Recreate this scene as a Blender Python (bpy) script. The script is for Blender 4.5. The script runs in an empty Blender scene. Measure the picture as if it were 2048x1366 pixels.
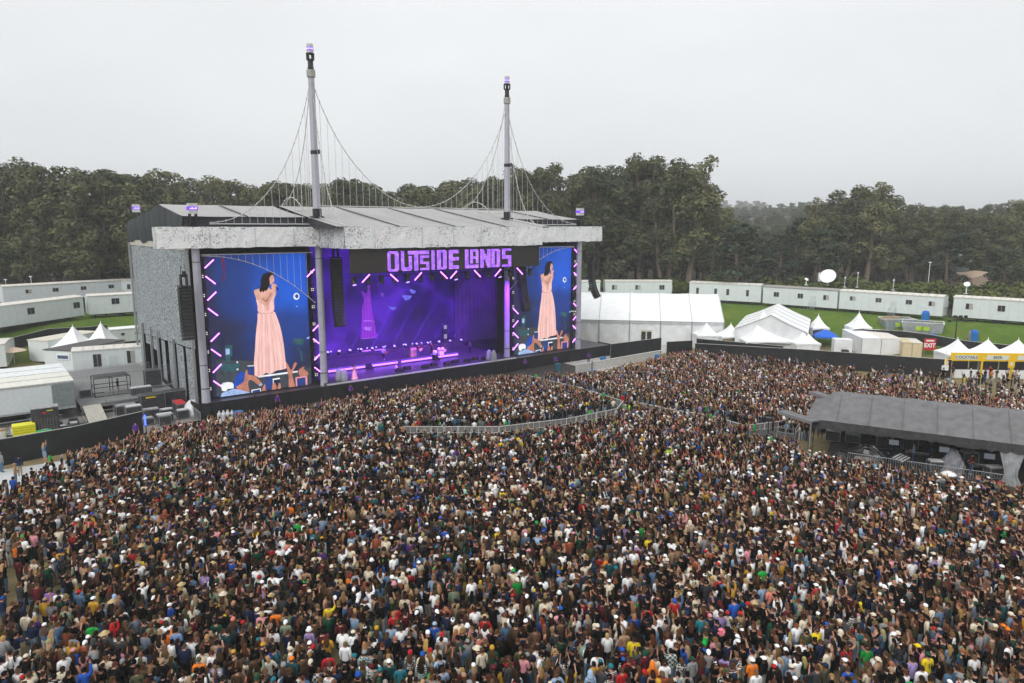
import bpy, bmesh, math, random
import numpy as np
from mathutils import Vector, Matrix
R = math.radians
random.seed(7)
rng = np.random.default_rng(11)
SC = bpy.context.scene
COL = SC.collection

# ---------------------------------------------------------------- camera, world, sun, exposure
CAM_H, PITCH, FPX = 20.0, R(9.3), 1400.0
cam_data = bpy.data.cameras.new('camera')
cam_data.sensor_width = 36.0
cam_data.lens = FPX / 2048 * 36.0
cam_data.clip_start, cam_data.clip_end = 0.5, 9000
cam = bpy.data.objects.new('camera', cam_data)
COL.objects.link(cam)
cam.location = (0, 0, CAM_H)
cam.rotation_euler = (R(90) - PITCH, 0, 0)
SC.camera = cam

SUN_EL, SUN_AZ = R(44), R(208)          # overcast: a broad soft source high behind the camera
w = bpy.data.worlds.new('World')
SC.world = w
w.use_nodes = True
nt = w.node_tree
bg = nt.nodes['Background']
sky = nt.nodes.new('ShaderNodeTexSky')
sky.sky_type = 'NISHITA'
sky.sun_disc = False
sky.sun_elevation, sky.sun_rotation = SUN_EL, SUN_AZ
sky.air_density, sky.dust_density, sky.ozone_density = 1.0, 2.0, 1.0
hs = nt.nodes.new('ShaderNodeHueSaturation')
hs.inputs['Saturation'].default_value = 0.10
nt.links.new(sky.outputs[0], hs.inputs['Color'])
mixw = nt.nodes.new('ShaderNodeMix')
mixw.data_type = 'RGBA'
mixw.inputs[0].default_value = 0.80      # cloud deck: an even pale grey over the clear sky
mixw.inputs[7].default_value = (9.75, 10.0, 10.2, 1)
nt.links.new(hs.outputs[0], mixw.inputs[6])
wtc = nt.nodes.new('ShaderNodeTexCoord')
wsx = nt.nodes.new('ShaderNodeSeparateXYZ'); nt.links.new(wtc.outputs['Generated'], wsx.inputs[0])
wmr = nt.nodes.new('ShaderNodeMapRange')      # an overcast deck is darker towards the horizon
wmr.inputs[1].default_value, wmr.inputs[2].default_value, wmr.inputs[3].default_value, wmr.inputs[4].default_value = 0.0, 0.55, 0.80, 1.08
nt.links.new(wsx.outputs[2], wmr.inputs[0])
wmp = nt.nodes.new('ShaderNodeMapping'); wmp.inputs['Scale'].default_value = (1.6, 1.6, 5.0)
nt.links.new(wtc.outputs['Generated'], wmp.inputs[0])
wnz = nt.nodes.new('ShaderNodeTexNoise'); wnz.inputs['Scale'].default_value = 1.3; wnz.inputs['Detail'].default_value = 5; wnz.inputs['Roughness'].default_value = .5
nt.links.new(wmp.outputs[0], wnz.inputs['Vector'])
wn2 = nt.nodes.new('ShaderNodeMapRange'); wn2.inputs[1].default_value, wn2.inputs[2].default_value, wn2.inputs[3].default_value, wn2.inputs[4].default_value = .3, .7, .945, 1.045
nt.links.new(wnz.outputs['Fac'], wn2.inputs[0])
wml = nt.nodes.new('ShaderNodeMath'); wml.operation = 'MULTIPLY'
nt.links.new(wmr.outputs[0], wml.inputs[0]); nt.links.new(wn2.outputs[0], wml.inputs[1])
wvm = nt.nodes.new('ShaderNodeVectorMath'); wvm.operation = 'SCALE'
nt.links.new(mixw.outputs[2], wvm.inputs[0]); nt.links.new(wml.outputs[0], wvm.inputs['Scale'])
nt.links.new(wvm.outputs[0], bg.inputs[0])
bg.inputs[1].default_value = 0.10

sl = bpy.data.lights.new('sun', 'SUN')
sl.energy, sl.angle, sl.color = 1.5, R(40), (1.0, 0.97, 0.93)
so = bpy.data.objects.new('sun', sl)
COL.objects.link(so)
dv = Vector((math.sin(SUN_AZ) * math.cos(SUN_EL), math.cos(SUN_AZ) * math.cos(SUN_EL), math.sin(SUN_EL)))
so.rotation_euler = dv.to_track_quat('Z', 'Y').to_euler()
SC.view_settings.view_transform = 'Standard'
SC.view_settings.look = 'None'
SC.view_settings.exposure = 0.18
SC.view_settings.gamma = 1.0
SC.cycles.max_bounces = 5
SC.cycles.diffuse_bounces = 3
SC.cycles.transparent_max_bounces = 6
SC.cycles.volume_bounces = 1
SC.cycles.use_denoising = True

# ---------------------------------------------------------------- survey helpers (used to measure positions from the photo)
def G(x, y, z=0.0):
    u, v = (x - 1024) / FPX, (y - 683) / FPX
    t = (CAM_H - z) / (math.sin(PITCH) + v * math.cos(PITCH))
    return Vector((u * t, t * (math.cos(PITCH) - v * math.sin(PITCH)), z))
def AT(x, y, Y):
    u, v = (x - 1024) / FPX, (y - 683) / FPX
    t = Y / (math.cos(PITCH) - v * math.sin(PITCH))
    return Vector((u * t, Y, CAM_H - t * (math.sin(PITCH) + v * math.cos(PITCH))))
SA = math.atan2(0.6150, 0.7885)
S0 = Vector((-32.5, 72.4, 0))
E_S, E_B = Vector((0.7885, 0.6150, 0)), Vector((-0.6150, 0.7885, 0))
def ST(s, b, z=0.0):                     # stage frame (along, back, up) -> world
    return S0 + E_S * s + E_B * b + Vector((0, 0, z))
def on_plane(x, y, b):                   # where a sight line meets the plane b of the stage frame -> (s, z)
    u, v = (x - 1024) / FPX, (y - 683) / FPX
    d = Vector((u, math.cos(PITCH) - v * math.sin(PITCH), -math.sin(PITCH) - v * math.cos(PITCH)))
    o = Vector((0, 0, CAM_H))
    t = (S0 + E_B * b - o).dot(E_B) / d.dot(E_B)
    p = o + d * t
    return ((p - S0).dot(E_S), p.z)

# ---------------------------------------------------------------- objects
def tag(o, label=None, cat=None, group=None, kind=None):
    if label: o['label'] = label
    if cat: o['category'] = cat
    if group: o['group'] = group
    if kind: o['kind'] = kind
    return o
def thing(name, label, cat, loc=(0, 0, 0), rz=0.0, group=None):
    o = bpy.data.objects.new(name, None)
    o.empty_display_size = 0.3
    COL.objects.link(o)
    o.location = loc
    o.rotation_euler = (0, 0, rz)
    return tag(o, label, cat, group, 'thing')
def child(name, mesh, parent, loc=(0, 0, 0), rot=(0, 0, 0), scale=(1, 1, 1)):
    o = bpy.data.objects.new(name, mesh)
    COL.objects.link(o)
    o.parent = parent
    o.location, o.rotation_euler, o.scale = loc, rot, scale
    return o
def copy_tree(o, parent=None):
    c = o.copy()
    COL.objects.link(c)
    if parent is not None: c.parent = parent
    for ch in list(o.children): copy_tree(ch, c)
    return c

class MB:
    def __init__(self):
        self.v, self.f, self.mi, self.m = [], [], [], 0
    def add(self, vs, fs):
        n = len(self.v)
        self.v += [tuple(p) for p in vs]
        for f in fs:
            self.f.append(tuple(i + n for i in f)); self.mi.append(self.m)
        return self
    def poly(self, pts):
        return self.add(pts, [tuple(range(len(pts)))])
    def box(self, c, s, rz=0.0, taper=1.0):
        hx, hy, hz = s[0] / 2, s[1] / 2, s[2] / 2
        ca, sa = math.cos(rz), math.sin(rz)
        vs = []
        for z, k in ((-hz, 1.0), (hz, taper)):
            for x, y in ((-hx, -hy), (hx, -hy), (hx, hy), (-hx, hy)):
                x, y = x * k, y * k
                vs.append((c[0] + x * ca - y * sa, c[1] + x * sa + y * ca, c[2] + z))
        return self.add(vs, [(0, 3, 2, 1), (4, 5, 6, 7), (0, 1, 5, 4), (1, 2, 6, 5), (2, 3, 7, 6), (3, 0, 4, 7)])
    def b2(self, x0, x1, y0, y1, z0, z1):
        return self.box(((x0 + x1) / 2, (y0 + y1) / 2, (z0 + z1) / 2), (x1 - x0, y1 - y0, z1 - z0))
    def tube(self, pts, rad, n=8, cap=True, flat=None):
        pts = [Vector(p) for p in pts]
        if not isinstance(rad, (list, tuple)): rad = [rad] * len(pts)
        vs, fs = [], []
        ref = None
        for i, p in enumerate(pts):
            d = (pts[min(i + 1, len(pts) - 1)] - pts[max(i - 1, 0)])
            if d.length < 1e-9: d = Vector((0, 0, 1))
            d.normalize()
            if ref is None:
                ref = Vector((1, 0, 0)) if abs(d.x) < 0.9 else Vector((0, 1, 0))
            x = (ref - d * ref.dot(d)).normalized()
            ref = x
            y = d.cross(x)
            for k in range(n):
                a = 2 * math.pi * (k + 0.5) / n
                vs.append(p + x * math.cos(a) * rad[i] + y * math.sin(a) * rad[i] * (flat or 1.0))
        for i in range(len(pts) - 1):
            for k in range(n):
                a, b = i * n + k, i * n + (k + 1) % n
                fs.append((a, b, b + n, a + n))
        if cap:
            fs.append(tuple(range(n - 1, -1, -1)))
            fs.append(tuple((len(pts) - 1) * n + k for k in range(n)))
        return self.add(vs, fs)
    def lathe(self, prof, c=(0, 0, 0), n=12, sx=1.0, sy=1.0):
        vs, fs = [], []
        for r, z in prof:
            for k in range(n):
                a = 2 * math.pi * k / n
                vs.append((c[0] + r * math.cos(a) * sx, c[1] + r * math.sin(a) * sy, c[2] + z))
        for i in range(len(prof) - 1):
            for k in range(n):
                a, b = i * n + k, i * n + (k + 1) % n
                fs.append((a, b, b + n, a + n))
        fs.append(tuple(range(n - 1, -1, -1)))
        fs.append(tuple((len(prof) - 1) * n + k for k in range(n)))
        return self.add(vs, fs)
    def ball(self, c, r, n=10, m=6):
        prof = [(r[0] * math.sin(math.pi * (i + .02) / (m + .04)), -r[2] * math.cos(math.pi * i / m)) for i in range(m + 1)]
        return self.lathe(prof, c, n, 1.0, r[1] / r[0])
    def prism(self, outline, axis_vec, off=(0, 0, 0)):
        n = len(outline)
        a = Vector(axis_vec)
        o = Vector(off)
        vs = [Vector(p) + o for p in outline] + [Vector(p) + o + a for p in outline]
        fs = [tuple(range(n - 1, -1, -1)), tuple(range(n, 2 * n))]
        fs += [(i, (i + 1) % n, (i + 1) % n + n, i + n) for i in range(n)]
        return self.add(vs, fs)
    def mesh(self, name, mats, smooth=False):
        me = bpy.data.meshes.new(name)
        me.from_pydata(self.v, [], self.f)
        if not isinstance(mats, (list, tuple)): mats = [mats]
        for m in mats: me.materials.append(m)
        if len(mats) > 1: me.polygons.foreach_set('material_index', self.mi)
        if smooth: me.polygons.foreach_set('use_smooth', [True] * len(me.polygons))
        me.update()
        return me
    def build(self, name, mats, parent=None, loc=(0, 0, 0), rz=0.0, smooth=False):
        o = child(name, self.mesh(name, mats, smooth), parent, loc, (0, 0, rz))
        return o
    def alone(self, name, mats, label, cat, loc=(0, 0, 0), rz=0.0, group=None, kind='thing', smooth=False):
        return tag(self.build(name, mats, None, loc, rz, smooth), label, cat, group, kind)

# ---------------------------------------------------------------- materials
MATS = {}
def mat(name, color, rough=0.6, metal=0.0, var=0.12, scale=3.0, bump=0.0, bscale=20.0, spec=0.3, two=None, thr=None, aniso=None):
    if name in MATS: return MATS[name]
    m = bpy.data.materials.new(name)
    m.use_nodes = True
    t = m.node_tree
    b = t.nodes['Principled BSDF']
    b.inputs['Roughness'].default_value = rough
    b.inputs['Metallic'].default_value = metal
    b.inputs['Specular IOR Level'].default_value = spec
    tc = t.nodes.new('ShaderNodeTexCoord')
    src = tc.outputs['Object']
    if aniso:
        mp = t.nodes.new('ShaderNodeMapping')
        mp.inputs['Scale'].default_value = aniso
        t.links.new(src, mp.inputs[0]); src = mp.outputs[0]
    nz = t.nodes.new('ShaderNodeTexNoise')
    nz.inputs['Scale'].default_value = scale
    nz.inputs['Detail'].default_value = 5
    t.links.new(src, nz.inputs['Vector'])
    rp = t.nodes.new('ShaderNodeValToRGB')
    c2 = two or tuple(min(1, c * (1 + var)) for c in color)
    c1 = color if two else tuple(c * (1 - var) for c in color)
    lo, hi = thr or (0.3, 0.7)
    rp.color_ramp.elements[0].position, rp.color_ramp.elements[1].position = lo, hi
    rp.color_ramp.elements[0].color = (*c1, 1)
    rp.color_ramp.elements[1].color = (*c2, 1)
    t.links.new(nz.outputs['Fac'], rp.inputs[0])
    t.links.new(rp.outputs[0], b.inputs['Base Color'])
    if bump:
        n2 = t.nodes.new('ShaderNodeTexNoise')
        n2.inputs['Scale'].default_value = bscale
        n2.inputs['Detail'].default_value = 4
        t.links.new(src, n2.inputs['Vector'])
        bp = t.nodes.new('ShaderNodeBump')
        bp.inputs['Strength'].default_value = bump
        t.links.new(n2.outputs['Fac'], bp.inputs['Height'])
        t.links.new(bp.outputs[0], b.inputs['Normal'])
    MATS[name] = m
    return m
def glow(name, color, strength):
    if name in MATS: return MATS[name]
    m = bpy.data.materials.new(name)
    m.use_nodes = True
    t = m.node_tree
    b = t.nodes['Principled BSDF']
    b.inputs['Base Color'].default_value = (0.01, 0.01, 0.01, 1)
    b.inputs['Roughness'].default_value = 0.9
    b.inputs['Specular IOR Level'].default_value = 0.1
    b.inputs['Emission Color'].default_value = (*color, 1)
    b.inputs['Emission Strength'].default_value = strength
    MATS[name] = m
    return m
def node_mat(name):
    m = bpy.data.materials.new(name)
    m.use_nodes = True
    MATS[name] = m
    return m, m.node_tree, m.node_tree.nodes['Principled BSDF']

BLACK = mat('black_fabric', (0.014, 0.014, 0.016), 0.8, bump=0.15, bscale=6)
SHEET = mat('black_fence_cloth', (0.018, 0.019, 0.020), 0.7, var=0.3, scale=1.2, bump=0.2, bscale=3, spec=0.2)
STEEL = mat('galvanised_steel', (0.42, 0.43, 0.44), 0.42, 0.7, var=0.15, scale=8)
DARKST = mat('dark_steel', (0.035, 0.036, 0.04), 0.45, 0.5)
WHITE = mat('white_vinyl', (0.84, 0.85, 0.86), 0.45, var=0.05, scale=0.7, bump=0.05, bscale=1.5)
OFFWH = mat('white_fabric_wall', (0.74, 0.76, 0.77), 0.6, var=0.08, scale=0.8, bump=0.25, bscale=1.2)
TRAIL = mat('trailer_siding', (0.64, 0.69, 0.69), 0.5, var=0.05, scale=1.0)
TROOF = mat('trailer_roof', (0.66, 0.63, 0.58), 0.6, var=0.15, scale=1.5)
GLASS = mat('window_glass', (0.03, 0.035, 0.04), 0.08, spec=0.6, var=0.3, scale=2)
BLIND = mat('window_blind', (0.38, 0.36, 0.33), 0.5, var=0.2, scale=4)
YELLOW = mat('yellow_paint', (0.78, 0.50, 0.012), 0.5, var=0.06)
LIMEY = mat('yellow_plastic', (0.72, 0.68, 0.02), 0.5, var=0.06)
BLUEC = mat('blue_canopy', (0.018, 0.13, 0.62), 0.55, var=0.1, bump=0.1)
BLUEP = mat('blue_plastic', (0.015, 0.16, 0.45), 0.4, var=0.1)
WOOD = mat('pale_wood', (0.42, 0.30, 0.17), 0.7, var=0.2, scale=6, aniso=(1, 12, 12))
CONC = mat('concrete', (0.44, 0.43, 0.41), 0.85, var=0.18, scale=1.5, bump=0.1)
CASE = mat('flight_case_panel', (0.045, 0.045, 0.05), 0.5, var=0.4, scale=4)
GREENP = mat('green_plastic', (0.02, 0.30, 0.09), 0.5)
RED = mat('red_paint', (0.50, 0.025, 0.03), 0.5, var=0.08)
BEIGE = mat('beige_steel', (0.62, 0.53, 0.34), 0.6, var=0.08)
RUBBER = mat('tyre_rubber', (0.02, 0.02, 0.02), 0.8)
COLF = mat('lilac_grey_fabric', (0.40, 0.40, 0.46), 0.6, var=0.08, scale=2, bump=0.2, bscale=5)
GREYC = mat('grey_canopy', (0.145, 0.142, 0.147), 0.6, var=0.2, scale=1.6, bump=0.25, bscale=1.3, two=None)
LAMPW = mat('white_lamp_housing', (0.55, 0.55, 0.56), 0.5)
CABLE = mat('white_cable', (0.50, 0.50, 0.49), 0.5, var=0.15, scale=4)
PURPLE = glow('purple_tube_light', (0.62, 0.16, 1.0), 5.0)
PURPLED = glow('purple_display', (0.22, 0.07, 0.95), 1.0)
PURPLEW = glow('white_violet_display', (0.80, 0.66, 1.0), 1.3)
LENS = glow('lit_violet_lens', (0.45, 0.28, 1.0), 2.2)
STRIP = glow('violet_led_strip', (0.36, 0.12, 1.0), 3.5)

def text_mesh(name, s, size, m, depth=0.01, bold=0.0):
    cu = bpy.data.curves.new(name, 'FONT')
    cu.body, cu.size, cu.extrude = s, size, depth
    cu.align_x, cu.align_y = 'CENTER', 'CENTER'
    cu.offset = bold
    o = bpy.data.objects.new(name, cu)
    COL.objects.link(o)
    me = bpy.data.meshes.new_from_object(o.evaluated_get(bpy.context.evaluated_depsgraph_get()))
    bpy.data.objects.remove(o)
    me.materials.clear(); me.materials.append(m)
    return me
# ---------------------------------------------------------------- terrain
RIM = np.array([(-150, 20), (-112, 70), (-85, 100), (-74, 117), (-66.5, 125), (-45, 140), (0, 147), (34, 142.5), (48, 137),
                (58, 126.5), (70.5, 115.5), (80, 108.5), (110, 85), (150, 40)], float)
def rim_dist(P):                          # metres beyond the top edge of the grass bank (negative: inside the arena)
    P = np.asarray(P, float).reshape(-1, 2)
    best = np.full(len(P), 1e9)
    for a, b in zip(RIM[:-1], RIM[1:]):
        ab = b - a
        t = np.clip(((P - a) @ ab) / (ab @ ab), 0, 1)
        best = np.minimum(best, np.hypot(*(P - (a + t[:, None] * ab)).T))
    ang = np.zeros(len(P), bool)
    poly = np.vstack([RIM, [(150, -200), (-150, -200)]])
    x, y = P.T
    for i in range(len(poly)):
        (x1, y1), (x2, y2) = poly[i], poly[(i + 1) % len(poly)]
        c = ((y1 > y) != (y2 > y))
        with np.errstate(divide='ignore', invalid='ignore'):
            ang ^= c & (x < (x2 - x1) * (y - y1) / ((y2 - y1) if y2 != y1 else 1e-9) + x1)
    return np.where(ang, -best, best)
def height(P):
    P = np.asarray(P, float).reshape(-1, 2)
    d = rim_dist(P)
    s = np.clip((d + 13) / 13, 0, 1)
    h = 4.4 * s * s * (3 - 2 * s)
    x, y = P.T
    far = np.clip((np.hypot(x, y) - 190) / 420, 0, 1)
    h = h + far * far * (3 - 2 * far) * 12 * np.clip((y - 40) / 120, 0, 1)
    fh = np.clip((np.hypot(x, y) - 800) / 700, 0, 1)
    h = h + 0 * fh * np.clip((y - 40) / 120, 0, 1)
    hr = np.clip((x - 85) / 160, 0, 1) * np.clip((y - 150) / 120, 0, 1)      # the wooded rise on the right
    h = h + 12 * hr
    h = h + 0.12 * np.sin(x * .13 + 1) * np.sin(y * .11) * (d > -12)
    return h
def hz(x, y): return float(height([(x, y)])[0])
def GT(x, y, dz=0.0):                     # where a sight line meets the terrain
    u, v = (x - 1024) / FPX, (y - 683) / FPX
    dx = np.array([u, math.cos(PITCH) - v * math.sin(PITCH), -math.sin(PITCH) - v * math.cos(PITCH)])
    t = np.arange(20, 600, 0.25)
    p = dx * t[:, None] + np.array([0, 0, CAM_H])
    below = np.nonzero(p[:, 2] <= height(p[:, :2]) + dz)[0]
    return Vector(p[below[0]]) if len(below) else Vector(p[-1])

def axis(lo, hi, step, far):
    a = list(np.arange(lo, hi + .01, step))
    d = step
    x = hi
    while x < far: d *= 1.35; x += d; a.append(x)
    d = step; x = lo
    while x > -far: d *= 1.35; x -= d; a.insert(0, x)
    return np.array(a)
gx, gy = axis(-130, 150, 2.0, 3500), axis(-40, 190, 2.0, 3500)
XX, YY = np.meshgrid(gx, gy)
ZZ = height(np.stack([XX.ravel(), YY.ravel()], 1))
vs = np.stack([XX.ravel(), YY.ravel(), ZZ], 1)
nx, ny = len(gx), len(gy)
ii = np.arange((ny - 1) * (nx - 1)); r_, c_ = ii // (nx - 1), ii % (nx - 1)
a_ = r_ * nx + c_
me = bpy.data.meshes.new('ground')
me.from_pydata(vs.tolist(), [], np.stack([a_, a_ + 1, a_ + 1 + nx, a_ + nx], 1).tolist())
me.polygons.foreach_set('use_smooth', [True] * len(me.polygons))
gm, t, b = node_mat('park_ground')
b.inputs['Roughness'].default_value = 0.95
b.inputs['Specular IOR Level'].default_value = 0.1
geo = t.nodes.new('ShaderNodeNewGeometry')
sx = t.nodes.new('ShaderNodeSeparateXYZ')
t.links.new(geo.outputs['Position'], sx.inputs[0])
def noise(scale, detail=6, rough=.6):
    n = t.nodes.new('ShaderNodeTexNoise')
    n.inputs['Scale'].default_value, n.inputs['Detail'].default_value, n.inputs['Roughness'].default_value = scale, detail, rough
    t.links.new(geo.outputs['Position'], n.inputs['Vector'])
    return n
def ramp(src, stops):
    r = t.nodes.new('ShaderNodeValToRGB')
    for i, (p, c) in enumerate(stops):
        e = r.color_ramp.elements[i] if i < 2 else r.color_ramp.elements.new(p)
        e.position, e.color = p, (*c, 1)
    t.links.new(src, r.inputs[0])
    return r
grass = ramp(noise(.22, 8, .68).outputs['Fac'], [(.28, (.055, .095, .016)), (.5, (.085, .145, .02)), (.66, (.125, .165, .03)), (.8, (.20, .17, .08))])
dirt = ramp(noise(.5, 7).outputs['Fac'], [(.3, (.16, .125, .07)), (.52, (.24, .19, .10)), (.72, (.20, .18, .08))])
mx = t.nodes.new('ShaderNodeMix'); mx.data_type = 'RGBA'
mr = t.nodes.new('ShaderNodeMapRange')
mr.inputs[1].default_value, mr.inputs[2].default_value = 0.02, 0.5
nzv = noise(.3, 4)
ad = t.nodes.new('ShaderNodeMath'); ad.operation = 'MULTIPLY_ADD'
ad.inputs[1].default_value, ad.inputs[2].default_value = 0.6, -0.3
t.links.new(nzv.outputs['Fac'], ad.inputs[0])
a2 = t.nodes.new('ShaderNodeMath'); a2.operation = 'ADD'
t.links.new(sx.outputs[2], a2.inputs[0]); t.links.new(ad.outputs[0], a2.inputs[1])
t.links.new(a2.outputs[0], mr.inputs[0])
t.links.new(mr.outputs[0], mx.inputs[0])
t.links.new(dirt.outputs[0], mx.inputs[6]); t.links.new(grass.outputs[0], mx.inputs[7])
wd = t.nodes.new('ShaderNodeAttribute'); wd.attribute_name = 'wood'
litter = ramp(noise(.35, 7).outputs['Fac'], [(.3, (.020, .018, .011)), (.6, (.045, .036, .022))])
m2 = t.nodes.new('ShaderNodeMix'); m2.data_type = 'RGBA'
t.links.new(wd.outputs['Fac'], m2.inputs[0]); t.links.new(mx.outputs[2], m2.inputs[6]); t.links.new(litter.outputs[0], m2.inputs[7])
t.links.new(m2.outputs[2], b.inputs['Base Color'])
wa = me.attributes.new('wood', 'FLOAT', 'POINT')
wa.data.foreach_set('value', np.clip((rim_dist(vs[:, :2]) - 9) / 5, 0, 1).astype(np.float32))
bp = t.nodes.new('ShaderNodeBump'); bp.inputs['Strength'].default_value = .6
t.links.new(noise(6, 4).outputs['Fac'], bp.inputs['Height']); t.links.new(bp.outputs[0], b.inputs['Normal'])
me.materials.append(gm)
ground = bpy.data.objects.new('ground', me); COL.objects.link(ground); ground['kind'] = 'structure'

def sheet(name, pts, m, z=0.004, label=None):
    mb = MB(); mb.poly([(p[0], p[1], z) for p in pts])
    o = mb.build(name, m); o['kind'] = 'structure'
    return o
# white portable flooring along the fence on the left, tarmac yard behind it
FLOORM = mat('white_floor_panels', (0.50, 0.51, 0.51), 0.6, var=0.12, scale=.8)
sheet('portable_flooring', [(-46, 44), (-33.5, 44), (-35.2, 58.5), (-38.2, 58.6), (-43.6, 55.2)], FLOORM, .004)
YARD = mat('yard_tarmac', (0.20, 0.195, 0.185), 0.9, var=0.25, scale=.6, bump=.2)
sheet('service_yard', [ST(-34, -1), ST(1, -3), ST(1, 33), ST(-34, 33)], YARD, .004)
sheet('pit_paving', [ST(50, -9), ST(75, -3.4), ST(73, 6), ST(56, 0), ST(50, -1)], CONC, .004)
sheet('pit_matting', [ST(-4, -1), ST(-4, -14), ST(49.98, -14), ST(49.98, -1)], mat('dark_pit_matting', (.05, .048, .045), .8, var=.3, scale=1.0), .004)
# ---------------------------------------------------------------- the stage (stage frame: x along the front, y back, z up)
def speckle(name, base, dark, flecks, cell=5.0, thr=.36, patch=None, grid=0.0):
    m, t, b = node_mat(name)
    b.inputs['Roughness'].default_value = .55
    tc = t.nodes.new('ShaderNodeTexCoord')
    def N(kind, **k):
        n = t.nodes.new(kind)
        for a, v in k.items(): n.inputs[a].default_value = v
        return n
    vo = N('ShaderNodeTexVoronoi', Scale=cell)
    t.links.new(tc.outputs['Object'], vo.inputs['Vector'])
    nz = N('ShaderNodeTexNoise', Scale=cell * 1.1, Detail=3, Roughness=.7)
    t.links.new(tc.outputs['Object'], nz.inputs['Vector'])
    r1 = t.nodes.new('ShaderNodeValToRGB')
    r1.color_ramp.elements[0].position, r1.color_ramp.elements[1].position = thr, thr + .13
    r1.color_ramp.elements[0].color, r1.color_ramp.elements[1].color = (*dark, 1), (*base, 1)
    src = nz.outputs['Fac']
    if patch:                              # worn patches where the print is darker
        pn = N('ShaderNodeTexNoise', Scale=patch, Detail=4)
        t.links.new(tc.outputs['Object'], pn.inputs['Vector'])
        ma = t.nodes.new('ShaderNodeMath'); ma.operation = 'MULTIPLY_ADD'
        ma.inputs[1].default_value, ma.inputs[2].default_value = .55, -.27
        t.links.new(pn.outputs['Fac'], ma.inputs[0])
        ad = t.nodes.new('ShaderNodeMath'); ad.operation = 'ADD'
        t.links.new(src, ad.inputs[0]); t.links.new(ma.outputs[0], ad.inputs[1]); src = ad.outputs[0]
    t.links.new(src, r1.inputs[0])
    hs = t.nodes.new('ShaderNodeHueSaturation'); hs.inputs['Saturation'].default_value = flecks; hs.inputs['Value'].default_value = 1.0
    t.links.new(vo.outputs['Color'], hs.inputs['Color'])
    mi = t.nodes.new('ShaderNodeMix'); mi.data_type = 'RGBA'; mi.blend_type = 'MULTIPLY'
    mi.inputs[0].default_value = .20
    t.links.new(r1.outputs[0], mi.inputs[6]); t.links.new(hs.outputs[0], mi.inputs[7])
    t.links.new(mi.outputs[2], b.inputs['Base Color'])
    return m
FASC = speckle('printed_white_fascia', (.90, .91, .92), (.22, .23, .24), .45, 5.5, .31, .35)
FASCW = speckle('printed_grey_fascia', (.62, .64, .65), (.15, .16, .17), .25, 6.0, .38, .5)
SCRIM = speckle('printed_side_scrim', (.42, .46, .49), (.09, .105, .12), .35, 4.6, .43)
ROOFM = mat('stage_roof_tarp', (.35, .338, .335), .5, var=.10, scale=.35, bump=.12, bscale=.9, aniso=(1.6, .35, 1))
GABLE = mat('dark_gable_mesh', (.022, .030, .034), .6, var=.6, scale=.7, aniso=(1, 2.2, .12), bump=.3, bscale=1.2)
INSIDE = mat('stage_blackout', (.012, .011, .014), .85, bump=.1)
DECKM = mat('stage_deck_floor', (.055, .05, .06), .32, var=.25, scale=1.2, spec=.5)

stage = thing('concert_stage', 'huge festival stage with white printed fascia and pale grey roof', 'stage', S0, SA)
W = 54.0
# ---- decks, platform skirts
mb = MB()
mb.b2(13.0, 41.0, -1.2, 14.6, 0, 1.95); mb.b2(-.2, 12.99, -.9, 26, 0, 1.6); mb.b2(41.01, 60.5, -.9, 9, 0, 1.6)
mb.build('deck', DECKM, stage)
def drape(parent, name, m, pts, z0, z1, wob=.12, step=.25, seed=0, sag=0.0):
    rr = random.Random(seed)
    mb = MB(); cols = []
    for (x0, y0), (x1, y1) in zip(pts[:-1], pts[1:]):
        L = math.hypot(x1 - x0, y1 - y0); n = max(2, int(L / step))
        for i in range(n + (1 if (x1, y1) == pts[-1] else 0)):
            u = i / n
            nx_, ny_ = (y1 - y0) / L, -(x1 - x0) / L
            o = wob * (math.sin(i * 1.9 + rr.random()) * .6 + rr.uniform(-.4, .4))
            cols.append((x0 + (x1 - x0) * u, y0 + (y1 - y0) * u, nx_ * o, ny_ * o, rr.uniform(-sag, sag)))
    vs, fs = [], []
    K = 5
    for (x, y, ox, oy, dz) in cols:
        for k in range(K):
            q = 1 - k / (K - 1)
            vs.append((x + ox * q, y + oy * q, z0 + (z1 - z0) * k / (K - 1) + dz * q))
    for i in range(len(cols) - 1):
        for k in range(K - 1):
            a = i * K + k
            fs.append((a, a + K, a + K + 1, a + 1))
    mb.add(vs, fs)
    return mb.build(name, m, parent, smooth=True)
drape(stage, 'skirt', BLACK, [(-1.2, 1.5), (-1.0, -1.1), (12.6, -1.2), (13.0, -1.5), (41, -1.5), (41.2, -1.1), (60.6, -1.1), (60.7, 2.5)], 0, 1.72, .16, seed=2)
mb = MB(); mb.b2(13.0, 41.0, -1.32, -1.205, 1.78, 1.96)
mb.build('deck_edge', LAMPW, stage)
# ---- columns
for s in (0.0, 13.2, 40.3, 54.0):
    mb = MB()
    mb.tube([(s, 0, 1.6), (s, 0, 2.2), (s, 0, 4.3), (s, 0, 17.85)], [.46, .43, .39, .39], 10, True)
    mb.m = 1
    for z in (3.1, 16.4, 5.6): mb.tube([(s, 0, z), (s, 0, z + .07)], .47 if z < 4 else .405, 10)
    mb.build('column', [COLF, DARKST], stage, smooth=False)
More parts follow.
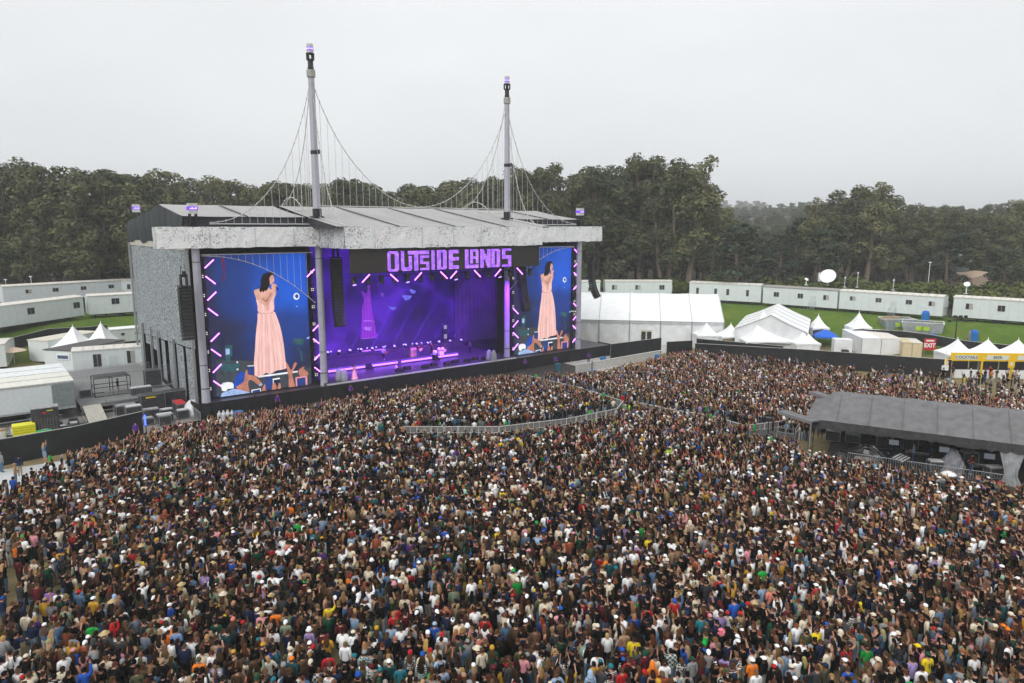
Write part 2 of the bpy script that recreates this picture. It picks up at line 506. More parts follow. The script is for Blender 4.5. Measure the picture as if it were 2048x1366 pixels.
# ---- blackout interior
mb = MB()
mb.b2(-.4, W + .4, 31.0, 31.2, 0, 18.0)                      # rear wall
mb.b2(-.3, 13.4, 3.0, 3.15, 1.6, 17.9)                        # behind the side screens
mb.b2(40.9, W + .2, 3.0, 3.15, 1.6, 17.9)
mb.b2(12.9, 13.0, 3.2, 14.6, 1.6, 17.9)
mb.b2(13.0, W, 14.7, 14.85, 0, 17.9)
mb.b2(-.5, W + .5, .7, 31.0, 17.92, 18.1)                     # ceiling
mb.b2(13.3, 40.2, -6.9, .69, 17.72, 17.9)
mb.build('blackout_wall', INSIDE, stage)
mb = MB()                                                      # purple lit drape on the right of the opening
n = 60
cols = [(41.0 + 12 * i / n, 14.4 + .04 * math.sin(i * 1.7) + .03 * math.sin(i * .6)) for i in range(n + 1)]
mb.add([(x, y, z) for x, y in cols for z in (1.95, 17.7)], [(2 * i, 2 * i + 2, 2 * i + 3, 2 * i + 1) for i in range(n)])
mb.build('drape', mat('grey_stage_drape', (.09, .08, .12), .9, var=.3, scale=.35), stage, smooth=True)
# ---- side walls of printed scrim (left one is seen), posts
for sx, name in ((-.6, 'side_wall'), (W + .6, 'side_wall')):
    mb = MB()
    n = 62
    def wavy(y): return .07 * math.sin(y * 1.15) + .05 * math.sin(y * 2.9 + 1)
    ys = [.6 + (31 - .6) * i / n for i in range(n + 1)]
    def strip(y0, y1, zt, zb0, zb1):
        yy = [y for y in ys if y0 - .01 <= y <= y1 + .01]
        vs, fs = [], []
        for y in yy:
            u = (y - y0) / (y1 - y0)
            for z in (zb0 + (zb1 - zb0) * u, zt): vs.append((sx + wavy(y), y, z))
        for i in range(len(yy) - 1): fs.append((2 * i, 2 * i + 1, 2 * i + 3, 2 * i + 2))
        mb.add(vs, fs)
    strip(.6, 31, 17.6, 7.3, 5.6)
    for y0, y1, zb in ((.6, 5.0, .9), (5.0, 9.4, 1.1), (9.4, 13.8, 1.0), (13.8, 17.7, 1.3), (17.7, 21.6, 4.4), (21.6, 26.5, 4.6), (27.4, 31, .2)):
        strip(y0 + .12, y1 - .12, 7.2 - .055 * (y0 + y1) / 2, zb, zb + .2)
    mb.build(name, SCRIM, stage, smooth=True)
    mb = MB()
    mb.b2(sx - .1, sx + .1, .5, 31, 17.6, 18.3)
    mb.build('wall_header', mat('cream_header_cloth', (.46, .44, .39), .7, bump=.2, bscale=1.5), stage)
    for y in (.4, 9.4, 17.7, 21.6, 26.9, 31.1):
        mb = MB(); mb.b2(sx - .34, sx - .12, y - .2, y + .2, 0, 7.3 if 1 < y < 30 else 17.9)
        mb.build('post', STEEL, stage)
# ---- gables and roofs
prof = [(.8, 21.1), (11.2, 22.55), (31.4, 20.7)]
for sx in (-.75, W + .75):
    mb = MB()
    out = [(sx, .8, 18.2), (sx, .8, 21.05), (sx, 11.2, 22.5), (sx, 31.3, 20.65), (sx, 31.5, 18.0)]
    n = 40; vs = []; fs = []
    for i in range(n + 1):
        y = .8 + 30.6 * i / n
        zt = 21.05 + (y - .8) / 10.4 * 1.45 if y < 11.2 else 22.5 - (y - 11.2) / 20.2 * 1.85
        for k in range(4):
            q = k / 3
            vs.append((sx - .16 * math.sin(q * math.pi) - .06 * math.sin(y * 2.2 + k), y, zt + (18.2 + .25 * math.sin(y * .8) - zt) * q))
    for i in range(n):
        for k in range(3):
            a = i * 4 + k; fs.append((a, a + 1, a + 5, a + 4))
    mb.add(vs, fs); mb.build('gable', GABLE, stage, smooth=True)
def roof_slab(s0, s1, pr, seam, name='roof'):
    mb = MB()
    ns = max(2, int((s1 - s0) / 1.1)); cols = []
    pts = []
    for (y0, z0), (y1, z1) in zip(pr[:-1], pr[1:]):
        for i in range(6): pts.append((y0 + (y1 - y0) * i / 6, z0 + (z1 - z0) * i / 6, (y0 + (y1 - y0) * i / 6 - y0) / (y1 - y0)))
    pts.append((*pr[-1], 0))
    vs, fs = [], []
    for i in range(ns + 1):
        s = s0 + (s1 - s0) * i / ns
        for (y, z, q) in pts:
            sag = .10 * math.sin(math.pi * q) + .05 * abs(math.sin(math.pi * (s - s0) / seam))
            vs.append((s, y, z - sag))
    m_ = len(pts)
    for i in range(ns):
        for k in range(m_ - 1):
            a = i * m_ + k; fs.append((a, a + m_, a + m_ + 1, a + 1))
    mb.add(vs, fs)
    r = mb.build(name, ROOFM, stage, smooth=True)
    k = 1
    while s0 + k * seam < s1 - .5:
        s = s0 + k * seam
        sb = MB()
        for (y0, z0), (y1, z1) in zip(pr[:-1], pr[1:]):
            sb.tube([(s, y0, z0 + .02), (s, y1, z1 + .02)], .09, 4)
        sb.build('seam', mat('roof_seam', (.10, .10, .105), .6), r)
        k += 1
    return r
roof_slab(-.8, 12.2, prof, 6.5)
roof_slab(42.0, W + .8, prof, 6.4)
roof_slab(12.3, 41.9, [(-7.2, 20.05), (9.5, 22.55), (31.4, 20.7)], 7.4)
mb = MB()
UPM = mat('dark_upper_mesh', (.035, .037, .045), .7, var=.5, scale=.6, aniso=(.35, 1, 3))
for s in (12.35, 41.85): mb = MB(); mb.poly([(s, -7.1, 19.9), (s, .75, 19.9), (s, .75, 21.0), (s, -7.1, 20.0)]); mb.build('roof_side', UPM, stage)
for a, b_ in ((-.7, 12.3), (41.9, W + .7)): mb = MB(); mb.b2(a, b_, .9, 1.05, 18.1, 21.02); mb.build('upper_wall', UPM, stage)
# ---- fascia
def fascia(p0, p1, z0, z1, m):
    L = math.hypot(p1[0] - p0[0], p1[1] - p0[1]); n = max(2, int(L / .6)); rr = random.Random(int(L * 31))
    mb = MB(); vs, fs = [], []
    nx_, ny_ = (p1[1] - p0[1]) / L, -(p1[0] - p0[0]) / L
    for i in range(n + 1):
        u = i / n
        x, y = p0[0] + (p1[0] - p0[0]) * u, p0[1] + (p1[1] - p0[1]) * u
        for k in range(4):
            o = rr.uniform(-.03, .03) if 0 < k < 3 else 0
            vs.append((x + nx_ * o, y + ny_ * o, z0 + (z1 - z0) * k / 3 + (rr.uniform(-.05, .04) if k == 0 else rr.uniform(-.02, .02) if k == 3 else 0)))
    for i in range(n):
        for k in range(3):
            a = i * 4 + k; fs.append((a, a + 4, a + 5, a + 1))
    mb.add(vs, fs)
    mb.b2(min(p0[0], p1[0]) + .02, max(p0[0], p1[0]) - .02 + (.25 if p0[0] == p1[0] else 0), min(p0[1], p1[1]) + .05, max(p0[1], p1[1]) + (.3 if p0[1] == p1[1] else -.05), z1 - .12, z1 - .02)
    mb.m = 1; u = rr.uniform(2, 5)
    an = math.atan2(p1[1] - p0[1], p1[0] - p0[0])
    while u < L - .3:                          # laps between the printed sheets, torn and taped spots
        x, y = p0[0] + (p1[0] - p0[0]) * u / L, p0[1] + (p1[1] - p0[1]) * u / L
        mb.box((x + nx_ * .05, y + ny_ * .05, (z0 + z1) / 2), (.03 + .03 * rr.random(), .02, z1 - z0 - .1), an); u += rr.uniform(2.4, 6.5)
    mb.m = 2
    for q in range(int(L / .9)):
        u = rr.random() ** .8; x, y = p0[0] + (p1[0] - p0[0]) * u, p0[1] + (p1[1] - p0[1]) * u
        mb.box((x + nx_ * .05, y + ny_ * .05, z0 + (z1 - z0) * rr.choice((.05, .09, .93, .95, rr.random()))), (rr.uniform(.06, .35), .022, rr.uniform(.03, .09)), an)
    fo_ = mb.build('fascia', [m, mat('fascia_lap', (.55, .56, .57), .7), mat('fascia_tear', (.24, .23, .22), .7, var=.5, scale=2)], stage)
    return fo_
fascia((-3.7, -.7), (13.1, -.7), 17.85, 20.0, FASCW if False else FASC)
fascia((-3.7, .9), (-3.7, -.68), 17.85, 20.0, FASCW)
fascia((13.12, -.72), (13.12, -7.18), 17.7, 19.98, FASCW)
fascia((13.15, -7.2), (40.6, -7.2), 17.68, 20.0, FASC)
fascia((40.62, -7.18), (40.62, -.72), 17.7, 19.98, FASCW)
fascia((40.65, -.7), (58.0, -.7), 17.85, 20.05, FASC)
# ---- towers: mast, collar, lantern
for s, lab in ((13.2, 'tall grey suspension mast with purple lantern rising over left part of stage roof'),
               (40.3, 'tall grey suspension mast with purple lantern rising over right part of stage roof')):
    tw = thing('suspension_mast', lab, 'mast', ST(s, -.1, 20.0), SA, 'suspension masts on the stage roof')
    mb = MB(); mb.tube([(0, 0, 2.0), (0, 0, 16.3)], [.43, .33], 8, True); mb.build('shaft', COLF, tw)
    mb = MB(); mb.b2(-.55, .55, -.5, .5, .1, .5); mb.tube([(0, 0, .4), (0, 0, 2.02)], .5, 8)
    for k in range(4): mb.b2(-.66 + .36 * k, -.5 + .36 * k, -.6, .6, .5, 1.2)
    mb.build('base', DARKST, tw)
    mb = MB(); mb.tube([(0, 0, 8.0), (0, 0, 8.4)], .44, 8); mb.b2(.2, .5, -.45, -.2, 8.05, 8.5); mb.build('clamp', DARKST, tw)
    mb = MB(); mb.tube([(0, 0, 16.2), (0, 0, 16.95)], .47, 8); mb.build('collar', mat('grey_collar', (.33, .33, .31), .5), tw)
    mb = MB(); mb.tube([(0, 0, 16.9), (0, 0, 18.0)], .29, 8); mb.tube([(0, 0, 17.95), (0, 0, 18.05)], .42, 8)
    mb.tube([(0, 0, 17.1), (0, 0, 17.2)], .36, 8)
    for a in (-.28, .28): mb.b2(a - .07, a + .07, -.30, -.16, 18.05, 18.62)
    for a in (-.28, .28): mb.b2(a - .07, a + .07, .16, .30, 18.05, 18.62)
    mb.tube([(0, 0, 18.6), (0, 0, 18.7)], .45, 8); mb.build('top_mast', DARKST, tw)
    mb = MB(); mb.tube([(0, 0, 18.7), (0, 0, 19.6)], [.36, .36], 8); mb.tube([(0, 0, 19.6), (0, 0, 19.65)], .34, 8)
    lt = mb.build('lantern', LAMPW, tw)
    mb = MB(); mb.tube([(0, 0, 18.95), (0, 0, 19.3)], .385, 8)
    for k in range(7):
        mb.m = 1
        a = R(-150 + k * 20) - SA
        mb.box((.372 * math.cos(a), .372 * math.sin(a), 19.12), (.05, .08, .16 if k % 3 else .22), a)
    mb.build('display', [PURPLED, PURPLEW], lt)
# ---- roof lanterns on the corners
for (x, y, b_, lab) in ((272, 417, 30.5, 'square grey roof lantern with purple display on rear corner of stage roof'),
                        (384.5, 417.5, .4, 'square grey roof lantern with purple display above left end of white fascia'),
                        (1160, 424, .4, 'square grey roof lantern with purple display above right end of white fascia')):
    s, z = on_plane(x, y, b_)
    rl = thing('roof_lantern', lab, 'lantern', ST(s, b_, z), SA, 'lanterns on the roof corners')
    mb = MB(); mb.b2(-.42, .42, -.42, .42, -.5, .55); mb.build('housing', LAMPW, rl)
    mb = MB(); mb.b2(-.45, .45, -.45, .45, -.12, .22)
    mb.m = 1
    for k in range(6): mb.b2(-.36 + .12 * k, -.28 + .12 * k, -.46, -.44, -.06, .06 + .1 * ((k * 7) % 3) / 2)
    mb.build('display', [PURPLED, PURPLEW], rl)
    mb = MB()
    for dx in (-.3, .3):
        for dy in (-.3, .3): mb.b2(dx - .06, dx + .06, dy - .06, dy + .06, -2.4, -.5)
    mb.b2(-.4, .4, -.4, .4, -1.6, -1.5); mb.build('stand', DARKST, rl)
# ---- suspension cables
unit = MB(); unit.tube([(0, 0, 0), (0, 0, 1)], .022, 5); HANG = unit.mesh('hanger', CABLE)
def cable(label, f, n, chord, every, u0=0.0, u1=1.0, chordbar=True, rad=.042, hang_from=None):
    pts = [f(u0 + (u1 - u0) * i / n) for i in range(n + 1)]
    t_ = thing('suspension_cable', label, 'cable', ST(*pts[0][:2], 0), SA, 'festoon suspension cables of the stage')
    o = pts[0]
    loc = [(p[0] - o[0], p[1] - o[1], p[2]) for p in pts]
    mb = MB(); mb.tube(loc, rad, 5)
    L = 0.0
    for a, b_ in zip(loc[:-1], loc[1:]):
        L += (Vector(a) - Vector(b_)).length
        if L > .75:
            L = 0; mb.ball((b_[0], b_[1] - .05, b_[2] + .02), (.085, .085, .1), 6, 4)
    mb.build('cable', CABLE, t_, smooth=True)
    if chordbar:
        mb = MB(); cl = [(p[0], p[1], chord(q)) for p, q in zip(loc, [u0 + (u1 - u0) * i / n for i in range(n + 1)])]
        mb.tube(cl, .06, 5); mb.build('chord', CABLE, t_)
    for i in range(every, n, every):
        p = loc[i]; zc = chord(u0 + (u1 - u0) * i / n)
        if abs(p[2] - zc) > .12: child('hanger', HANG, t_, (p[0], p[1], zc), scale=(1, 1, p[2] - zc))
    return t_
TOP = 36.0
def par(u): return (2 * u - 1) ** 2
cable('long festoon cable sagging between the two tall masts above stage roof', lambda u: (13.2 + 27.1 * u, -.1, 22.45 + (TOP - 22.45) * (.82 * par(u) + .18 * par(u) ** 4)), 66, lambda u: 22.35, 2)
def side(u): return 20.45 + (TOP - 20.45) * (.75 * u ** 2.1 + .25 * u ** 6)
cable('festoon cable falling from left mast to outer left end of fascia', lambda u: (1.6 + 11.6 * u, .1, side(u)), 42, lambda u: 20.3, 3)
cable('festoon cable falling from right mast to outer right end of fascia', lambda u: (53.4 - 13.1 * u, .1, side(u)), 42, lambda u: 20.3, 3)
for s, w_ in ((13.25, 'left'), (40.25, 'right')):
    cable(f'festoon cable running forward from {w_} mast down to front roof corner', lambda u: (s + (.25 if w_ == 'left' else .35) * (1 - u), -7.0 + 6.9 * u, 20.15 + (TOP - 20.15) * (.7 * u ** 2.2 + .3 * u ** 6)), 30, lambda u: 20.1 + 1.0 * u, 3)
    cable(f'festoon cable running back from {w_} mast down to rear slope of roof', lambda u: (s - .1, 13.0 - 12.8 * u, 22.3 + (TOP - 22.3) * (.7 * u ** 2.2 + .3 * u ** 6)), 30, lambda u: 22.3 - .5 * u, 3)
    cable(f'low white hoop of cable on the roof behind {w_} mast', lambda u: (s - .3, 3.5 + 7.5 * u, 22.0 + 1.5 * math.sin(math.pi * u) ** .8), 16, lambda u: 21.6, 40, chordbar=False, rad=.05)
# the lit half arches hanging in front of the side screens
def arch(x0, x1, b_, rev):
    def f(u):
        q = u if not rev else 1 - u
        return (x0 + (x1 - x0) * u, b_, 17.0 - 5.6 * q ** 2.1)
    return f
cable('white festoon half arch with straight hangers across top of left video screen', arch(.6, 12.6, .3, False), 48, lambda u: 17.12, 3, rad=.05)
cable('white festoon half arch with straight hangers across top of right video screen', arch(41.2, 53.2, .3, True), 48, lambda u: 17.12, 3, rad=.05)
# ---------------------------------------------------------------- video screens: what is shown is a flat picture on the panel
def screen_base(name, c_dark, c_mid, c_hot, hot, rad):
    m, t, b = node_mat(name)
    b.inputs['Base Color'].default_value = (.01, .01, .01, 1)
    b.inputs['Roughness'].default_value = .6
    tc = t.nodes.new('ShaderNodeTexCoord')
    mp = t.nodes.new('ShaderNodeMapping')
    mp.inputs['Location'].default_value = (-hot[0], 0, -hot[1]); 
    t.links.new(tc.outputs['Object'], mp.inputs[0])
    ln = t.nodes.new('ShaderNodeVectorMath'); ln.operation = 'LENGTH'
    t.links.new(mp.outputs[0], ln.inputs[0])
    nz = t.nodes.new('ShaderNodeTexNoise'); nz.inputs['Scale'].default_value = .28; nz.inputs['Detail'].default_value = 4
    t.links.new(tc.outputs['Object'], nz.inputs['Vector'])
    ma = t.nodes.new('ShaderNodeMath'); ma.operation = 'MULTIPLY_ADD'
    ma.inputs[1].default_value = rad * .75
    t.links.new(nz.outputs['Fac'], ma.inputs[0]); t.links.new(ln.outputs['Value'], ma.inputs[2])
    mr = t.nodes.new('ShaderNodeMapRange'); mr.inputs[1].default_value, mr.inputs[2].default_value = 0, rad * 1.5
    t.links.new(ma.outputs[0], mr.inputs[0])
    r = t.nodes.new('ShaderNodeValToRGB')
    r.color_ramp.interpolation = 'EASE'
    r.color_ramp.elements[0].position, r.color_ramp.elements[0].color = .30, (*c_hot, 1)
    r.color_ramp.elements[1].position, r.color_ramp.elements[1].color = .62, (*c_mid, 1)
    e = r.color_ramp.elements.new(.93); e.color = (*c_dark, 1)
    t.links.new(mr.outputs[0], r.inputs[0])
    t.links.new(r.outputs[0], b.inputs['Emission Color'])
    b.inputs['Emission Strength'].default_value = 1.0
    return m
SCRB = screen_base('blue_video_picture', (.008, .013, .05), (.004, .034, .22), (.003, .095, .60), (10.0, 13.5), 9.5)
def pic(name, c, pleat=None):
    m = glow(name, c, 1.0)
    if not m.get('soft'):                     # camera picture: uneven light over the cloth and skin, and the screen's own grain
        m['soft'] = 1; t = m.node_tree; b = t.nodes['Principled BSDF']
        tc = t.nodes.new('ShaderNodeTexCoord'); mp = t.nodes.new('ShaderNodeMapping'); mp.inputs['Scale'].default_value = (1, 1, .16 if 'dress' in name else .8)
        nz = t.nodes.new('ShaderNodeTexNoise'); nz.inputs['Scale'].default_value = 2.6 if 'dress' in name else 1.7; nz.inputs['Detail'].default_value = 4; nz.inputs['Roughness'].default_value = .62
        t.links.new(tc.outputs['Object'], mp.inputs[0]); t.links.new(mp.outputs[0], nz.inputs['Vector'])
        r = t.nodes.new('ShaderNodeValToRGB'); r.color_ramp.elements[0].position, r.color_ramp.elements[1].position = .30, .68
        k0, k1 = (.80, 1.08) if 'dress' in name else (.68, 1.15)
        r.color_ramp.elements[0].color, r.color_ramp.elements[1].color = (*[v * k0 for v in c], 1), (*[min(1, v * k1) for v in c], 1)
        t.links.new(nz.outputs['Fac'], r.inputs[0]); t.links.new(r.outputs[0], b.inputs['Emission Color'])
    if pleat and not m.get('pleat'):
        t = m.node_tree; b = t.nodes['Principled BSDF']
        tc = t.nodes.new('ShaderNodeTexCoord')
        wv = t.nodes.new('ShaderNodeTexWave'); wv.wave_type = 'BANDS'; wv.bands_direction = 'X'
        wv.inputs['Scale'].default_value = .75; wv.inputs['Distortion'].default_value = 5.0; wv.inputs['Detail'].default_value = 3; wv.inputs['Detail Scale'].default_value = .5
        mp = t.nodes.new('ShaderNodeMapping'); mp.inputs['Scale'].default_value = (1, 1, .13)
        t.links.new(tc.outputs['Object'], mp.inputs[0]); t.links.new(mp.outputs[0], wv.inputs['Vector'])
        r = t.nodes.new('ShaderNodeValToRGB')
        r.color_ramp.elements[0].color, r.color_ramp.elements[1].color = (*pleat, 1), (*c, 1)
        r.color_ramp.elements[0].position, r.color_ramp.elements[1].position = .08, .55
        t.links.new(wv.outputs['Fac'], r.inputs[0]); t.links.new(r.outputs[0], b.inputs['Emission Color'])
        m['pleat'] = 1
    return m
SKINC = (.72, .39, .31)
PMATS = [SCRB, pic('pictured_dress', (.90, .54, .50)), pic('pictured_skin', SKINC), pic('pictured_hair', (.012, .008, .008)),
         pic('pictured_white', (.85, .88, .95)), pic('pictured_blue_cap', (.01, .07, .42)), pic('pictured_dark', (.005, .013, .060)),
         pic('pictured_red_skin', (.50, .20, .14)), pic('pictured_pale_blue', (.35, .50, .80)), pic('pictured_teal', (.03, .10, .12)),
         pic('pictured_dim_face', (.045, .020, .070)), pic('pictured_red_flare', (.13, .02, .075)), pic('pictured_pink', (.80, .30, .36)), pic('pictured_phone', (.02, .05, .22)),
         pic('pictured_dress_shade', (.74, .40, .36)), pic('pictured_floor', (.05, .06, .075)), pic('pictured_dress_light', (1.0, .66, .61))]
DRESS, SKIN, HAIR, PWH, CAPB, PDK, RSK, PBL, TEAL, DIM, FLARE, PINK, PHONE, DSH, FLR, DHI = range(1, 17)
def ell(cx, cy, rx, ry, n=18): return [(cx + rx * math.cos(2 * math.pi * k / n), cy + ry * math.sin(2 * math.pi * k / n)) for k in range(n)]
PICTURE = [                                   # outlines in the 4.55x survey enlargement of the left screen
 (FLARE, [(190, 80), (212, 74), (228, 150), (222, 262), (206, 285), (212, 180)]),
 (FLR, [(150, 1000), (490, 1010), (525, 1150), (890, 1100), (1012, 1060), (1016, 1250), (150, 1330)]),
 (TEAL, [(228, 868), (292, 866), (296, 965), (276, 970), (274, 1020), (232, 1022)]),
 (PBL, [(232, 900), (266, 896), (272, 915), (268, 950), (234, 955)]),
 (TEAL, [(180, 1040), (360, 1030), (362, 1100), (200, 1108)]),
 (PWH, [(332, 1014), (346, 1014), (346, 1030), (332, 1030)]), (PWH, [(333, 1080), (350, 1080), (350, 1094), (333, 1094)]),
 (TEAL, [(850, 808), (905, 800), (945, 815), (940, 860), (860, 862)]),
 (PBL, [(970, 800), (1004, 788), (1006, 800), (975, 812)]), (TEAL, [(880, 885), (925, 920), (935, 1020), (925, 1020), (915, 930), (876, 892)]),
 (PWH, ell(877, 422, 28, 32)), (CAPB, ell(880, 421, 15, 19)), (PBL, [(872, 510), (890, 510), (890, 517), (872, 517)]),
 (PWH, [(525, 1146), (888, 1098), (890, 1113), (530, 1162)]),
 (DRESS, [(535, 566), (662, 560), (692, 592), (735, 722), (762, 870), (776, 1000), (792, 1062), (765, 1085), (695, 1098), (640, 1128), (600, 1118), (560, 1142), (498, 1145), (490, 1040), (500, 900), (508, 760), (522, 640)]),
 *[(DSH if j % 3 else DHI, [(wx, 570), (wx + 4, 570), (mx_ + 5, 760 + 20 * (j % 3)), (hx + wd, hy - 60), (hx + wd * .6, hy), (hx, hy - 6), (hx + 1, hy - 80), (mx_, 760 + 20 * (j % 3))]) for j, (wx, mx_, hx, hy, wd) in enumerate(((545, 524, 506, 1136, 9), (556, 540, 528, 1138, 7), (566, 556, 556, 1134, 12), (578, 574, 584, 1124, 7), (590, 594, 604, 1118, 9), (602, 612, 622, 1122, 10), (614, 630, 646, 1114, 8), (626, 650, 672, 1100, 11), (638, 672, 700, 1090, 8), (648, 694, 726, 1088, 10), (656, 714, 754, 1082, 8)))],
 (DSH, [(535, 566), (662, 560), (668, 578), (532, 584)]),
 (SKIN, [(488, 378), (503, 360), (560, 342), (572, 312), (622, 306), (626, 346), (668, 362), (690, 375), (688, 404), (672, 440), (640, 470), (600, 505), (540, 470), (512, 445)]),
 (DRESS, [(510, 440), (560, 462), (604, 505), (640, 462), (664, 405), (674, 420), (670, 470), (662, 560), (535, 566), (522, 510)]),
 (DSH, [(580, 500), (606, 505), (628, 480), (624, 555), (600, 555)]),
 (SKIN, [(490, 376), (522, 366), (560, 430), (600, 452), (648, 372), (652, 330), (690, 338), (680, 372), (620, 482), (598, 505), (560, 490), (515, 450)]),
 (RSK, [(560, 432), (600, 454), (640, 390), (648, 400), (604, 472), (566, 452)]),
 (SKIN, [(628, 236), (648, 222), (666, 238), (673, 272), (668, 290), (656, 308), (636, 312), (622, 280)]),
 (RSK, [(650, 292), (664, 290), (660, 300), (652, 302)]), (HAIR, [(648, 256), (660, 254), (660, 258), (648, 260)]),
 (HAIR, [(556, 250), (572, 222), (604, 204), (640, 202), (664, 218), (674, 246), (655, 226), (638, 238), (628, 262), (632, 300), (620, 340), (598, 372), (576, 352), (560, 338), (566, 310), (548, 292)]),
 (HAIR, [(558, 290), (546, 330), (536, 366), (548, 386), (562, 372), (574, 384), (590, 360), (600, 330)]),
 (SKIN, [(645, 336), (658, 308), (688, 310), (697, 326), (690, 348), (664, 356)]), (HAIR, [(680, 338), (690, 332), (714, 356), (706, 366)]),
 (PWH, [(186, 1228), (205, 1208), (250, 1200), (290, 1205), (312, 1240), (300, 1258), (252, 1262), (230, 1285), (196, 1280)]),
 (RSK, [(330, 1255), (310, 1240), (370, 1215), (408, 1180), (436, 1235), (440, 1310), (360, 1300)]),
 (CAPB, [(303, 1262), (306, 1200), (322, 1150), (352, 1114), (388, 1106), (412, 1130), (408, 1176), (372, 1214), (330, 1240)]),
 (PBL, [(182, 1340), (196, 1300), (300, 1262), (400, 1278), (458, 1308), (350, 1324)]),
 (RSK, [(395, 1230), (410, 1110), (424, 1090), (436, 1130), (495, 1148), (560, 1212), (540, 1240), (480, 1190), (440, 1185), (425, 1260)]),
 (PBL, [(530, 1222), (556, 1206), (566, 1222), (540, 1240)]),
 (PHONE, [(428, 1054), (490, 1052), (492, 1130), (434, 1134)]), (PWH, [(428, 1050), (490, 1048), (490, 1055), (428, 1058)]),
 (RSK, [(555, 1300), (570, 1240), (588, 1214), (602, 1280), (596, 1296)]), (PHONE, [(588, 1150), (652, 1146), (652, 1268), (590, 1272)]),
 (PWH, [(656, 1170), (720, 1160), (724, 1172), (664, 1182), (668, 1215), (660, 1216)]), (PDK, [(664, 1182), (722, 1172), (728, 1225), (670, 1230)]),
 (RSK, [(648, 1275), (656, 1208), (680, 1210), (694, 1250), (690, 1276)]), (RSK, [(700, 1272), (712, 1206), (728, 1214), (732, 1272)]),
 (PWH, [(460, 1272), (545, 1256), (552, 1300), (466, 1312)]), (PHONE, [(470, 1278), (540, 1264), (544, 1298), (474, 1308)]),
 (RSK, [(806, 1258), (800, 1150), (776, 1040), (790, 1030), (824, 1092), (850, 1030), (870, 1022), (872, 1044), (838, 1106), (836, 1150), (862, 1256)]),
 (RSK, [(892, 1095), (930, 1062), (948, 1060), (940, 1078), (974, 1110), (972, 1140), (910, 1150)]),
 (PINK, [(862, 1156), (960, 1142), (970, 1150), (972, 1238), (868, 1252)]), (PHONE, [(876, 1168), (952, 1156), (958, 1232), (880, 1244)]),
]
def smooth_outline(pts, k=4):
    n = len(pts); out = []
    for i in range(n):
        p0, p1, p2, p3 = (np.array(pts[(i + d) % n], float) for d in (-1, 0, 1, 2))
        for j in range(k):
            t = j / k
            out.append(tuple(.5 * (2 * p1 + (p2 - p0) * t + (2 * p0 - 5 * p1 + 4 * p2 - p3) * t * t + (3 * p1 - p0 - 3 * p2 + p3) * t ** 3)))
    return out
def screen_thing(label, ds, frame):
    t_ = thing('video_screen', label, 'video screen', ST(0, 1.0, 0), SA, 'video screens either side of the stage')
    x0, x1, z0, z1 = 1.05, 12.05, 1.75, 17.05
    mb = MB(); mb.b2(x0 + ds - .15, x1 + ds + .15, .06, .45, z0 - .1, z1 + .15); mb.build('frame', DARKST, t_)
    mb = MB()
    mb.add([(x0, 0, z0), (x1, 0, z0), (x1, 0, z1), (x0, 0, z1)], [(0, 1, 2, 3)])
    for k, (mi, pts) in enumerate(PICTURE):
        mb.m = mi
        q = []
        for cx, cy in (smooth_outline(pts) if mi in (DRESS, SKIN, HAIR, RSK, PDK, CAPB, DIM, DSH, FLARE, DHI) and len(pts) > 5 else pts):
            s, z = on_plane(400 + cx / 4.554, 500 + cy / 4.554, 1.0)
            q.append((min(max(s, x0), x1), -.004 * (k + 1), min(max(z, z0), z1)))
        mb.poly(q)
    o = mb.build('display', PMATS, t_, loc=(ds, 0, 0))
    bm = bmesh.new(); bm.from_mesh(o.data); bmesh.ops.triangulate(bm, faces=bm.faces[:]); bm.normal_update(); bm.to_mesh(o.data); bm.free()
    return t_
screen_thing('huge video screen at left of stage showing singer in pink dress', 0.0, 0)
screen_thing('huge video screen at right of stage showing same singer, partly behind header', 41.25, 0)
# rear screen of the stage opening: violet glow of lit haze painted in as clouds, and a violet copy of the singer
m, t, b = node_mat('violet_glow_picture')
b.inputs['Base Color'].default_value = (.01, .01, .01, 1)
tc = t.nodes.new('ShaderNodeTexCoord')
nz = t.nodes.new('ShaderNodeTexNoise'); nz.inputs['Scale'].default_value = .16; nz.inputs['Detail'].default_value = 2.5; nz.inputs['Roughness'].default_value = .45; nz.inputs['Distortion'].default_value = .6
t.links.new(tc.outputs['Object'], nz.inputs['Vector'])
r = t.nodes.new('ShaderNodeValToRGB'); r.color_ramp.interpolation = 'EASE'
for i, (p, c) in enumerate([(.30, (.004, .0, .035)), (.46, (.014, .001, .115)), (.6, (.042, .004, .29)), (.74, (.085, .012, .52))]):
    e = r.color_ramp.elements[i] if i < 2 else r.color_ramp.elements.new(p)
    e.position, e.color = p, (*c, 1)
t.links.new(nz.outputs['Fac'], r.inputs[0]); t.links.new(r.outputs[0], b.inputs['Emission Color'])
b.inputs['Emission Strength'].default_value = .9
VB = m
V1 = pic('pictured_violet_dress', (.27, .03, .60), (.17, .018, .44)); V2 = pic('pictured_violet_skin', (.17, .022, .46)); V3 = pic('pictured_pale_violet', (.40, .16, .80)); V4 = pic('pictured_blue_glint', (.16, .16, .85))
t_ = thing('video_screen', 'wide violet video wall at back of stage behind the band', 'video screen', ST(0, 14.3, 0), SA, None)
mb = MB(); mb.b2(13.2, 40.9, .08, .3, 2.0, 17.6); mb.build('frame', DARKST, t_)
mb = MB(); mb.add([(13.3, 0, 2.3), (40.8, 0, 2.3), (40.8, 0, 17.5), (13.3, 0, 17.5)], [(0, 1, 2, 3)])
k = 0
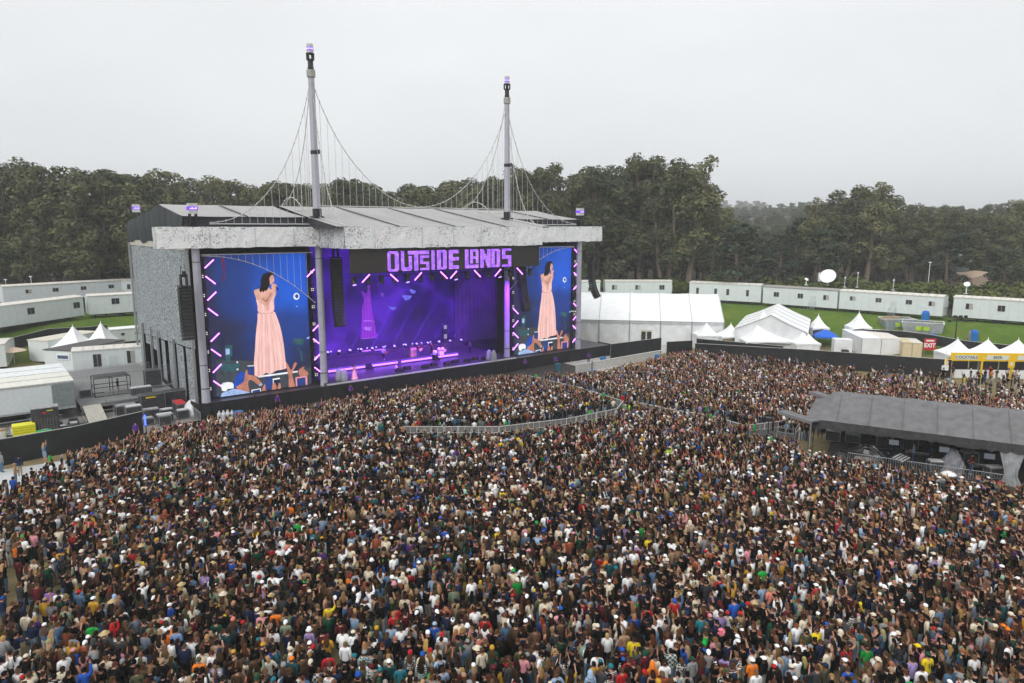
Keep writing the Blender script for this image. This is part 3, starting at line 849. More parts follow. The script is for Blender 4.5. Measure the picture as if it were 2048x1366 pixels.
def rear(mi, pts):
    global k
    k += 1; mb.m = mi
    q = []
    for cx, cy in (smooth_outline(pts) if 6 < len(pts) < 16 else pts):
        s, z = on_plane(690 + cx / 6.206, 540 + cy / 6.206, 14.3)
        q.append((min(max(s, 13.3), 40.8), -.005 * k, min(max(z, 2.3), 17.5)))
    mb.poly(q)
rear(1, [(228, 425), (318, 412), (340, 500), (362, 640), (385, 760), (402, 800), (385, 835), (205, 852), (195, 840), (205, 720), (212, 560)])
rear(2, [(200, 275), (228, 262), (262, 300), (282, 250), (278, 175), (300, 165), (312, 205), (308, 250), (325, 285), (316, 345), (318, 412), (228, 425), (236, 360)])
rear(1, [(238, 350), (262, 345), (290, 320), (314, 335), (318, 412), (228, 425)])
rear(3, [(232, 625), (300, 622), (365, 636), (364, 642), (300, 634), (236, 640)])
rear(3, [(232, 706), (325, 704), (322, 745), (290, 752), (245, 742)])
rear(3, [(208, 852), (385, 832), (385, 838), (208, 858)])
rear(3, ell(463, 307, 17, 20)); rear(0, ell(463, 307, 12, 15))
rear(4, [(698, 318), (740, 312), (830, 322), (800, 362), (748, 380), (728, 352)]); rear(4, [(790, 242), (830, 238), (880, 262), (862, 292), (828, 290)])
rear(4, [(535, 455), (640, 465), (610, 490), (580, 492)])
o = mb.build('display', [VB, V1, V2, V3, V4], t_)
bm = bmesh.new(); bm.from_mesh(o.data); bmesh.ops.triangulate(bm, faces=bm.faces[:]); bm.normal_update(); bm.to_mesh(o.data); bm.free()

# ---------------------------------------------------------------- header sign: OUTSIDE LANDS in purple light cells
m, t, b = node_mat('purple_led_cells')
b.inputs['Base Color'].default_value = (.05, .02, .08, 1)
gi = t.nodes.new('ShaderNodeTexCoord'); wn = t.nodes.new('ShaderNodeTexVoronoi'); wn.inputs['Scale'].default_value = 3.0
t.links.new(gi.outputs['Object'], wn.inputs['Vector'])
r = t.nodes.new('ShaderNodeValToRGB')
r.color_ramp.elements[0].color, r.color_ramp.elements[1].color = (.24, .06, 1.0, 1), (.58, .24, 1.0, 1)
t.links.new(wn.outputs['Color'], r.inputs[0]); t.links.new(r.outputs[0], b.inputs['Emission Color'])
b.inputs['Emission Strength'].default_value = 1.35
LEDC = m
hd = thing('header_sign', 'dark header sign over the stage spelling OUTSIDE LANDS in purple lights', 'sign', ST(0, -6.9, 0), SA)
mb = MB(); mb.b2(13.9, 40.3, 0, .35, 15.0, 17.66); mb.build('panel', mat('header_panel', (.040, .036, .034), .75, var=.12, scale=8), hd)
LET = [
 [(435, 470, .06, .94), (515, 552, .06, .94), (450, 540, .85, 1), (450, 540, 0, .15)],
 [(573, 610, .06, 1), (648, 685, .06, .78), (585, 675, 0, .16)],
 [(645, 862, .82, 1), (708, 745, 0, .82)],
 [(768, 862, .60, .75), (768, 800, .32, .75), (768, 862, .30, .45), (830, 862, 0, .45), (768, 862, 0, .15)],
 [(885, 919, 0, 1)],
 [(942, 976, 0, 1), (1008, 1042, .07, .93), (942, 1028, .85, 1), (942, 1028, 0, .15)],
 [(1063, 1098, 0, 1), (1063, 1165, .83, 1), (1063, 1165, .44, .60), (1063, 1165, 0, .17)],
 [(1228, 1260, 0, 1), (1228, 1367, 0, .17)],
 [(1282, 1313, .26, 1), (1336, 1367, .26, .95), (1282, 1358, .86, 1), (1282, 1367, .50, .64)],
 [(1385, 1418, 0, 1), (1459, 1491, 0, 1), (1412, 1432, .58, .92), (1424, 1446, .42, .76), (1436, 1458, .26, .60), (1448, 1466, .12, .44)],
 [(1500, 1531, 0, 1), (1557, 1588, .07, .93), (1500, 1576, .86, 1), (1500, 1576, 0, .14)],
 [(1608, 1702, .85, 1), (1608, 1639, .45, 1), (1608, 1702, .45, .6), (1670, 1702, 0, .6), (1608, 1702, 0, .15)]]
def sx_of(px_): return on_plane(690 + px_ / 5.12, 520, -6.92)[0]
ZB, ZT = 15.06, 17.32
cw = .135; ch = (ZT - ZB) / 16
for rects in LET:
    mb = MB(); xs = [sx_of(a) for r_ in rects for a in r_[:2]]
    x0, x1 = min(xs), max(xs); n = max(2, round((x1 - x0) / cw))
    w_ = (x1 - x0) / n
    rr = [(sx_of(a), sx_of(b_), c, d) for a, b_, c, d in rects]
    for i in range(n):
        for j in range(16):
            cx, cz = x0 + (i + .5) * w_, (j + .5) / 16
            if any(a - .02 <= cx <= b_ + .02 and c <= cz <= d for a, b_, c, d in rr):
                mb.b2(cx - w_ * .40, cx + w_ * .40, -.05, -.004, ZB + j * ch + ch * .12, ZB + (j + 1) * ch - ch * .12)
    mb.build('letter', LEDC, hd)

# ---------------------------------------------------------------- line arrays
def array(label, s, b_, ztop, n, curve, yaw=0.0, wid=1.15, h=.36):
    t_ = thing('line_array_speaker', label, 'speaker array', ST(s, b_, ztop), SA + yaw, 'hanging speaker arrays of the stage')
    bx = MB(); bx.box((0, 0, -h / 2), (wid, .7, h - .03)); bx.m = 1; bx.box((0, -.36, -h / 2), (wid - .12, .02, h - .1))
    me_ = bx.mesh('speaker_box', [mat('speaker_black', (.016, .016, .018), .5), mat('speaker_grille', (.03, .03, .032), .7)])
    y, z, a = 0.0, -.6, 0.0
    for i in range(n):
        child('speaker_box', me_, t_, (0, y, z), (a, 0, 0))
        a_ = curve * (i / n) ** 2.2
        y += math.sin(a_) * h; z -= math.cos(a_) * h; a = a_
    mb = MB(); mb.b2(-.5, .5, -.5, .6, -.55, -.42); mb.b2(-.35, -.2, -.2, .2, -.5, .7); mb.b2(.2, .35, -.2, .2, -.5, .7)
    for dx in (-.4, .4): mb.tube([(dx, 0, -.4), (dx * .4, 0, 1.6)], .03, 4)
    mb.lathe([(.16, -.1), (.2, .2), (.14, .5)], (0.05, 0, .5), 6); mb.build('rigging_frame', DARKST, t_)
    return t_
array('black speaker array hanging beside grey side scrim left of the left column', -1.6, -1.2, 14.6, 15, -.20, .10)
array('black speaker array hanging left of stage opening by left mast column', 15.0, -.6, 17.0, 22, -.30, -.05, 1.25)
array('black speaker array hanging right of stage opening before right video screen', 41.8, -1.4, 16.9, 22, -.45, .12, 1.25)
array('black curved speaker array hanging outside the right end column', 55.6, -1.0, 15.6, 16, -.75, .35)

# ---------------------------------------------------------------- zigzag tube lights and trusses
tb = MB(); tb.tube([(0, 0, -.62), (0, 0, .62)], .062, 8); TUBE = tb.mesh('light_tube', PURPLE)
def tube_light(s, b_, z, ang, label, L=1.0):
    o = child('light_tube', TUBE, None, ST(s, b_, z), (0, ang, SA), (1, 1, L))
    o.rotation_euler = (Matrix.Rotation(SA, 3, 'Z') @ Matrix.Rotation(ang, 3, 'Y')).to_euler()
    return tag(o, label, 'light tube', 'purple zigzag light tubes', 'thing')
def truss(label, s, b_, z0, z1, w_=.38):
    t_ = thing('lighting_truss', label, 'truss', ST(s, b_, z0), SA, 'upright lighting trusses')
    mb = MB(); H = z1 - z0
    for dx in (-w_ / 2, w_ / 2):
        for dy in (-w_ / 2, w_ / 2): mb.tube([(dx, dy, 0), (dx, dy, H)], .03, 4)
    z = 0; k = 1
    while z + .6 < H:
        mb.tube([(-w_ / 2 * k, -w_ / 2, z), (w_ / 2 * k, -w_ / 2, z + .6)], .018, 4); z += .6; k = -k
    mb.build('frame', DARKST, t_)
    z = 1.3
    while z < H - .5:
        p = MB(); p.b2(-.22, .22, -.34, -.2, z - .2, z + .2)
        for dx in (-.1, .1):
            for dz in (-.1, .1):
                p.m = 1; p.b2(dx - .055, dx + .055, -.36, -.342, z + dz - .055, z + dz + .055)
        p.build('blinder', [DARKST, glow('warm_blinder_cell', (1.0, .95, .8), .8)], t_)
        z += 2.0 if H > 9 else 1.5
def zig(label, pxs, b_):
    for k, (x, y, sgn) in enumerate(pxs):
        s, z = on_plane(x, y, b_)
        tube_light(s, b_, z, sgn * R(48), label)
P6 = lambda L: [(400 + x / 4.554, 500 + y / 4.554, s) for x, y, s in L]
zig('purple light tube on the truss along left edge of left video screen',
    P6([(84, 126, 1), (96, 274, -1), (108, 420, 1), (118, 565, -1), (138, 795, 1), (147, 935, -1), (157, 1078, 1), (166, 1222, -1)]), .2)
zig('purple light tube between left video screen and the left mast column',
    P6([(1008, 210, 1), (1062, 702, 1), (1068, 838, -1), (1076, 966, 1), (1080, 1096, -1)]), .2)
P8 = lambda L: [(1000 + x / 4.877, 480 + y / 4.877, s) for x, y, s in L]
zig('purple light tube between right mast column and right video screen', P8([(154, 694, -1), (152, 818, 1), (154, 928, -1), (152, 1042, 1)]), .2)
zig('purple light tube on the truss beside the right end column',
    P8([(748, 116, -1), (746, 232, 1), (744, 343, -1), (740, 455, 1), (738, 640, -1), (736, 752, 1), (732, 858, -1), (730, 968, 1)]), .2)
P1 = lambda L: [(690 + x / 5.12, 480 + y / 5.12, s) for x, y, s in L]
zig('purple light tube in the row under the OUTSIDE LANDS header', P1([(214, 394, 1), (504, 386, -1), (750, 372, 1), (1014, 360, -1), (1112, 355, 1), (1356, 344, -1), (1566, 334, 1), (1790, 318, -1)]), -6.6)
truss('black lighting truss with purple tubes along left edge of left video screen', .55, .75, 1.6, 17.2)
truss('black lighting truss with purple tubes right of the left video screen', 12.45, .75, 1.6, 17.2)
truss('black lighting truss with purple tubes left of the right video screen', 41.75, .75, 1.6, 17.2)
truss('black lighting truss with purple tubes beside right end column', 53.55, .75, 1.6, 17.2)
# spotlights hung under the header, and the low row of lit moving heads behind the band
hb = MB(); hb.b2(-.16, .16, -.14, .14, -.1, .12); hb.b2(-.24, -.17, -.05, .05, -.45, .0); hb.b2(.17, .24, -.05, .05, -.45, .0)
HEADB = hb.mesh('base', DARKST)
hh = MB(); hh.lathe([(.12, -.28), (.17, -.2), (.19, .1), (.2, .25)], (0, 0, 0), 10); HEADH = hh.mesh('head', DARKST)
hl = MB(); hl.lathe([(.19, .252), (.12, .27)], (0, 0, 0), 10); HEADL = hl.mesh('lens', LENS)
def moving_head(label, s, b_, z, hung, tilt, sc=1.0, lit=True):
    t_ = thing('stage_spotlight', label, 'spotlight', ST(s, b_, z), SA, 'moving head stage spotlights')
    t_.scale = (sc,) * 3
    child('base', HEADB, t_, rot=(0 if hung else math.pi, 0, 0))
    h = child('head', HEADH, t_, (0, 0, -.4 if hung else .4), (tilt, 0, 0))
    if lit: child('lens', HEADL, h)
mb = MB()
for dy in (-.2, .2):
    for dz in (-.2, .2): mb.tube([(13.9, dy, dz), (40.3, dy, dz)], .035, 4)
for i in range(66): mb.tube([(13.9 + .4 * i, -.2, -.2 if i % 2 else .2), (14.3 + .4 * i, -.2, .2 if i % 2 else -.2)], .02, 4)
mb.alone('front_truss', DARKST, 'long black lighting truss under the header sign', 'truss', ST(0, -6.0, 14.75), SA)
for i in range(16): moving_head('dark moving head spotlight hung under the header sign', 14.6 + 1.66 * i, -6.0, 14.5, True, R(180 - 25), 1.25, i % 4 == 0)
for i in range(13):
    s, z = on_plane(655 + 22.2 * i, 706 - 2.0 * i - (1.0 if i > 6 else 0), 11.6)
    moving_head('lit violet spotlight in the low row behind the band', s, 11.6, z - .45, False, R(35), 1.0)
    s, z = on_plane(662 + 18.1 * i, 703 - 1.75 * i, 12.8)
    o = MB(); o.ball((0, 0, 0), (.11, .11, .11), 8, 5); o.m = 1; o.tube([(0, .05, -1.4), (0, .05, 0)], .03, 4)
    o.alone('glow_lamp', [LENS, DARKST], 'small glowing violet bulb on a thin stand at back of stage', 'lamp', ST(s, 12.8, z), SA, 'violet bulbs behind the band')
mb = MB(); mb.b2(14.5, 40.4, 11.2, 13.2, 1.955, 2.75); mb.alone('rear_riser', DECKM, 'long low black riser under the row of violet spotlights', 'riser', ST(0, 0, 0), SA)
# ---- riser with LED strip
rs = thing('band_riser', 'low band riser with glowing violet strip along its front edge', 'riser', ST(0, 0, 0), SA)
mb = MB(); mb.b2(15.4, 35.0, 4.4, 9.6, 1.955, 2.6); mb.build('platform', DECKM, rs)
for a, b_ in ((15.6, 20.6), (21.5, 25.3), (25.9, 30.6), (31.4, 34.9)):
    mb = MB(); mb.b2(a, b_, 4.28, 4.395, 2.12, 2.34); mb.build('led_strip', STRIP, rs)
    mb = MB(); mb.b2(a, b_, 4.3, 4.395, 2.44, 2.52); mb.build('led_strip', PURPLED, rs)
for a in (20.65, 30.65):
    mb = MB()
    for q in range(3): mb.b2(a, a + .75, 3.5 + .3 * q, 4.38, 1.956 + .21 * q, 1.95 + .21 * (q + 1))
    mb.build('step', INSIDE, rs)
# ---- monitors along the stage front
for i, s in enumerate((23.2, 24.6, 27.0, 28.6, 30.4, 32.0, 33.6, 35.2, 36.6)):
    mb = MB(); mb.prism([(-.45, -.3, 0), (-.45, .3, 0), (-.45, .3, .2), (-.45, -.1, .5), (-.45, -.3, .35)], (.9, 0, 0))
    mb.alone('monitor_wedge', mat('speaker_black', (.016,) * 3), 'black floor monitor wedge along the front edge of stage', 'monitor', ST(s, .1 + .5 * (i % 2), 1.955), SA, 'floor monitors on the stage lip')
# violet wash from the lit truss onto the deck; two unseen spots added to brighten the drape
for s, b_, z, e, tgt in ((18, -5.6, 14.2, 19000, (19, 6, 2)), (25, -5.6, 14.2, 19000, (26, 6, 2)), (32, -5.6, 14.2, 19000, (33, 6, 2)), (38.5, -5.6, 14.2, 9000, (40, 9, 1)), (35, 2.0, 15.5, 3200, (45, 14, 9)), (47, 4.5, 16.5, 2500, (46, 14, 6))):
    l = bpy.data.lights.new('violet_wash', 'SPOT'); l.energy, l.color, l.spot_size, l.spot_blend, l.shadow_soft_size = e * 1.7, (.28, .03, 1.0), R(60), .8, .2
    o = bpy.data.objects.new('violet_wash', l); COL.objects.link(o)
    o.location = ST(s, b_, z)
    o.rotation_euler = (ST(*tgt) - o.location).to_track_quat('-Z', 'Y').to_euler()
# stage smoke with violet light tinted into its colour, and the moving heads behind the band throwing beams up through it
m = bpy.data.materials.new('light_tinted_smoke'); m.use_nodes = True; t = m.node_tree; t.nodes.clear()
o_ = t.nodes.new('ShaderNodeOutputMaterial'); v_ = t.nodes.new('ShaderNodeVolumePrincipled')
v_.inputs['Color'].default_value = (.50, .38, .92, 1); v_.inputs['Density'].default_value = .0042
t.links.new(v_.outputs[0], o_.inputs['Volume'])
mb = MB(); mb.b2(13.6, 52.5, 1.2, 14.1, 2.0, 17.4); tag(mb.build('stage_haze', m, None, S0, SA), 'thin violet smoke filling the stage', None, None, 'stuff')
for i in range(6):
    s, z = on_plane(700 + 40 * i, 702 - 3.6 * i, 11.6)
    l = bpy.data.lights.new('beam_light', 'SPOT'); l.energy, l.color, l.spot_size, l.spot_blend, l.shadow_soft_size = 110000, (.20, .07, 1.0), R(10), .5, .12
    o = bpy.data.objects.new('beam_light', l); COL.objects.link(o); o.location = ST(s, 11.0, z + .3)
    o.rotation_euler = (ST(s + 5.5 + i * .5, 6.5, 17.5) - o.location).to_track_quat('-Z', 'Y').to_euler()
# ---- backline: drum kit, amplifier, keyboards, guitars on stands, stage boxes, boxes under sheets
def at_deck(x, y, z): 
    p = G(x, y, z); return p
DRUMW = mat('white_drum_shell', (.75, .74, .76), .35)
p = at_deck(879, 711, 2.62)
dk = thing('drum_kit', 'white drum kit with cymbals on the violet lit riser', 'drum kit', p, SA)
def drum(c, r_, h, rot, nm):
    mb = MB(); mb.tube([(0, 0, -h / 2), (0, 0, h / 2)], r_, 16); mb.m = 1; mb.tube([(0, 0, h / 2), (0, 0, h / 2 + .02)], r_ * .98, 16)
    o = mb.build(nm, [DRUMW, mat('drum_skin', (.8, .8, .8), .5)], dk); o.location = c; o.rotation_euler = rot
drum((0, -.35, .36), .36, .5, (R(90), 0, 0), 'bass_drum'); drum((-.85, -.2, .55), .30, .4, (R(30), 0, 0), 'floor_tom'); drum((.75, -.1, .62), .24, .2, (R(15), 0, 0), 'snare_drum')
drum((-.28, -.3, .95), .21, .25, (R(50), 0, 0), 'tom'); drum((.28, -.3, .95), .21, .25, (R(50), 0, 0), 'tom')
for c in ((-1.0, .1, 1.45), (.95, .1, 1.5), (-.3, .3, 1.55), (1.15, -.2, 1.1)):
    mb = MB(); mb.tube([(c[0], c[1], 0), c], .018, 5); mb.lathe([(.32, -.02), (.05, .03)], c, 14); mb.build('cymbal', mat('brass_cymbal', (.55, .42, .2), .3, .9), dk)
p = at_deck(826, 714, 2.62)
mb = MB(); mb.b2(-.45, .45, -.2, .2, 0, 1.3); mb.m = 1; mb.b2(-.4, .4, -.22, -.2, .08, .85); mb.m = 2; mb.b2(-.4, .4, -.22, -.2, .95, 1.22)
mb.alone('guitar_amplifier', [mat('amp_tweed', (.32, .20, .10), .7), mat('amp_grille', (.42, .30, .16), .8), mat('amp_panel', (.5, .42, .3), .4)], 'tall tan guitar amplifier on riser beside the guitarist', 'amplifier', p, SA)
for x, y, lab in ((733, 714, 'white keyboard on stand at left of the riser'), (757, 712, 'pale keyboard on stand left of seated player in blue shirt')):
    p = at_deck(x, y, 2.62)
    kb = thing('keyboard', lab, 'keyboard', p, SA, 'keyboards on the riser')
    mb = MB(); mb.b2(-.65, .65, -.17, .17, .82, .92); mb.build('key_bed', DRUMW, kb)
    mb = MB(); mb.tube([(-.5, 0, 0), (.5, 0, .82)], .025, 4); mb.tube([(.5, 0, 0), (-.5, 0, .82)], .025, 4); mb.build('stand', DARKST, kb)
def guitar(label, p, col, rot):
    t_ = thing('guitar', label, 'guitar', p, 0, None)
    t_.rotation_euler = rot
    mb = MB(); mb.prism([(x, 0, z) for x, z in ((-.14, .0), (-.2, .1), (-.2, .22), (-.12, .32), (-.15, .42), (-.08, .5), (.08, .5), (.15, .42), (.12, .32), (.2, .22), (.2, .1), (.14, .0))], (0, .1, 0)); mb.build('body', mat('guitar_' + col[0], col[1], .3), t_)
    mb = MB(); mb.b2(-.025, .025, .0, .04, .5, 1.12); mb.b2(-.045, .045, .0, .04, 1.12, 1.28); mb.build('neck', mat('guitar_neck', (.16, .08, .04), .4), t_)
guitar('yellow acoustic guitar standing by the singer at left of stage', at_deck(709, 729, 1.96), ('yellow', (.62, .36, .07)), (0, 0, SA))
guitar('pale electric guitar leaning on stand before the riser', at_deck(794, 737, 1.96), ('pale', (.6, .45, .4)), (0, R(-15), SA))
for x, y, lab in ((678, 760, 'pale covered stage box at left of the stage lip'), (689, 761, 'pale covered stage box nearest singer at stage lip'), (978, 719, 'grey covered stage box left of the right column'), (987, 720, 'grey covered stage box nearest the right column')):
    p = at_deck(x, y, 1.96)
    mb = MB(); mb.lathe([(.42, 0), (.46, .3), (.40, .9), (.25, 1.25), (.08, 1.4)], n=9); mb.alone('covered_box', mat('pale_dust_sheet', (.30, .30, .33), .7, bump=.4, bscale=4), lab, 'covered box', p, SA, 'equipment under dust sheets')
p = ST(38.2, 12.9, 2.7); mb = MB(); mb.b2(-.35, .35, -.2, .2, 0, 2.6); mb.m = 1; mb.b2(-.26, .26, -.22, -.2, 1.9, 2.5); mb.b2(-.26, .26, -.22, -.2, .4, 1.1)
mb.alone('side_lamp_tower', [DARKST, glow('grey_panel_glow', (.5, .45, .6), .6)], 'dark upright unit with two grey lit panels at right back of stage', 'lamp tower', p, SA)
# ---------------------------------------------------------------- fences, barriers
def fence_run(label, pts, h, m, every=3.0, cat='fence', name='cloth_fence', toprail=True, grp=None):
    p0 = Vector((*pts[0], 0))
    t_ = thing(name, label, cat, (pts[0][0], pts[0][1], hz(*pts[0])), 0, grp)
    rr = random.Random(len(label))
    for (x0, y0), (x1, y1) in zip(pts[:-1], pts[1:]):
        L = math.hypot(x1 - x0, y1 - y0); n = max(2, int(L / .5))
        mb = MB(); vs, fs = [], []
        nx_, ny_ = (y1 - y0) / L, -(x1 - x0) / L
        z0 = hz(*pts[0])
        for i in range(n + 1):
            u = i / n; x, y = x0 + (x1 - x0) * u, y0 + (y1 - y0) * u
            zb = hz(x, y) - z0
            for k in range(4):
                o = rr.uniform(-.05, .05) if 0 < k < 3 else 0
                vs.append((x - p0.x + nx_ * o, y - p0.y + ny_ * o, zb + .03 + (h - .03) * k / 3))
        for i in range(n):
            for k in range(3):
                a = i * 4 + k; fs.append((a, a + 4, a + 5, a + 1))
        mb.add(vs, fs); mb.build('cloth', m, t_, smooth=True)
        if toprail:
            mb = MB()
            for i in range(n): mb.tube([vs[i * 4 + 3], vs[i * 4 + 7]], .035, 4, False)
            mb.build('top_rail', mat('pale_rail', (.55, .55, .53), .5), t_)
        k = max(1, round(L / every))
        for i in range(k + 1):
            u = i / k; x, y = x0 + (x1 - x0) * u - p0.x, y0 + (y1 - y0) * u - p0.y
            mb = MB(); mb.tube([(x - nx_ * .06, y - ny_ * .06, 0), (x - nx_ * .06, y - ny_ * .06, h + .02)], .03, 5); mb.build('post', STEEL, t_)
    return t_
def xy(v): return (v.x, v.y)
fence_run('long black cloth fence around service yard at left of crowd', [(-50, 44.6), (-43.4, 56.6), (-39.3, 60.6), (-35.9, 65.9)], 2.35, SHEET)
FR = [xy(G(1389, 719.5)), xy(G(1600, 733)), xy(G(1900, 757))]
fence_run('long black cloth fence between white tents and right of crowd', FR, 2.55, SHEET)
fence_run('black cloth fence with white post beside right end of stage', [xy(G(1221, 722)), xy(G(1322, 707.5))], 2.6, SHEET)
fence_run('short black cloth fence panel by gap in front of white tents', [xy(G(1333, 711)), xy(G(1384, 708))], 2.2, SHEET)
fence_run('second black cloth fence behind the first one below white tents', [xy(G(1392, 705)), (FR[0][0] + 13, FR[0][1] - 1.0)], 2.3, SHEET)
fence_run('dark cloth fence at foot of grass bank behind white pagodas', [xy(GT(1690, 677)), xy(GT(1760, 679)), xy(GT(1800, 683)), xy(GT(1870, 693)), xy(GT(1930, 704)), xy(GT(2046, 716))], 1.6, SHEET)
fence_run('dark cloth fence at foot of grass bank on the left', [xy(GT(0, 708)), xy(GT(52, 694)), xy(GT(100, 682)), xy(GT(215, 672))], 1.8, SHEET)
# white low wall between pit and right fence
mb = MB(); a, b_ = G(1152, 747), G(1322, 716)
d = (b_ - a); L = d.length; an = math.atan2(d.y, d.x)
for i in range(int(L / 1.2)): mb.b2(i * 1.2, i * 1.2 + 1.17, -.12, .12, 0, 1.15); 
mb.b2(0, L, -.16, .16, 1.152, 1.24)
mb.alone('pit_wall', mat('pale_barrier_panel', (.52, .51, .49), .7, var=.12), 'low pale panelled wall beside right end of the stage pit', 'wall', a, an)
# crowd control barriers
def barrier_mesh(L=2.0, H=1.15, solid=False):
    mb = MB(); mb.tube([(0, 0, .1), (0, 0, H), (L, 0, H), (L, 0, .1)], .032, 5); mb.tube([(0, 0, .22), (L, 0, .22)], .028, 5)
    if solid:
        mb.b2(.03, L - .03, -.01, .01, .2, H - .05)
    else:
        n = int(L / .16)
        for i in range(1, n): mb.tube([(i * L / n, 0, .22), (i * L / n, 0, H)], .016, 4, False)
    mb.b2(.2, .26, -.3, .3, 0, .05); mb.b2(L - .26, L - .2, -.3, .3, 0, .05)
    return mb
BARR = barrier_mesh().mesh('barrier', STEEL)
PANELG = mat('grey_barrier_sheet', (.20, .20, .20), .5, .3, var=.2, scale=3)
sb = MB(); sb.tube([(0, 0, .02), (0, 0, 1.2), (1.2, 0, 1.2), (1.2, 0, .02)], .045, 4); sb.tube([(.6, 0, .02), (.6, 0, 1.2)], .03, 4); sb.tube([(0, 0, .62), (1.2, 0, .62)], .03, 4); sb.m = 1; sb.b2(.05, 1.15, -.012, .012, .1, 1.16); sb.m = 0
sb.prism([(.56, 0, 1.15), (.56, .7, .02), (.56, 0, .02)], (.05, 0, 0)); sb.b2(0, 1.2, 0, .9, .0, .03)
STAGEB = sb.mesh('barricade', [mat('barricade_steel', (.66, .66, .65), .5, .2), PANELG])
LANES = []
def barricade(label, pts, mesh=STAGEB, L=1.25, name='barricade', cat='barricade', grp='steel crowd barricade panels', lane=True):
    if lane: LANES.append(pts)
    for (x0, y0), (x1, y1) in zip(pts[:-1], pts[1:]):
        D = math.hypot(x1 - x0, y1 - y0); n = max(1, round(D / L)); an = math.atan2(y1 - y0, x1 - x0)
        for i in range(n):
            u = i / n
            o = child(name, mesh, None, (x0 + (x1 - x0) * u, y0 + (y1 - y0) * u, hz(x0, y0)), (0, 0, an))
            tag(o, label, cat, grp, 'thing')
LA = [(-10.3, 64.6), (-1.2, 64.6), (5.4, 67.4), (10.9, 71.2)]
LB = [(1.8, 88.2), (8.0, 81.2), (12.0, 74.8)]
LB2 = [(11.0, 71.3), (12.2, 74.6)]
LC = [(13.4, 74.2), (16.2, 71.4), (20.0, 68.6), (22.3, 65.2)]
LD = [(22.4, 65.0), (26.6, 66.6)]
barricade('grey barricade panel in the curved line through middle of crowd', LA)
barricade('grey barricade panel in the line running from crowd middle towards stage', LB)
barricade('grey barricade panel at the corner where two barricade lines meet', LB2)
barricade('grey barricade panel in the line running towards mixing tent', LC)
barricade('grey barricade panel beside the camera platform left of mixing tent', LD)
# ---------------------------------------------------------------- the mixing tent
FO = Vector((25.6, 57.8, 0)); FA = math.atan2(-7.6, 13.4)
ft = thing('mixing_tent', 'long open mixing tent with grey fabric roof in right of crowd', 'tent', FO, FA)
FL, FD, FDZ = 24.0, 8.6, .6
mb = MB(); n, mS = 40, 12; vs, fs = [], []
for i in range(n + 1):
    s = FL * i / n - .5
    for k in range(mS + 1):
        q = k / mS; y = -.4 + FD * q
        z = 3.95 + 1.7 * min(1.0, q / .44, (1 - q) / .44) - .10 * max(0, 1 - abs(q - .5) / .10)
        hip = min(1, max(0, (s + .5) / 1.9)); z = 3.95 + (z - 3.95) * (.12 + .88 * hip)
        z -= .05 * abs(math.sin(math.pi * s / 2.4)) + .02 * math.sin(s * 3 + k)
        vs.append((s, y, z))
for i in range(n):
    for k in range(mS):
        a = i * (mS + 1) + k; fs.append((a, a + mS + 1, a + mS + 2, a + 1))
mb.add(vs, fs); mr_ = mb.build('roof', GREYC, ft, smooth=False)
for i in range(1, 10):
    s = 2.4 * i - .5; mb = MB()
    for (q0, z0), (q1, z1) in (((0, 3.98), (.44, 5.66)), ((.56, 5.66), (1, 3.98))): mb.tube([(s, -.4 + FD * q0, z0), (s, -.4 + FD * q1, z1)], .022, 4)
    mb.build('seam', mat('canopy_seam', (.115, .112, .115), .6), mr_)
VAL = mat('dark_valance', (.045, .045, .047), .6, var=.3, bump=.4, bscale=2)
drape(ft, 'valance', VAL, [(-.5, 8.2), (-.52, -.42), (FL - .5, -.42)], 3.25, 3.95, .12, .3, 5, .12)
drape(ft, 'valance', VAL, [(-.5, 8.25), (FL - .5, 8.25)], 3.3, 3.95, .1, .4, 6, .1)
mb = MB(); mb.b2(1.2, FL - .6, -1.5, 8.0, 0, FDZ); mb.build('floor_deck', mat('plywood_deck', (.05, .047, .044), .8, var=.3), ft)
mb = MB(); mb.b2(0, FL - .8, 7.9, 8.0, FDZ, 2.5); mb.build('rear_cloth', SHEET, ft)
mb = MB(); mb.b2(8.5, FL - .8, 5.4, 5.5, FDZ, 3.4); mb.build('inner_cloth', BLACK, ft)
for s in (0.0, 6.0, 12.4, 15.6, 18.0):
    for y in (0.0, 7.8):
        tw = MB()
        for dx in (-.17, .17):
            for dy in (-.17, .17): tw.tube([(s + dx, y + dy, 0), (s + dx, y + dy, 3.95)], .03, 4)
        z = .2; kk = 1
        while z < 3.5: tw.tube([(s - .17 * kk, y - .17, z), (s + .17 * kk, y - .17, z + .4)], .018, 4); z += .4; kk = -kk
        if s in (0.0, 15.6) or y > 1: tw.build('truss_post', DARKST, ft)
mb = MB(); n = 24; vs, fs = [], []
for i in range(n + 1):
    u = i / n
    for k in range(9):
        q = k / 8; wq = 1 - .55 * math.sin(math.pi * (1 - q) ** 1.3 * .95) if q > .05 else 1
        wq = .45 + .55 * abs(q - .42) / .58 if q >= .42 else .45 + .75 * (.42 - q) / .42
        vs.append((14.0 + 1.7 * (u - .5) * wq + .5 * (1 - q) * .3, -.35 + .07 * math.sin(u * 26) * (1.2 - q), .05 + 3.5 * q))
for i in range(n):
    for k in range(8):
        a = i * 9 + k; fs.append((a, a + 9, a + 10, a + 1))
mb.add(vs, fs); mb.build('tied_curtain', mat('silver_curtain', (.30, .31, .32), .45, var=.3, scale=2, bump=.4, bscale=5), ft, smooth=True)
mb = MB()                                                         # the ladder tower at the right
for dx in (0, 1.6):
    for dy in (0, 1.6): mb.tube([(15.0 + dx, -.6 + dy, 0), (15.0 + dx, -.6 + dy, 3.6)], .04, 4)
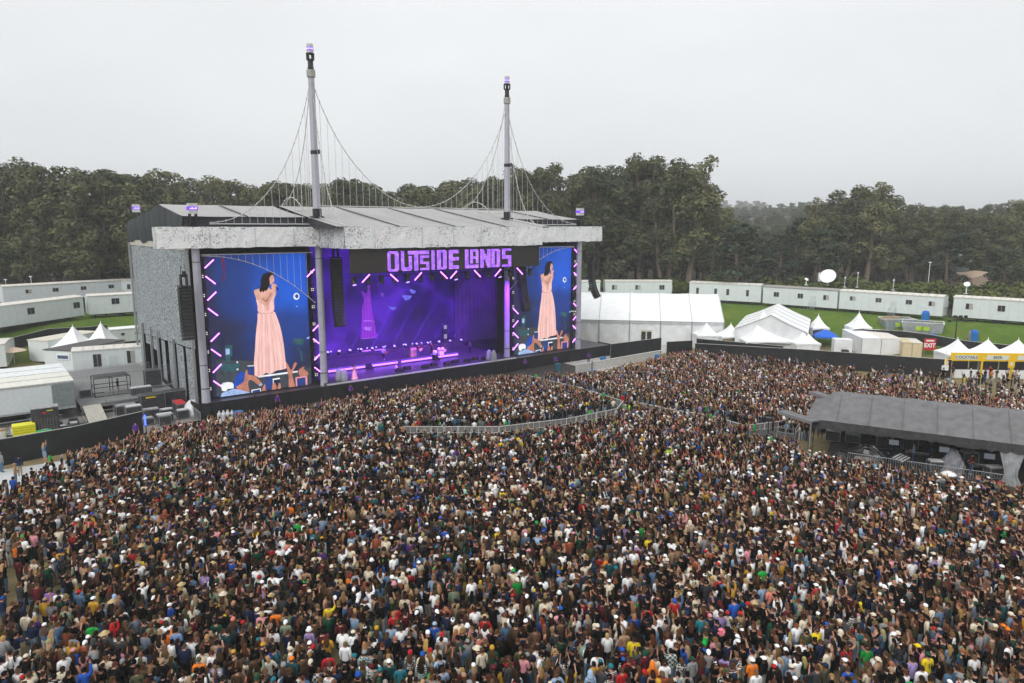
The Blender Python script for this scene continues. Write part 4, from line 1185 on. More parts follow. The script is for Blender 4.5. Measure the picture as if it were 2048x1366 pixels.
for z in (1.0, 2.0, 3.0):
    for a, b_ in (((15, -.6), (16.6, -.6)), ((15, 1.0), (16.6, 1.0)), ((15, -.6), (15, 1.0))): mb.tube([(*a, z), (*b_, z)], .03, 4)
mb.tube([(15, -.6, 0), (16.6, -.6, 2)], .03, 4); mb.tube([(16.6, -.6, 2), (15, -.6, 3.6)], .03, 4)
tag(mb.build('scaffold_frame', DARKST, None, FO, FA), 'dark scaffold frame against right end of mixing tent', 'scaffold', None, 'thing')
mb = MB(); mb.poly([(16.0, -.7, 0), (18, -.7, 0), (18, -.7, 3.4), (16.0, -.7, 3.4)])
def F(s, y, z=0): 
    c, sn = math.cos(FA), math.sin(FA); return (FO.x + s * c - y * sn, FO.y + s * sn + y * c, z)
def fbar(s0, s1, y, label):
    n = max(1, round((s1 - s0) / 2.05))
    for i in range(n):
        o = child('steel_barrier', BARR, None, F(s0 + (s1 - s0) * i / n, y, FDZ), (0, 0, FA)); tag(o, label, 'barrier', 'steel barriers before the mixing tent', 'thing')
fbar(3.0, 13.6, -1.4, 'silver railing barrier along crowd side of mixing tent')
LANES.append([F(1, -1.4)[:2], F(16, -1.4)[:2]])
# inside: desks, covered consoles, racks, screens
def rackcase(label, p, rz, w_, d_, h, top=None, cat='road case', name='road_case', grp=None):
    t_ = thing(name, label, cat, p, rz, grp)
    mb = MB(); mb.b2(-w_ / 2, w_ / 2, -d_ / 2, d_ / 2, .12, h); mb.build('body', CASE, t_)
    mb = MB(); e = .02
    for sx_ in (-1, 1):
        for sy in (-1, 1): mb.b2(sx_ * w_ / 2 - e, sx_ * w_ / 2 + e, sy * d_ / 2 - e, sy * d_ / 2 + e, .11, h + .01)
        for z in (.12, h): mb.b2(-w_ / 2 - .01, w_ / 2 + .01, sx_ * d_ / 2 - e, sx_ * d_ / 2 + e, z - e, z + e * .8)
        for z in (.12, h): mb.b2(sx_ * w_ / 2 - e, sx_ * w_ / 2 + e, -d_ / 2 + .03, d_ / 2 - .03, z - e, z + e * .8)
    mb.build('metal_edging', STEEL, t_)
    if top:
        mb = MB(); mb.b2(-w_ / 2 + .05, w_ / 2 - .05, -d_ / 2 + .05, d_ / 2 - .05, h + .03, h + .1); mb.build('lid', top, t_)
    mb = MB()
    for sx_ in (-1, 1):
        for sy in (-1, 1): mb.tube([(sx_ * (w_ / 2 - .12) - .03, sy * (d_ / 2 - .12), .06), (sx_ * (w_ / 2 - .12) + .03, sy * (d_ / 2 - .12), .06)], .06, 6)
    mb.build('castor', RUBBER, t_)
    return t_
GREYTOP = mat('grey_case_top', (.30, .30, .31), .6, var=.4, scale=4); WHTOP = mat('pale_case_top', (.55, .55, .56), .5, var=.35, scale=5)
def covered(label, p, r_, m, seed):
    rr = random.Random(seed); mb = MB(); n = 18; K = 7; vs, fs = [], []
    for k in range(K):
        q = k / (K - 1)
        for i in range(n):
            a = 2 * math.pi * i / n
            rad = (1 - .75 * q ** 2.2) * (1 + rr.uniform(-.13, .13))
            vs.append((r_[0] * rad * math.cos(a), r_[1] * rad * math.sin(a), r_[2] * q * (1 + rr.uniform(-.08, .08))))
    for k in range(K - 1):
        for i in range(n):
            a, b_ = k * n + i, k * n + (i + 1) % n; fs.append((a, b_, b_ + n, a + n))
    fs.append(tuple((K - 1) * n + i for i in range(n)))
    mb.add(vs, fs); return mb.alone('covered_console', m, label, 'covered console', p, FA)
POLY = mat('black_plastic_sheet', (.012, .012, .013), .22, spec=.5, bump=.5, bscale=3)
covered('mixing console wrapped in glossy black plastic at left of mixing tent', F(4.3, .2, FDZ), (1.8, 1.0, 1.5), POLY, 3)
covered('low bundle in black plastic beside left end of mixing tent barrier', F(2.5, -.5, FDZ), (1.0, .7, .9), POLY, 4)
covered('tilted console under grey dust sheet in middle of mixing tent', F(10.4, .8, FDZ), (.9, .8, 1.9), mat('grey_dust_sheet', (.20, .20, .22), .6, bump=.4, bscale=3), 5)
for s, y, lab in ((6.8, .4, 'sloping mixing desk with pale faders beside black wrapped console'), (8.0, 2.6, 'second mixing desk at back of mixing tent'), (12.6, 1.6, 'lighting desk with small screens at right of mixing tent')):
    d_ = thing('mixing_desk', lab, 'mixing desk', F(s, y, FDZ), FA + R(70 if s < 7 else 180), 'desks in the mixing tent')
    mb = MB(); mb.prism([(-.9, -.5, .7), (-.9, .5, .95), (-.9, .5, .8), (-.9, -.5, .6)], (1.8, 0, 0)); mb.build('surface', CASE, d_)
    mb = MB()
    for i in range(9):
        for j in range(4): mb.box((-.75 + .19 * i, -.36 + .22 * j, .76 + .055 * j), (.09, .13, .03))
    mb.build('fader_bank', WHTOP, d_)
    mb = MB()
    for dx in (-.8, .8): mb.b2(dx - .05, dx + .05, -.3, .4, 0, .64)
    mb.build('stand', DARKST, d_)
for i, (s, y, h, lab) in enumerate(((1.3, 5.5, 1.0, 'road case with pale lid at left back of mixing tent'), (2.9, 5.8, .8, 'low road case at back left of mixing tent'), (5.4, 5.2, 1.2, 'tall road case at centre back of mixing tent'),
        (7.4, 6.2, 1.0, 'road case against rear cloth of mixing tent'), (9.3, .6, .9, 'silver edged road case before grey dust sheet'), (11.6, 3.2, 1.3, 'dark equipment rack right of grey dust sheet'), (13.2, 1.2, .9, 'low rack left of tied silver curtain'))):
    rackcase(lab, F(s, y, FDZ), FA + .1 * i, 1.2, .75, h, WHTOP if i % 2 == 0 else GREYTOP, grp='cases in the mixing tent')
for s, y, lab in ((9.9, 4.2, 'small lit computer screen in middle of mixing tent'), (6.2, 4.4, 'small lit computer screen behind the sloping desk'), (13.0, 4.0, 'small lit computer screen at right of mixing tent')):
    d_ = thing('computer_screen', lab, 'computer screen', F(s, y - .8, 1.5), FA, 'screens in the mixing tent')
    mb = MB(); mb.b2(-.4, .4, 0, .05, 0, .5); mb.build('case', DARKST, d_)
    mb = MB(); mb.b2(-.37, .37, -.01, -.002, .03, .47); mb.build('display', glow('pale_screen', (.35, .4, .45), .3), d_)
    mb = MB(); mb.b2(-.06, .06, 0, .06, -.9, 0); mb.build('stand', DARKST, d_)
mb = MB(); mb.lathe([(.55, 0), (.53, .08), (.33, .22), (.04, .3)], n=10); mb.alone('umbrella', mat('white_umbrella', (.75, .76, .76), .5), 'open white umbrella in crowd beside mixing tent barrier', 'umbrella', F(10.0, -2.6, 1.5), 0, smooth=True)
# camera platform left of it with two small roofs
cp = thing('camera_platform', 'small steel camera platform left of the mixing tent', 'platform', F(-3.2, 3.2), FA)
mb = MB(); mb.b2(-1.7, 1.7, -1.0, 1.0, 1.0, 1.15); mb.build('deck', mat('plywood_deck', (.12, .11, .10)), cp)
mb = MB()
for dx in (-1.6, 0, 1.6):
    for dy in (-.9, .9): mb.tube([(dx, dy, 0), (dx, dy, 1.0)], .035, 4)
for dx in (-1.6, 0): mb.tube([(dx, -.9, 0), (dx + 1.6, -.9, 1)], .025, 4); mb.tube([(dx + 1.6, -.9, 0), (dx, -.9, 1)], .025, 4)
for z in (1.7, 2.1): mb.tube([(.1, -.95, z), (1.65, -.95, z), (1.65, .95, z)], .03, 4)
for dx in (.1, 1.65): mb.tube([(dx, -.95, 1.1), (dx, -.95, 2.1)], .03, 4)
mb.build('railing', STEEL, cp)
mb = MB(); mb.tube([(-.8, 0, 1.15), (-.8, 0, 2.3)], .05, 6); mb.b2(-1.1, -.5, -.2, .3, 2.3, 2.65); mb.build('broadcast_camera', DARKST, cp)
for k, (x0, y0, x1, y1, dep, z) in enumerate(((1557, 824, 1624, 845, .9, 3.9), (1622, 785, 1662, 799, .8, 4.2))):
    a, b_ = G(x0, y0, z), G(x1, y1, z); d = b_ - a
    pr = thing('sun_shade', 'small flat grey shade roof ' + ('over camera platform left of mixing tent' if k == 0 else 'behind the left rear corner of mixing tent'), 'shade', a, math.atan2(d.y, d.x))
    mb = MB(); mb.b2(0, d.length, -.05, dep, 0, .1); mb.build('panel', GREYC, pr)
    mb = MB(); mb.b2(-.04, d.length + .04, -.12, -.055, -.14, .14); mb.build('edge_rail', STEEL, pr)
    mb = MB()
    for sx_ in (.1, d.length - .1): mb.tube([(sx_, .0 if sx_ > 1 else dep, -z), (sx_, .0 if sx_ > 1 else dep, 0)], .06, 6)
    mb.build('post', STEEL, pr)
# ---------------------------------------------------------------- site trailers
def trailer(label, a, b_, depth, h, wins, zf=.6, cat='trailer', name='site_trailer', roofm=TROOF, door=None, grp='white site trailers around the field', ridged=True, right_end=None):
    a, b_ = Vector(a), Vector(b_)
    d = b_ - a; L = math.hypot(d.x, d.y)
    t_ = thing(name, label, cat, (a.x, a.y, a.z - zf), math.atan2(d.y, d.x), grp)
    mb = MB(); mb.b2(0, L, 0, depth, zf, zf + h); wl = mb.build('body', TRAIL, t_)
    mb = MB(); nl = int(L / 1.22)
    for i in range(1, nl): mb.b2(i * L / nl - .015, i * L / nl + .015, -.012, -.002, zf + .05, zf + h - .05)
    mb.build('panel_joint', mat('trailer_joint', (.50, .55, .55), .6), wl)
    mb = MB(); n = 8; vs, fs = [], []
    for i in range(n + 1):
        y = -.1 + (depth + .2) * i / n; z = zf + h + .004 + .22 * math.sin(math.pi * i / n)
        vs += [(-.08, y, z), (L + .08, y, z)]
    for i in range(n): fs.append((2 * i, 2 * i + 1, 2 * i + 3, 2 * i + 2))
    mb.add(vs, fs); mb.b2(-.06, L + .06, -.09, -.004, zf + h - .12, zf + h); rf = mb.build('roof', roofm, t_, smooth=False)
    if ridged:
        mb = MB(); k = int(L / 1.2)
        for i in range(1, k):
            x = i * L / k
            for j in range(n):
                y0, y1 = -.1 + (depth + .2) * j / n, -.1 + (depth + .2) * (j + 1) / n
                mb.tube([(x, y0, zf + h + .03 + .22 * math.sin(math.pi * j / n)), (x, y1, zf + h + .03 + .22 * math.sin(math.pi * (j + 1) / n))], .035, 4, False)
        mb.build('rib', mat('roof_rib', (.45, .43, .40), .6), rf)
    for (u, wz, ww, wh) in wins:
        x = u * L
        w1 = MB(); w1.b2(x - ww / 2 - .06, x + ww / 2 + .06, -.03, -.002, zf + wz - wh / 2 - .06, zf + wz + wh / 2 + .06)
        wo = w1.build('window', mat('window_frame', (.60, .60, .58), .5), t_)
        w2 = MB(); w2.b2(x - ww / 2, x - .02 if ww > .8 else x + ww / 2, -.045, -.031, zf + wz - wh / 2, zf + wz + wh / 2)
        if ww > .8:
            w2.m = 1; w2.b2(x + .02, x + ww / 2, -.043, -.031, zf + wz - wh / 2, zf + wz + wh / 2)
        w2.build('pane', [GLASS, BLIND if (int(u * 97) % 2) else GLASS], wo)
    if door:
        dm = MB(); dm.b2(door * L - .5, door * L + .5, -.03, -.004, zf + .05, zf + 2.1); dm.build('door', mat('trailer_door', (.56, .60, .60), .5), t_)
        dm = MB()
        for q in range(3): dm.b2(door * L - .55, door * L + .55, -.35 - .3 * q, -.05 - .3 * q, zf - .2 * (q + 1), zf - .2 * (q + 1) + .06)
        for q in (-.55, .55): dm.tube([(door * L + q, -.1, zf), (door * L + q, -.1, zf + .95), (door * L + q, -.95, zf + .3), (door * L + q, -.95, 0)], .025, 4)
        dm.build('steps', STEEL, t_)
    if L > 8 and ridged:
        ac = MB(); ac.b2(L + .005, L + .4, depth * .35, depth * .65, zf + h * .45, zf + h * .72); ac.build('air_conditioner', mat('dull_alloy', (.45, .47, .47), .4, .4), t_)
    mb = MB(); mb.b2(.1, L - .1, .15, depth - .15, zf - .18, zf)
    for u in (.12, .3, .5, .62, .85): mb.b2(u * L - .2, u * L + .2, .2, .6, 0, zf - .18)
    for u in (.54, .60):
        mb.tube([(u * L, .12, .35), (u * L, .34, .35)], .35, 10)
    mb.build('undercarriage', DARKST, t_)
    return t_
ZT_ = 5.0
def TP(x, y, z=ZT_): return G(x, y, z)
Wn = lambda us, wz=1.7, ww=1.0, wh=.95: [(u, wz, ww, wh) for u in us]
trailer('white site trailer with four small windows below two satellite masts on right', TP(1677, 617), TP(1884, 633), 3.2, 3.35, Wn((.14, .40, .69, .90), 2.05, .95, .75), door=.545)
trailer('white site trailer at right edge under a small satellite dish', TP(1904, 633), TP(2075, 646), 3.2, 3.35, Wn((.20, .58, .9), 1.9, 1.0, .95))
trailer('white site trailer carrying the large satellite dish', TP(1525, 606), TP(1673, 617), 3.2, 3.35, Wn((.19, .52, .86), 1.9, 1.0, .9), door=.69, roofm=mat('dark_trailer_roof', (.30, .28, .27), .6), ridged=False)
trailer('white site trailer with four narrow upright windows right of big white tent', TP(1378, 597), TP(1521, 605), 3.2, 3.45, Wn((.12, .38, .55, .82), 1.75, .55, 1.25))
trailer('white site trailer with three windows behind ridge of big white tent', AT(1210, 596, 150), AT(1343, 596, 150), 3.2, 3.6, Wn((.14, .49, .85), 2.3, 1.1, .95), zf=.6)
trailer('white site trailer partly hidden behind right end column of stage', AT(1130, 597, 148), AT(1200, 597, 148), 3.2, 3.6, Wn((.72,), 2.0, .9, .8), ridged=False)
trailer('nearest white site trailer at left edge on grass bank', TP(-60, 664), TP(169, 630.5), 3.2, 3.25, Wn((.50, .93), 1.9, 1.25, 1.0), ridged=False)
trailer('white site trailer with one window left of the grey stage wall', TP(178, 629.5), TP(290, 622), 3.2, 3.25, Wn((.48,), 2.1, 1.2, 1.0), ridged=False)
trailer('long white site trailer behind the others at left edge', AT(8, 606, 131), AT(243, 590, 147), 3.2, 3.1, Wn((.2, .42, .66, .91), 1.9, 1.0, .7), ridged=False)
trailer('grey site trailer just left of stage wall in rear row', AT(241, 590, 147), AT(300, 588, 149), 3.0, 3.1, Wn((.3,), 1.7, .6, 1.0), ridged=False)
# backstage offices (left)
trailer('white office cabin with ribbed roof and two upright windows against stage wall', G(148, 748, .5), G(292, 736, .5), 3.4, 3.1, [(.33, 1.6, .95, 1.7), (.80, 1.75, .95, 1.7)], door=.55, name='office_cabin', cat='cabin', grp='backstage office cabins')
def cabin_end(label, near_l, near_r, length, h, roofm, sign=False, zf=.4):
    a, b_ = Vector(near_l), Vector(near_r); d = b_ - a; L = math.hypot(d.x, d.y)
    t_ = thing('office_cabin', label, 'cabin', (a.x, a.y, 0), math.atan2(d.y, d.x), 'backstage office cabins')
    mb = MB(); mb.b2(0, L, 0, length, zf, zf + h); mb.build('body', TRAIL, t_)
    mb = MB(); mb.b2(-.08, L + .08, -.08, length + .08, zf + h + .003, zf + h + .12); mb.build('roof', roofm, t_)
    for u in (.18, .42, .66, .86):
        mb = MB(); mb.b2(-.04, -.003, u * length - .4, u * length + .4, zf + 1.0, zf + 2.2); mb.build('window', GLASS, t_)
    if sign:
        mb = MB(); mb.b2(L * .45, L * .92, -.10, -.02, zf + 1.9, zf + 2.75); mb.m = 1; mb.b2(L * .5, L * .87, -.12, -.101, zf + 2.05, zf + 2.5); mb.build('air_conditioner', [OFFWH, mat('blue_grille', (.06, .10, .17))], t_)
    mb = MB(); mb.b2(.1, L - .1, .1, length - .1, 0, zf); mb.build('base', DARKST, t_)
cabin_end('white office cabin with dark flat roof and blue grille on its end', G(92, 745, .4), G(148, 748, .4), 9.5, 3.1, mat('dark_flat_roof', (.10, .095, .095), .8), True)
cabin_end('white office cabin with cream roof behind the dark roofed one', G(60, 722, .4), G(100, 724, .4), 9.5, 3.1, mat('cream_roof', (.66, .62, .52), .6))
trailer('pale cabin end at left edge above the truck trailers', G(-60, 738, .4), G(14, 733, .4), 6, 3.3, [], ridged=False, name='office_cabin', cat='cabin', grp='backstage office cabins')
trailer('small white service trailer with roof vents against stage wall', GT(222, 686, .3), GT(292, 683, .3), 2.4, 2.2, Wn((.35, .75), 1.3, .5, .4), zf=.3, name='service_trailer', cat='trailer', roofm=WHITE, grp=None, ridged=False)
# dishes and masts on the trailers
def dish(label, p, r_, az, el, stand):
    t_ = thing('satellite_dish', label, 'satellite dish', p, az)
    mb = MB(); pr = [(r_ * q, .35 * r_ * q * q) for q in (0.02, .25, .5, .75, 1.0)] + [(r_ * q, .35 * r_ * q * q - .03) for q in (1.0, .6, .02)]
    mb.lathe(pr, n=20)
    o = mb.build('reflector', WHITE, t_, smooth=True); o.location = (0, 0, stand + r_ * .55); o.rotation_euler = (R(90) - el, 0, 0)
    mb = MB(); mb.tube([(0, 0, 0), (0, 0, stand)], .09, 6); mb.b2(-.35, .35, -.05, .05, 0, .08); mb.b2(-.05, .05, -.35, .35, .081, .16)
    if r_ > 1: mb.b2(-r_ * 1.15, -r_ * .8, -.2, .3, stand, stand + r_ * 1.1); mb.tube([(-r_, 0, stand + .2), (0, 0, stand + .2)], .1, 5)
    mb.build('mount', OFFWH, t_)
    mb = MB(); mb.tube([(0, 0, stand + .1), (0, -r_ * .9, stand + r_ * .75)], .03, 5); mb.b2(-.08, .08, -r_ * .95, -r_ * .8, stand + r_ * .7, stand + r_ * .85); mb.build('feed_arm', OFFWH, t_)
def on_roof(x, y, d=1.6): 
    p = G(x, y, 8.6); return Vector((p.x, p.y, 8.55))
dish('large white satellite dish on a trailer roof', on_roof(1655, 570), 1.55, R(-35), R(35), .7)
dish('small white satellite dish on the far right trailer', on_roof(1932, 587), .5, R(-30), R(40), 1.3)
dish('tiny satellite dish left of the large dish', on_roof(1612, 570), .38, R(10), R(50), .9)
for x, y, h, lab in ((1689, 574, 1.7, 'short camera mast on trailer roof right of large dish'), (1714, 574, 2.6, 'thin aerial mast right of the large dish'), (1786, 580, 1.7, 'short camera mast on middle of four windowed trailer')):
    t_ = thing('roof_mast', lab, 'mast', on_roof(x, y), 0, 'masts on trailer roofs')
    mb = MB(); mb.tube([(0, 0, 0), (0, 0, h)], .04, 5); mb.b2(-.25, .25, -.25, .25, 0, .06); mb.build('pole', OFFWH, t_)
    mb = MB(); mb.b2(-.12, .12, -.1, .1, h, h + .3); mb.build('head', OFFWH, t_)
for x, y, lab in ((17, 612, 'thin lamp pole on grass bank at far left'), (67, 606, 'thin lamp pole behind left trailers'), (1857, 560, 'thin white pole standing among trees on right')):
    p = AT(x, y, 140); t_ = thing('lamp_pole', lab, 'pole', p)
    mb = MB(); mb.tube([(0, 0, -4), (0, 0, 5.2 if x < 200 else 3.4)], .06, 5); mb.build('pole', OFFWH, t_)
    mb = MB(); mb.b2(-.25, .25, -.1, .1, 5.2 if x < 200 else 3.4, 5.4 if x < 200 else 3.6); mb.build('lamp', OFFWH, t_)
# ---------------------------------------------------------------- large white tents
def frame_tent(label, p0, ax, length, half, eave, ridge, bays, wins=False, gable_front=False, zb=0.0):
    t_ = thing('marquee', label, 'marquee', (p0[0], p0[1], zb), ax)
    mb = MB(); n = 6; vs, fs = [], []
    prof_ = [(-.25, eave - .12), (0, eave)] + [(half * i / n, eave + (ridge - eave) * i / n - .10 * math.sin(math.pi * i / n)) for i in range(1, n + 1)]
    prof_ += [(2 * half - y, z) for y, z in prof_[-2::-1]]
    m_ = len(prof_); NS = bays * 4
    for i in range(NS + 1):
        s = length * i / NS; sg = .09 * abs(math.sin(math.pi * i / 4))
        for (y, z) in prof_: vs.append((s, y, z - sg * (1 if 1 < prof_.index((y, z)) < m_ - 2 else 0)))
    for i in range(NS):
        for k in range(m_ - 1):
            a = i * m_ + k; fs.append((a, a + m_, a + m_ + 1, a + 1))
    mb.add(vs, fs); rf = mb.build('roof', WHITE, t_, smooth=True)
    for i in range(bays + 1):
        s = length * i / bays
        mb = MB()
        for (a, b_) in zip(prof_[1:-2], prof_[2:-1]): mb.tube([(s, a[0], a[1] + .02), (s, b_[0], b_[1] + .02)], .10, 4, False)
        mb.build('rafter', mat('tent_rail', (.52, .52, .52), .4), rf)
    wl = OFFWH
    mb = MB(); nn = bays * 10; vs, fs = [], []
    for i in range(nn + 1):
        s = length * i / nn
        for k in range(5): vs.append((s, .05 + (.06 * math.sin(i * 1.3 + k) if 0 < k < 4 else 0), (eave - .1) * k / 4))
    for i in range(nn):
        for k in range(4): a = i * 5 + k; fs.append((a, a + 5, a + 6, a + 1))
    mb.add(vs, fs)
    mb.poly([(0.02, .06, 0), (0.02, 2 * half - .06, 0), (0.02, 2 * half - .06, eave), (0.02, half, ridge - .08), (0.02, .06, eave)])
    mb.poly([(length - .02, .06, 0), (length - .02, 2 * half - .06, 0), (length - .02, 2 * half - .06, eave), (length - .02, half, ridge - .08), (length - .02, .06, eave)])
    mb.poly([(0, 2 * half - .05, 0), (length, 2 * half - .05, 0), (length, 2 * half - .05, eave), (0, 2 * half - .05, eave)])
    mb.build('wall', wl, t_)
    for i in range(bays + 1):
        s = length * i / bays
        mb = MB(); mb.b2(s - .09, s + .09, -.12, -.01, 0, eave - .05); mb.build('post', STEEL, t_)
    mb = MB(); mb.b2(0, length, -.1, -.02, eave - .62, eave - .5); mb.build('eave_rail', mat('tent_rail', (.52, .52, .52)), t_)
    if wins:
        for u in wins:
            dr = MB(); dr.b2(u - .95, u + .95, -.14, -.03, 0, 2.6); d_ = dr.build('door', mat('cream_door_frame', (.60, .56, .48), .5), t_)
            for dx in (-.48, .48):
                g = MB(); g.b2(u + dx - .36, u + dx + .36, -.16, -.145, .25, 2.3); g.build('pane', GLASS, d_)
    return t_
tl, tr_ = G(1161, 637, 4.3), G(1448, 643, 4.3)
d = tr_ - tl; ax = math.atan2(d.y, d.x); L5 = d.length
bay = L5 / 4.62
frame_tent('huge white marquee with clear sidewall bays right of stage', (tr_.x - d.x / L5 * bay * 7, tr_.y - d.y / L5 * bay * 7), ax, bay * 7, 9.0, 4.3, 8.1, 7, wins=(bay * 4.55,))
# gable fronted tent: built with its length running away from the viewer
ga, gb = G(1470, 657, 4.0), G(1613, 665, 4.0)
d = gb - ga; half = d.length / 2
frame_tent('white gable fronted marquee right of the huge one', (gb.x, gb.y), math.atan2(d.y, d.x) + R(90), 18.0, half, 4.0, 6.4, 4)
def pagoda(label, p, w_, eave, peak, rz=0.0, walls=(), leg=True, m=WHITE, zb=0.0, grp='white peaked canopies'):
    t_ = thing('pagoda_tent', label, 'tent', (p[0], p[1], zb), rz, grp)
    mb = MB(); N = 8; K = 9; vs, fs = [], []
    h = w_ / 2
    def edge(k):                                   # square ring, subdivided
        q = []
        for (x0, y0), (x1, y1) in (((-1, -1), (1, -1)), ((1, -1), (1, 1)), ((1, 1), (-1, 1)), ((-1, 1), (-1, -1))):
            for i in range(N): q.append((x0 + (x1 - x0) * i / N, y0 + (y1 - y0) * i / N))
        return q
    ring = edge(0); M_ = len(ring)
    for k in range(K):
        q = k / (K - 1); sc = 1 - q
        z = eave + (peak - eave) * (q ** 1.75 * .8 + q * .2)
        for (x, y) in ring:
            corner = max(abs(x), abs(y)); bulge = 1
            mid = 1 - min(abs(x), abs(y))
            zz = z - (.05 * mid * (1 - q) if k else -.10 * (1 - min(abs(x), abs(y))) ** 1.0 * 0)
            vs.append((x * h * (sc + .02), y * h * (sc + .02), zz))
    for k in range(K - 1):
        for i in range(M_):
            a, b_ = k * M_ + i, k * M_ + (i + 1) % M_; fs.append((a, b_, b_ + M_, a + M_))
    base = len(vs)
    for (x, y) in ring:
        mid = 1 - min(abs(x), abs(y))
        vs.append((x * h * 1.02, y * h * 1.02, eave - .34 + .16 * mid))
    for i in range(M_): fs.append((base + i, base + (i + 1) % M_, (i + 1) % M_, i))
    mb.add(vs, fs); mb.tube([(0, 0, peak - .25), (0, 0, peak + .32)], [.07, .03], 5); mb.build('canopy', m, t_, smooth=False)
    if leg:
        for sx_ in (-1, 1):
            for sy in (-1, 1):
                l = MB(); l.tube([(sx_ * (h - .06), sy * (h - .06), 0), (sx_ * (h - .06), sy * (h - .06), eave - .05)], .05, 5); l.build('leg', STEEL, t_)
    for wside in walls:
        c = {'f': ((-h, -h), (h, -h)), 'b': ((-h, h), (h, h)), 'l': ((-h, -h), (-h, h)), 'r': ((h, -h), (h, h))}[wside]
        wl = MB(); vs2, fs2 = [], []
        for i in range(13):
            u = i / 12; x, y = c[0][0] + (c[1][0] - c[0][0]) * u, c[0][1] + (c[1][1] - c[0][1]) * u
            for z in (0, eave - .2): vs2.append((x * .985 + .04 * math.sin(i * 2), y * .985 + .04 * math.cos(i * 2.1), z))
        for i in range(12): fs2.append((2 * i, 2 * i + 2, 2 * i + 3, 2 * i + 1))
        wl.add(vs2, fs2); wl.build('side_wall', OFFWH, t_)
    return t_
def pg(x0, x1, ybase, ze=2.5, dz=0):         # front eave corners in the survey -> (centre, width)
    a, b_ = G(x0, ybase, ze), G(x1, ybase, ze); d = b_ - a; w_ = d.length
    an = math.atan2(d.y, d.x); c = a + d * .5 + Vector((-math.sin(an), math.cos(an), 0)) * (w_ / 2)
    return (c.x, c.y), w_, an
for x0, x1, yb, pk, lab, ws in ((1396, 1441, 671, 4.3, 'small white peaked canopy in front of huge marquee corner', 'fl'), (1445, 1491, 673.5, 4.3, 'small white peaked canopy with olive back left of large one', 'lr'),
                       (1493, 1587, 683, 6.8, 'large white peaked canopy before gable fronted marquee', 'lr'), (1592, 1642, 687, 4.6, 'white peaked canopy with closed walls right of large one', 'flr')):
    c, w_, an = pg(x0, x1, yb); pagoda(lab, c, w_, 2.5, pk, an, ws)
for x0, x1, yb, pk, lab, ws in ((1626, 1669, 656, 4.6, 'white peaked canopy standing behind the blue popup canopy', 'lb'), (1707, 1757, 655, 4.9, 'white peaked canopy with open front left of skips', 'lrb')):
    pa, pb = GT(x0, yb, 2.6), GT(x1, yb, 2.6); w_ = pb.x - pa.x; c = (pa.x + w_ / 2, pa.y + w_ / 2); pagoda(lab, c, w_, 2.6, pk, 0, ws, zb=pa.z - 2.6)
for x0, x1, yb, pk, lab in ((104, 132, 684, 4.5, 'left white peaked canopy behind backstage offices'), (150, 172, 683, 4.6, 'right white peaked canopy behind backstage offices')):
    pass
c, w_, an = pg(100, 160, 689, 3.0); pagoda('left one of two white peaked canopies behind backstage cabins', c, w_, 2.6, 5.4, an, 'b', grp='pair of backstage canopies')
c, w_, an = pg(161, 216, 684, 3.0); pagoda('right one of two white peaked canopies behind backstage cabins', c, w_, 2.6, 5.6, an, 'b', grp='pair of backstage canopies')
def popup(label, p, w_, rz, m, h=2.1, pk=3.0):
    t_ = thing('popup_canopy', label, 'canopy', (p[0], p[1], 0), rz, None)
    q = w_ / 2; mb = MB(); mb.add([(-q, -q, h), (q, -q, h), (q, q, h), (-q, q, h), (-q * .15, -q * .15, pk), (q * .15, -q * .15, pk), (q * .15, q * .15, pk), (-q * .15, q * .15, pk)],
        [(0, 1, 5, 4), (1, 2, 6, 5), (2, 3, 7, 6), (3, 0, 4, 7), (4, 5, 6, 7)])
    mb.add([(-q, -q, h), (q, -q, h), (q, q, h), (-q, q, h), (-q, -q, h - .25), (q, -q, h - .25), (q, q, h - .25), (-q, q, h - .25)], [(0, 4, 5, 1), (1, 5, 6, 2), (2, 6, 7, 3), (3, 7, 4, 0)])
    mb.build('canopy', m, t_)
    for sx_ in (-1, 1):
        for sy in (-1, 1): l = MB(); l.tube([(sx_ * (q - .05), sy * (q - .05), 0), (sx_ * (q - .05), sy * (q - .05), h)], .04, 4); l.build('leg', DARKST, t_)
p = G(1651, 672, 2.0); popup('blue popup canopy below the white peaked canopy', (p.x, p.y), 3.6, R(-20), BLUEC)
p = G(1890, 691, 2.0); popup('blue popup canopy behind the red EXIT sign', (p.x + 1, p.y + 5), 3.4, R(10), BLUEC)
p = G(30, 733, .0); pr = thing('patio_umbrella', 'beige patio umbrella beside backstage cabins at left', 'umbrella', p)
mb = MB(); mb.lathe([(1.7, 2.3), (1.0, 2.6), (.1, 2.85)], n=8); mb.build('canopy', mat('beige_canvas', (.62, .48, .36), .7), pr); mb = MB(); mb.tube([(0, 0, 0), (0, 0, 2.6)], .04, 5); mb.build('pole', OFFWH, pr)
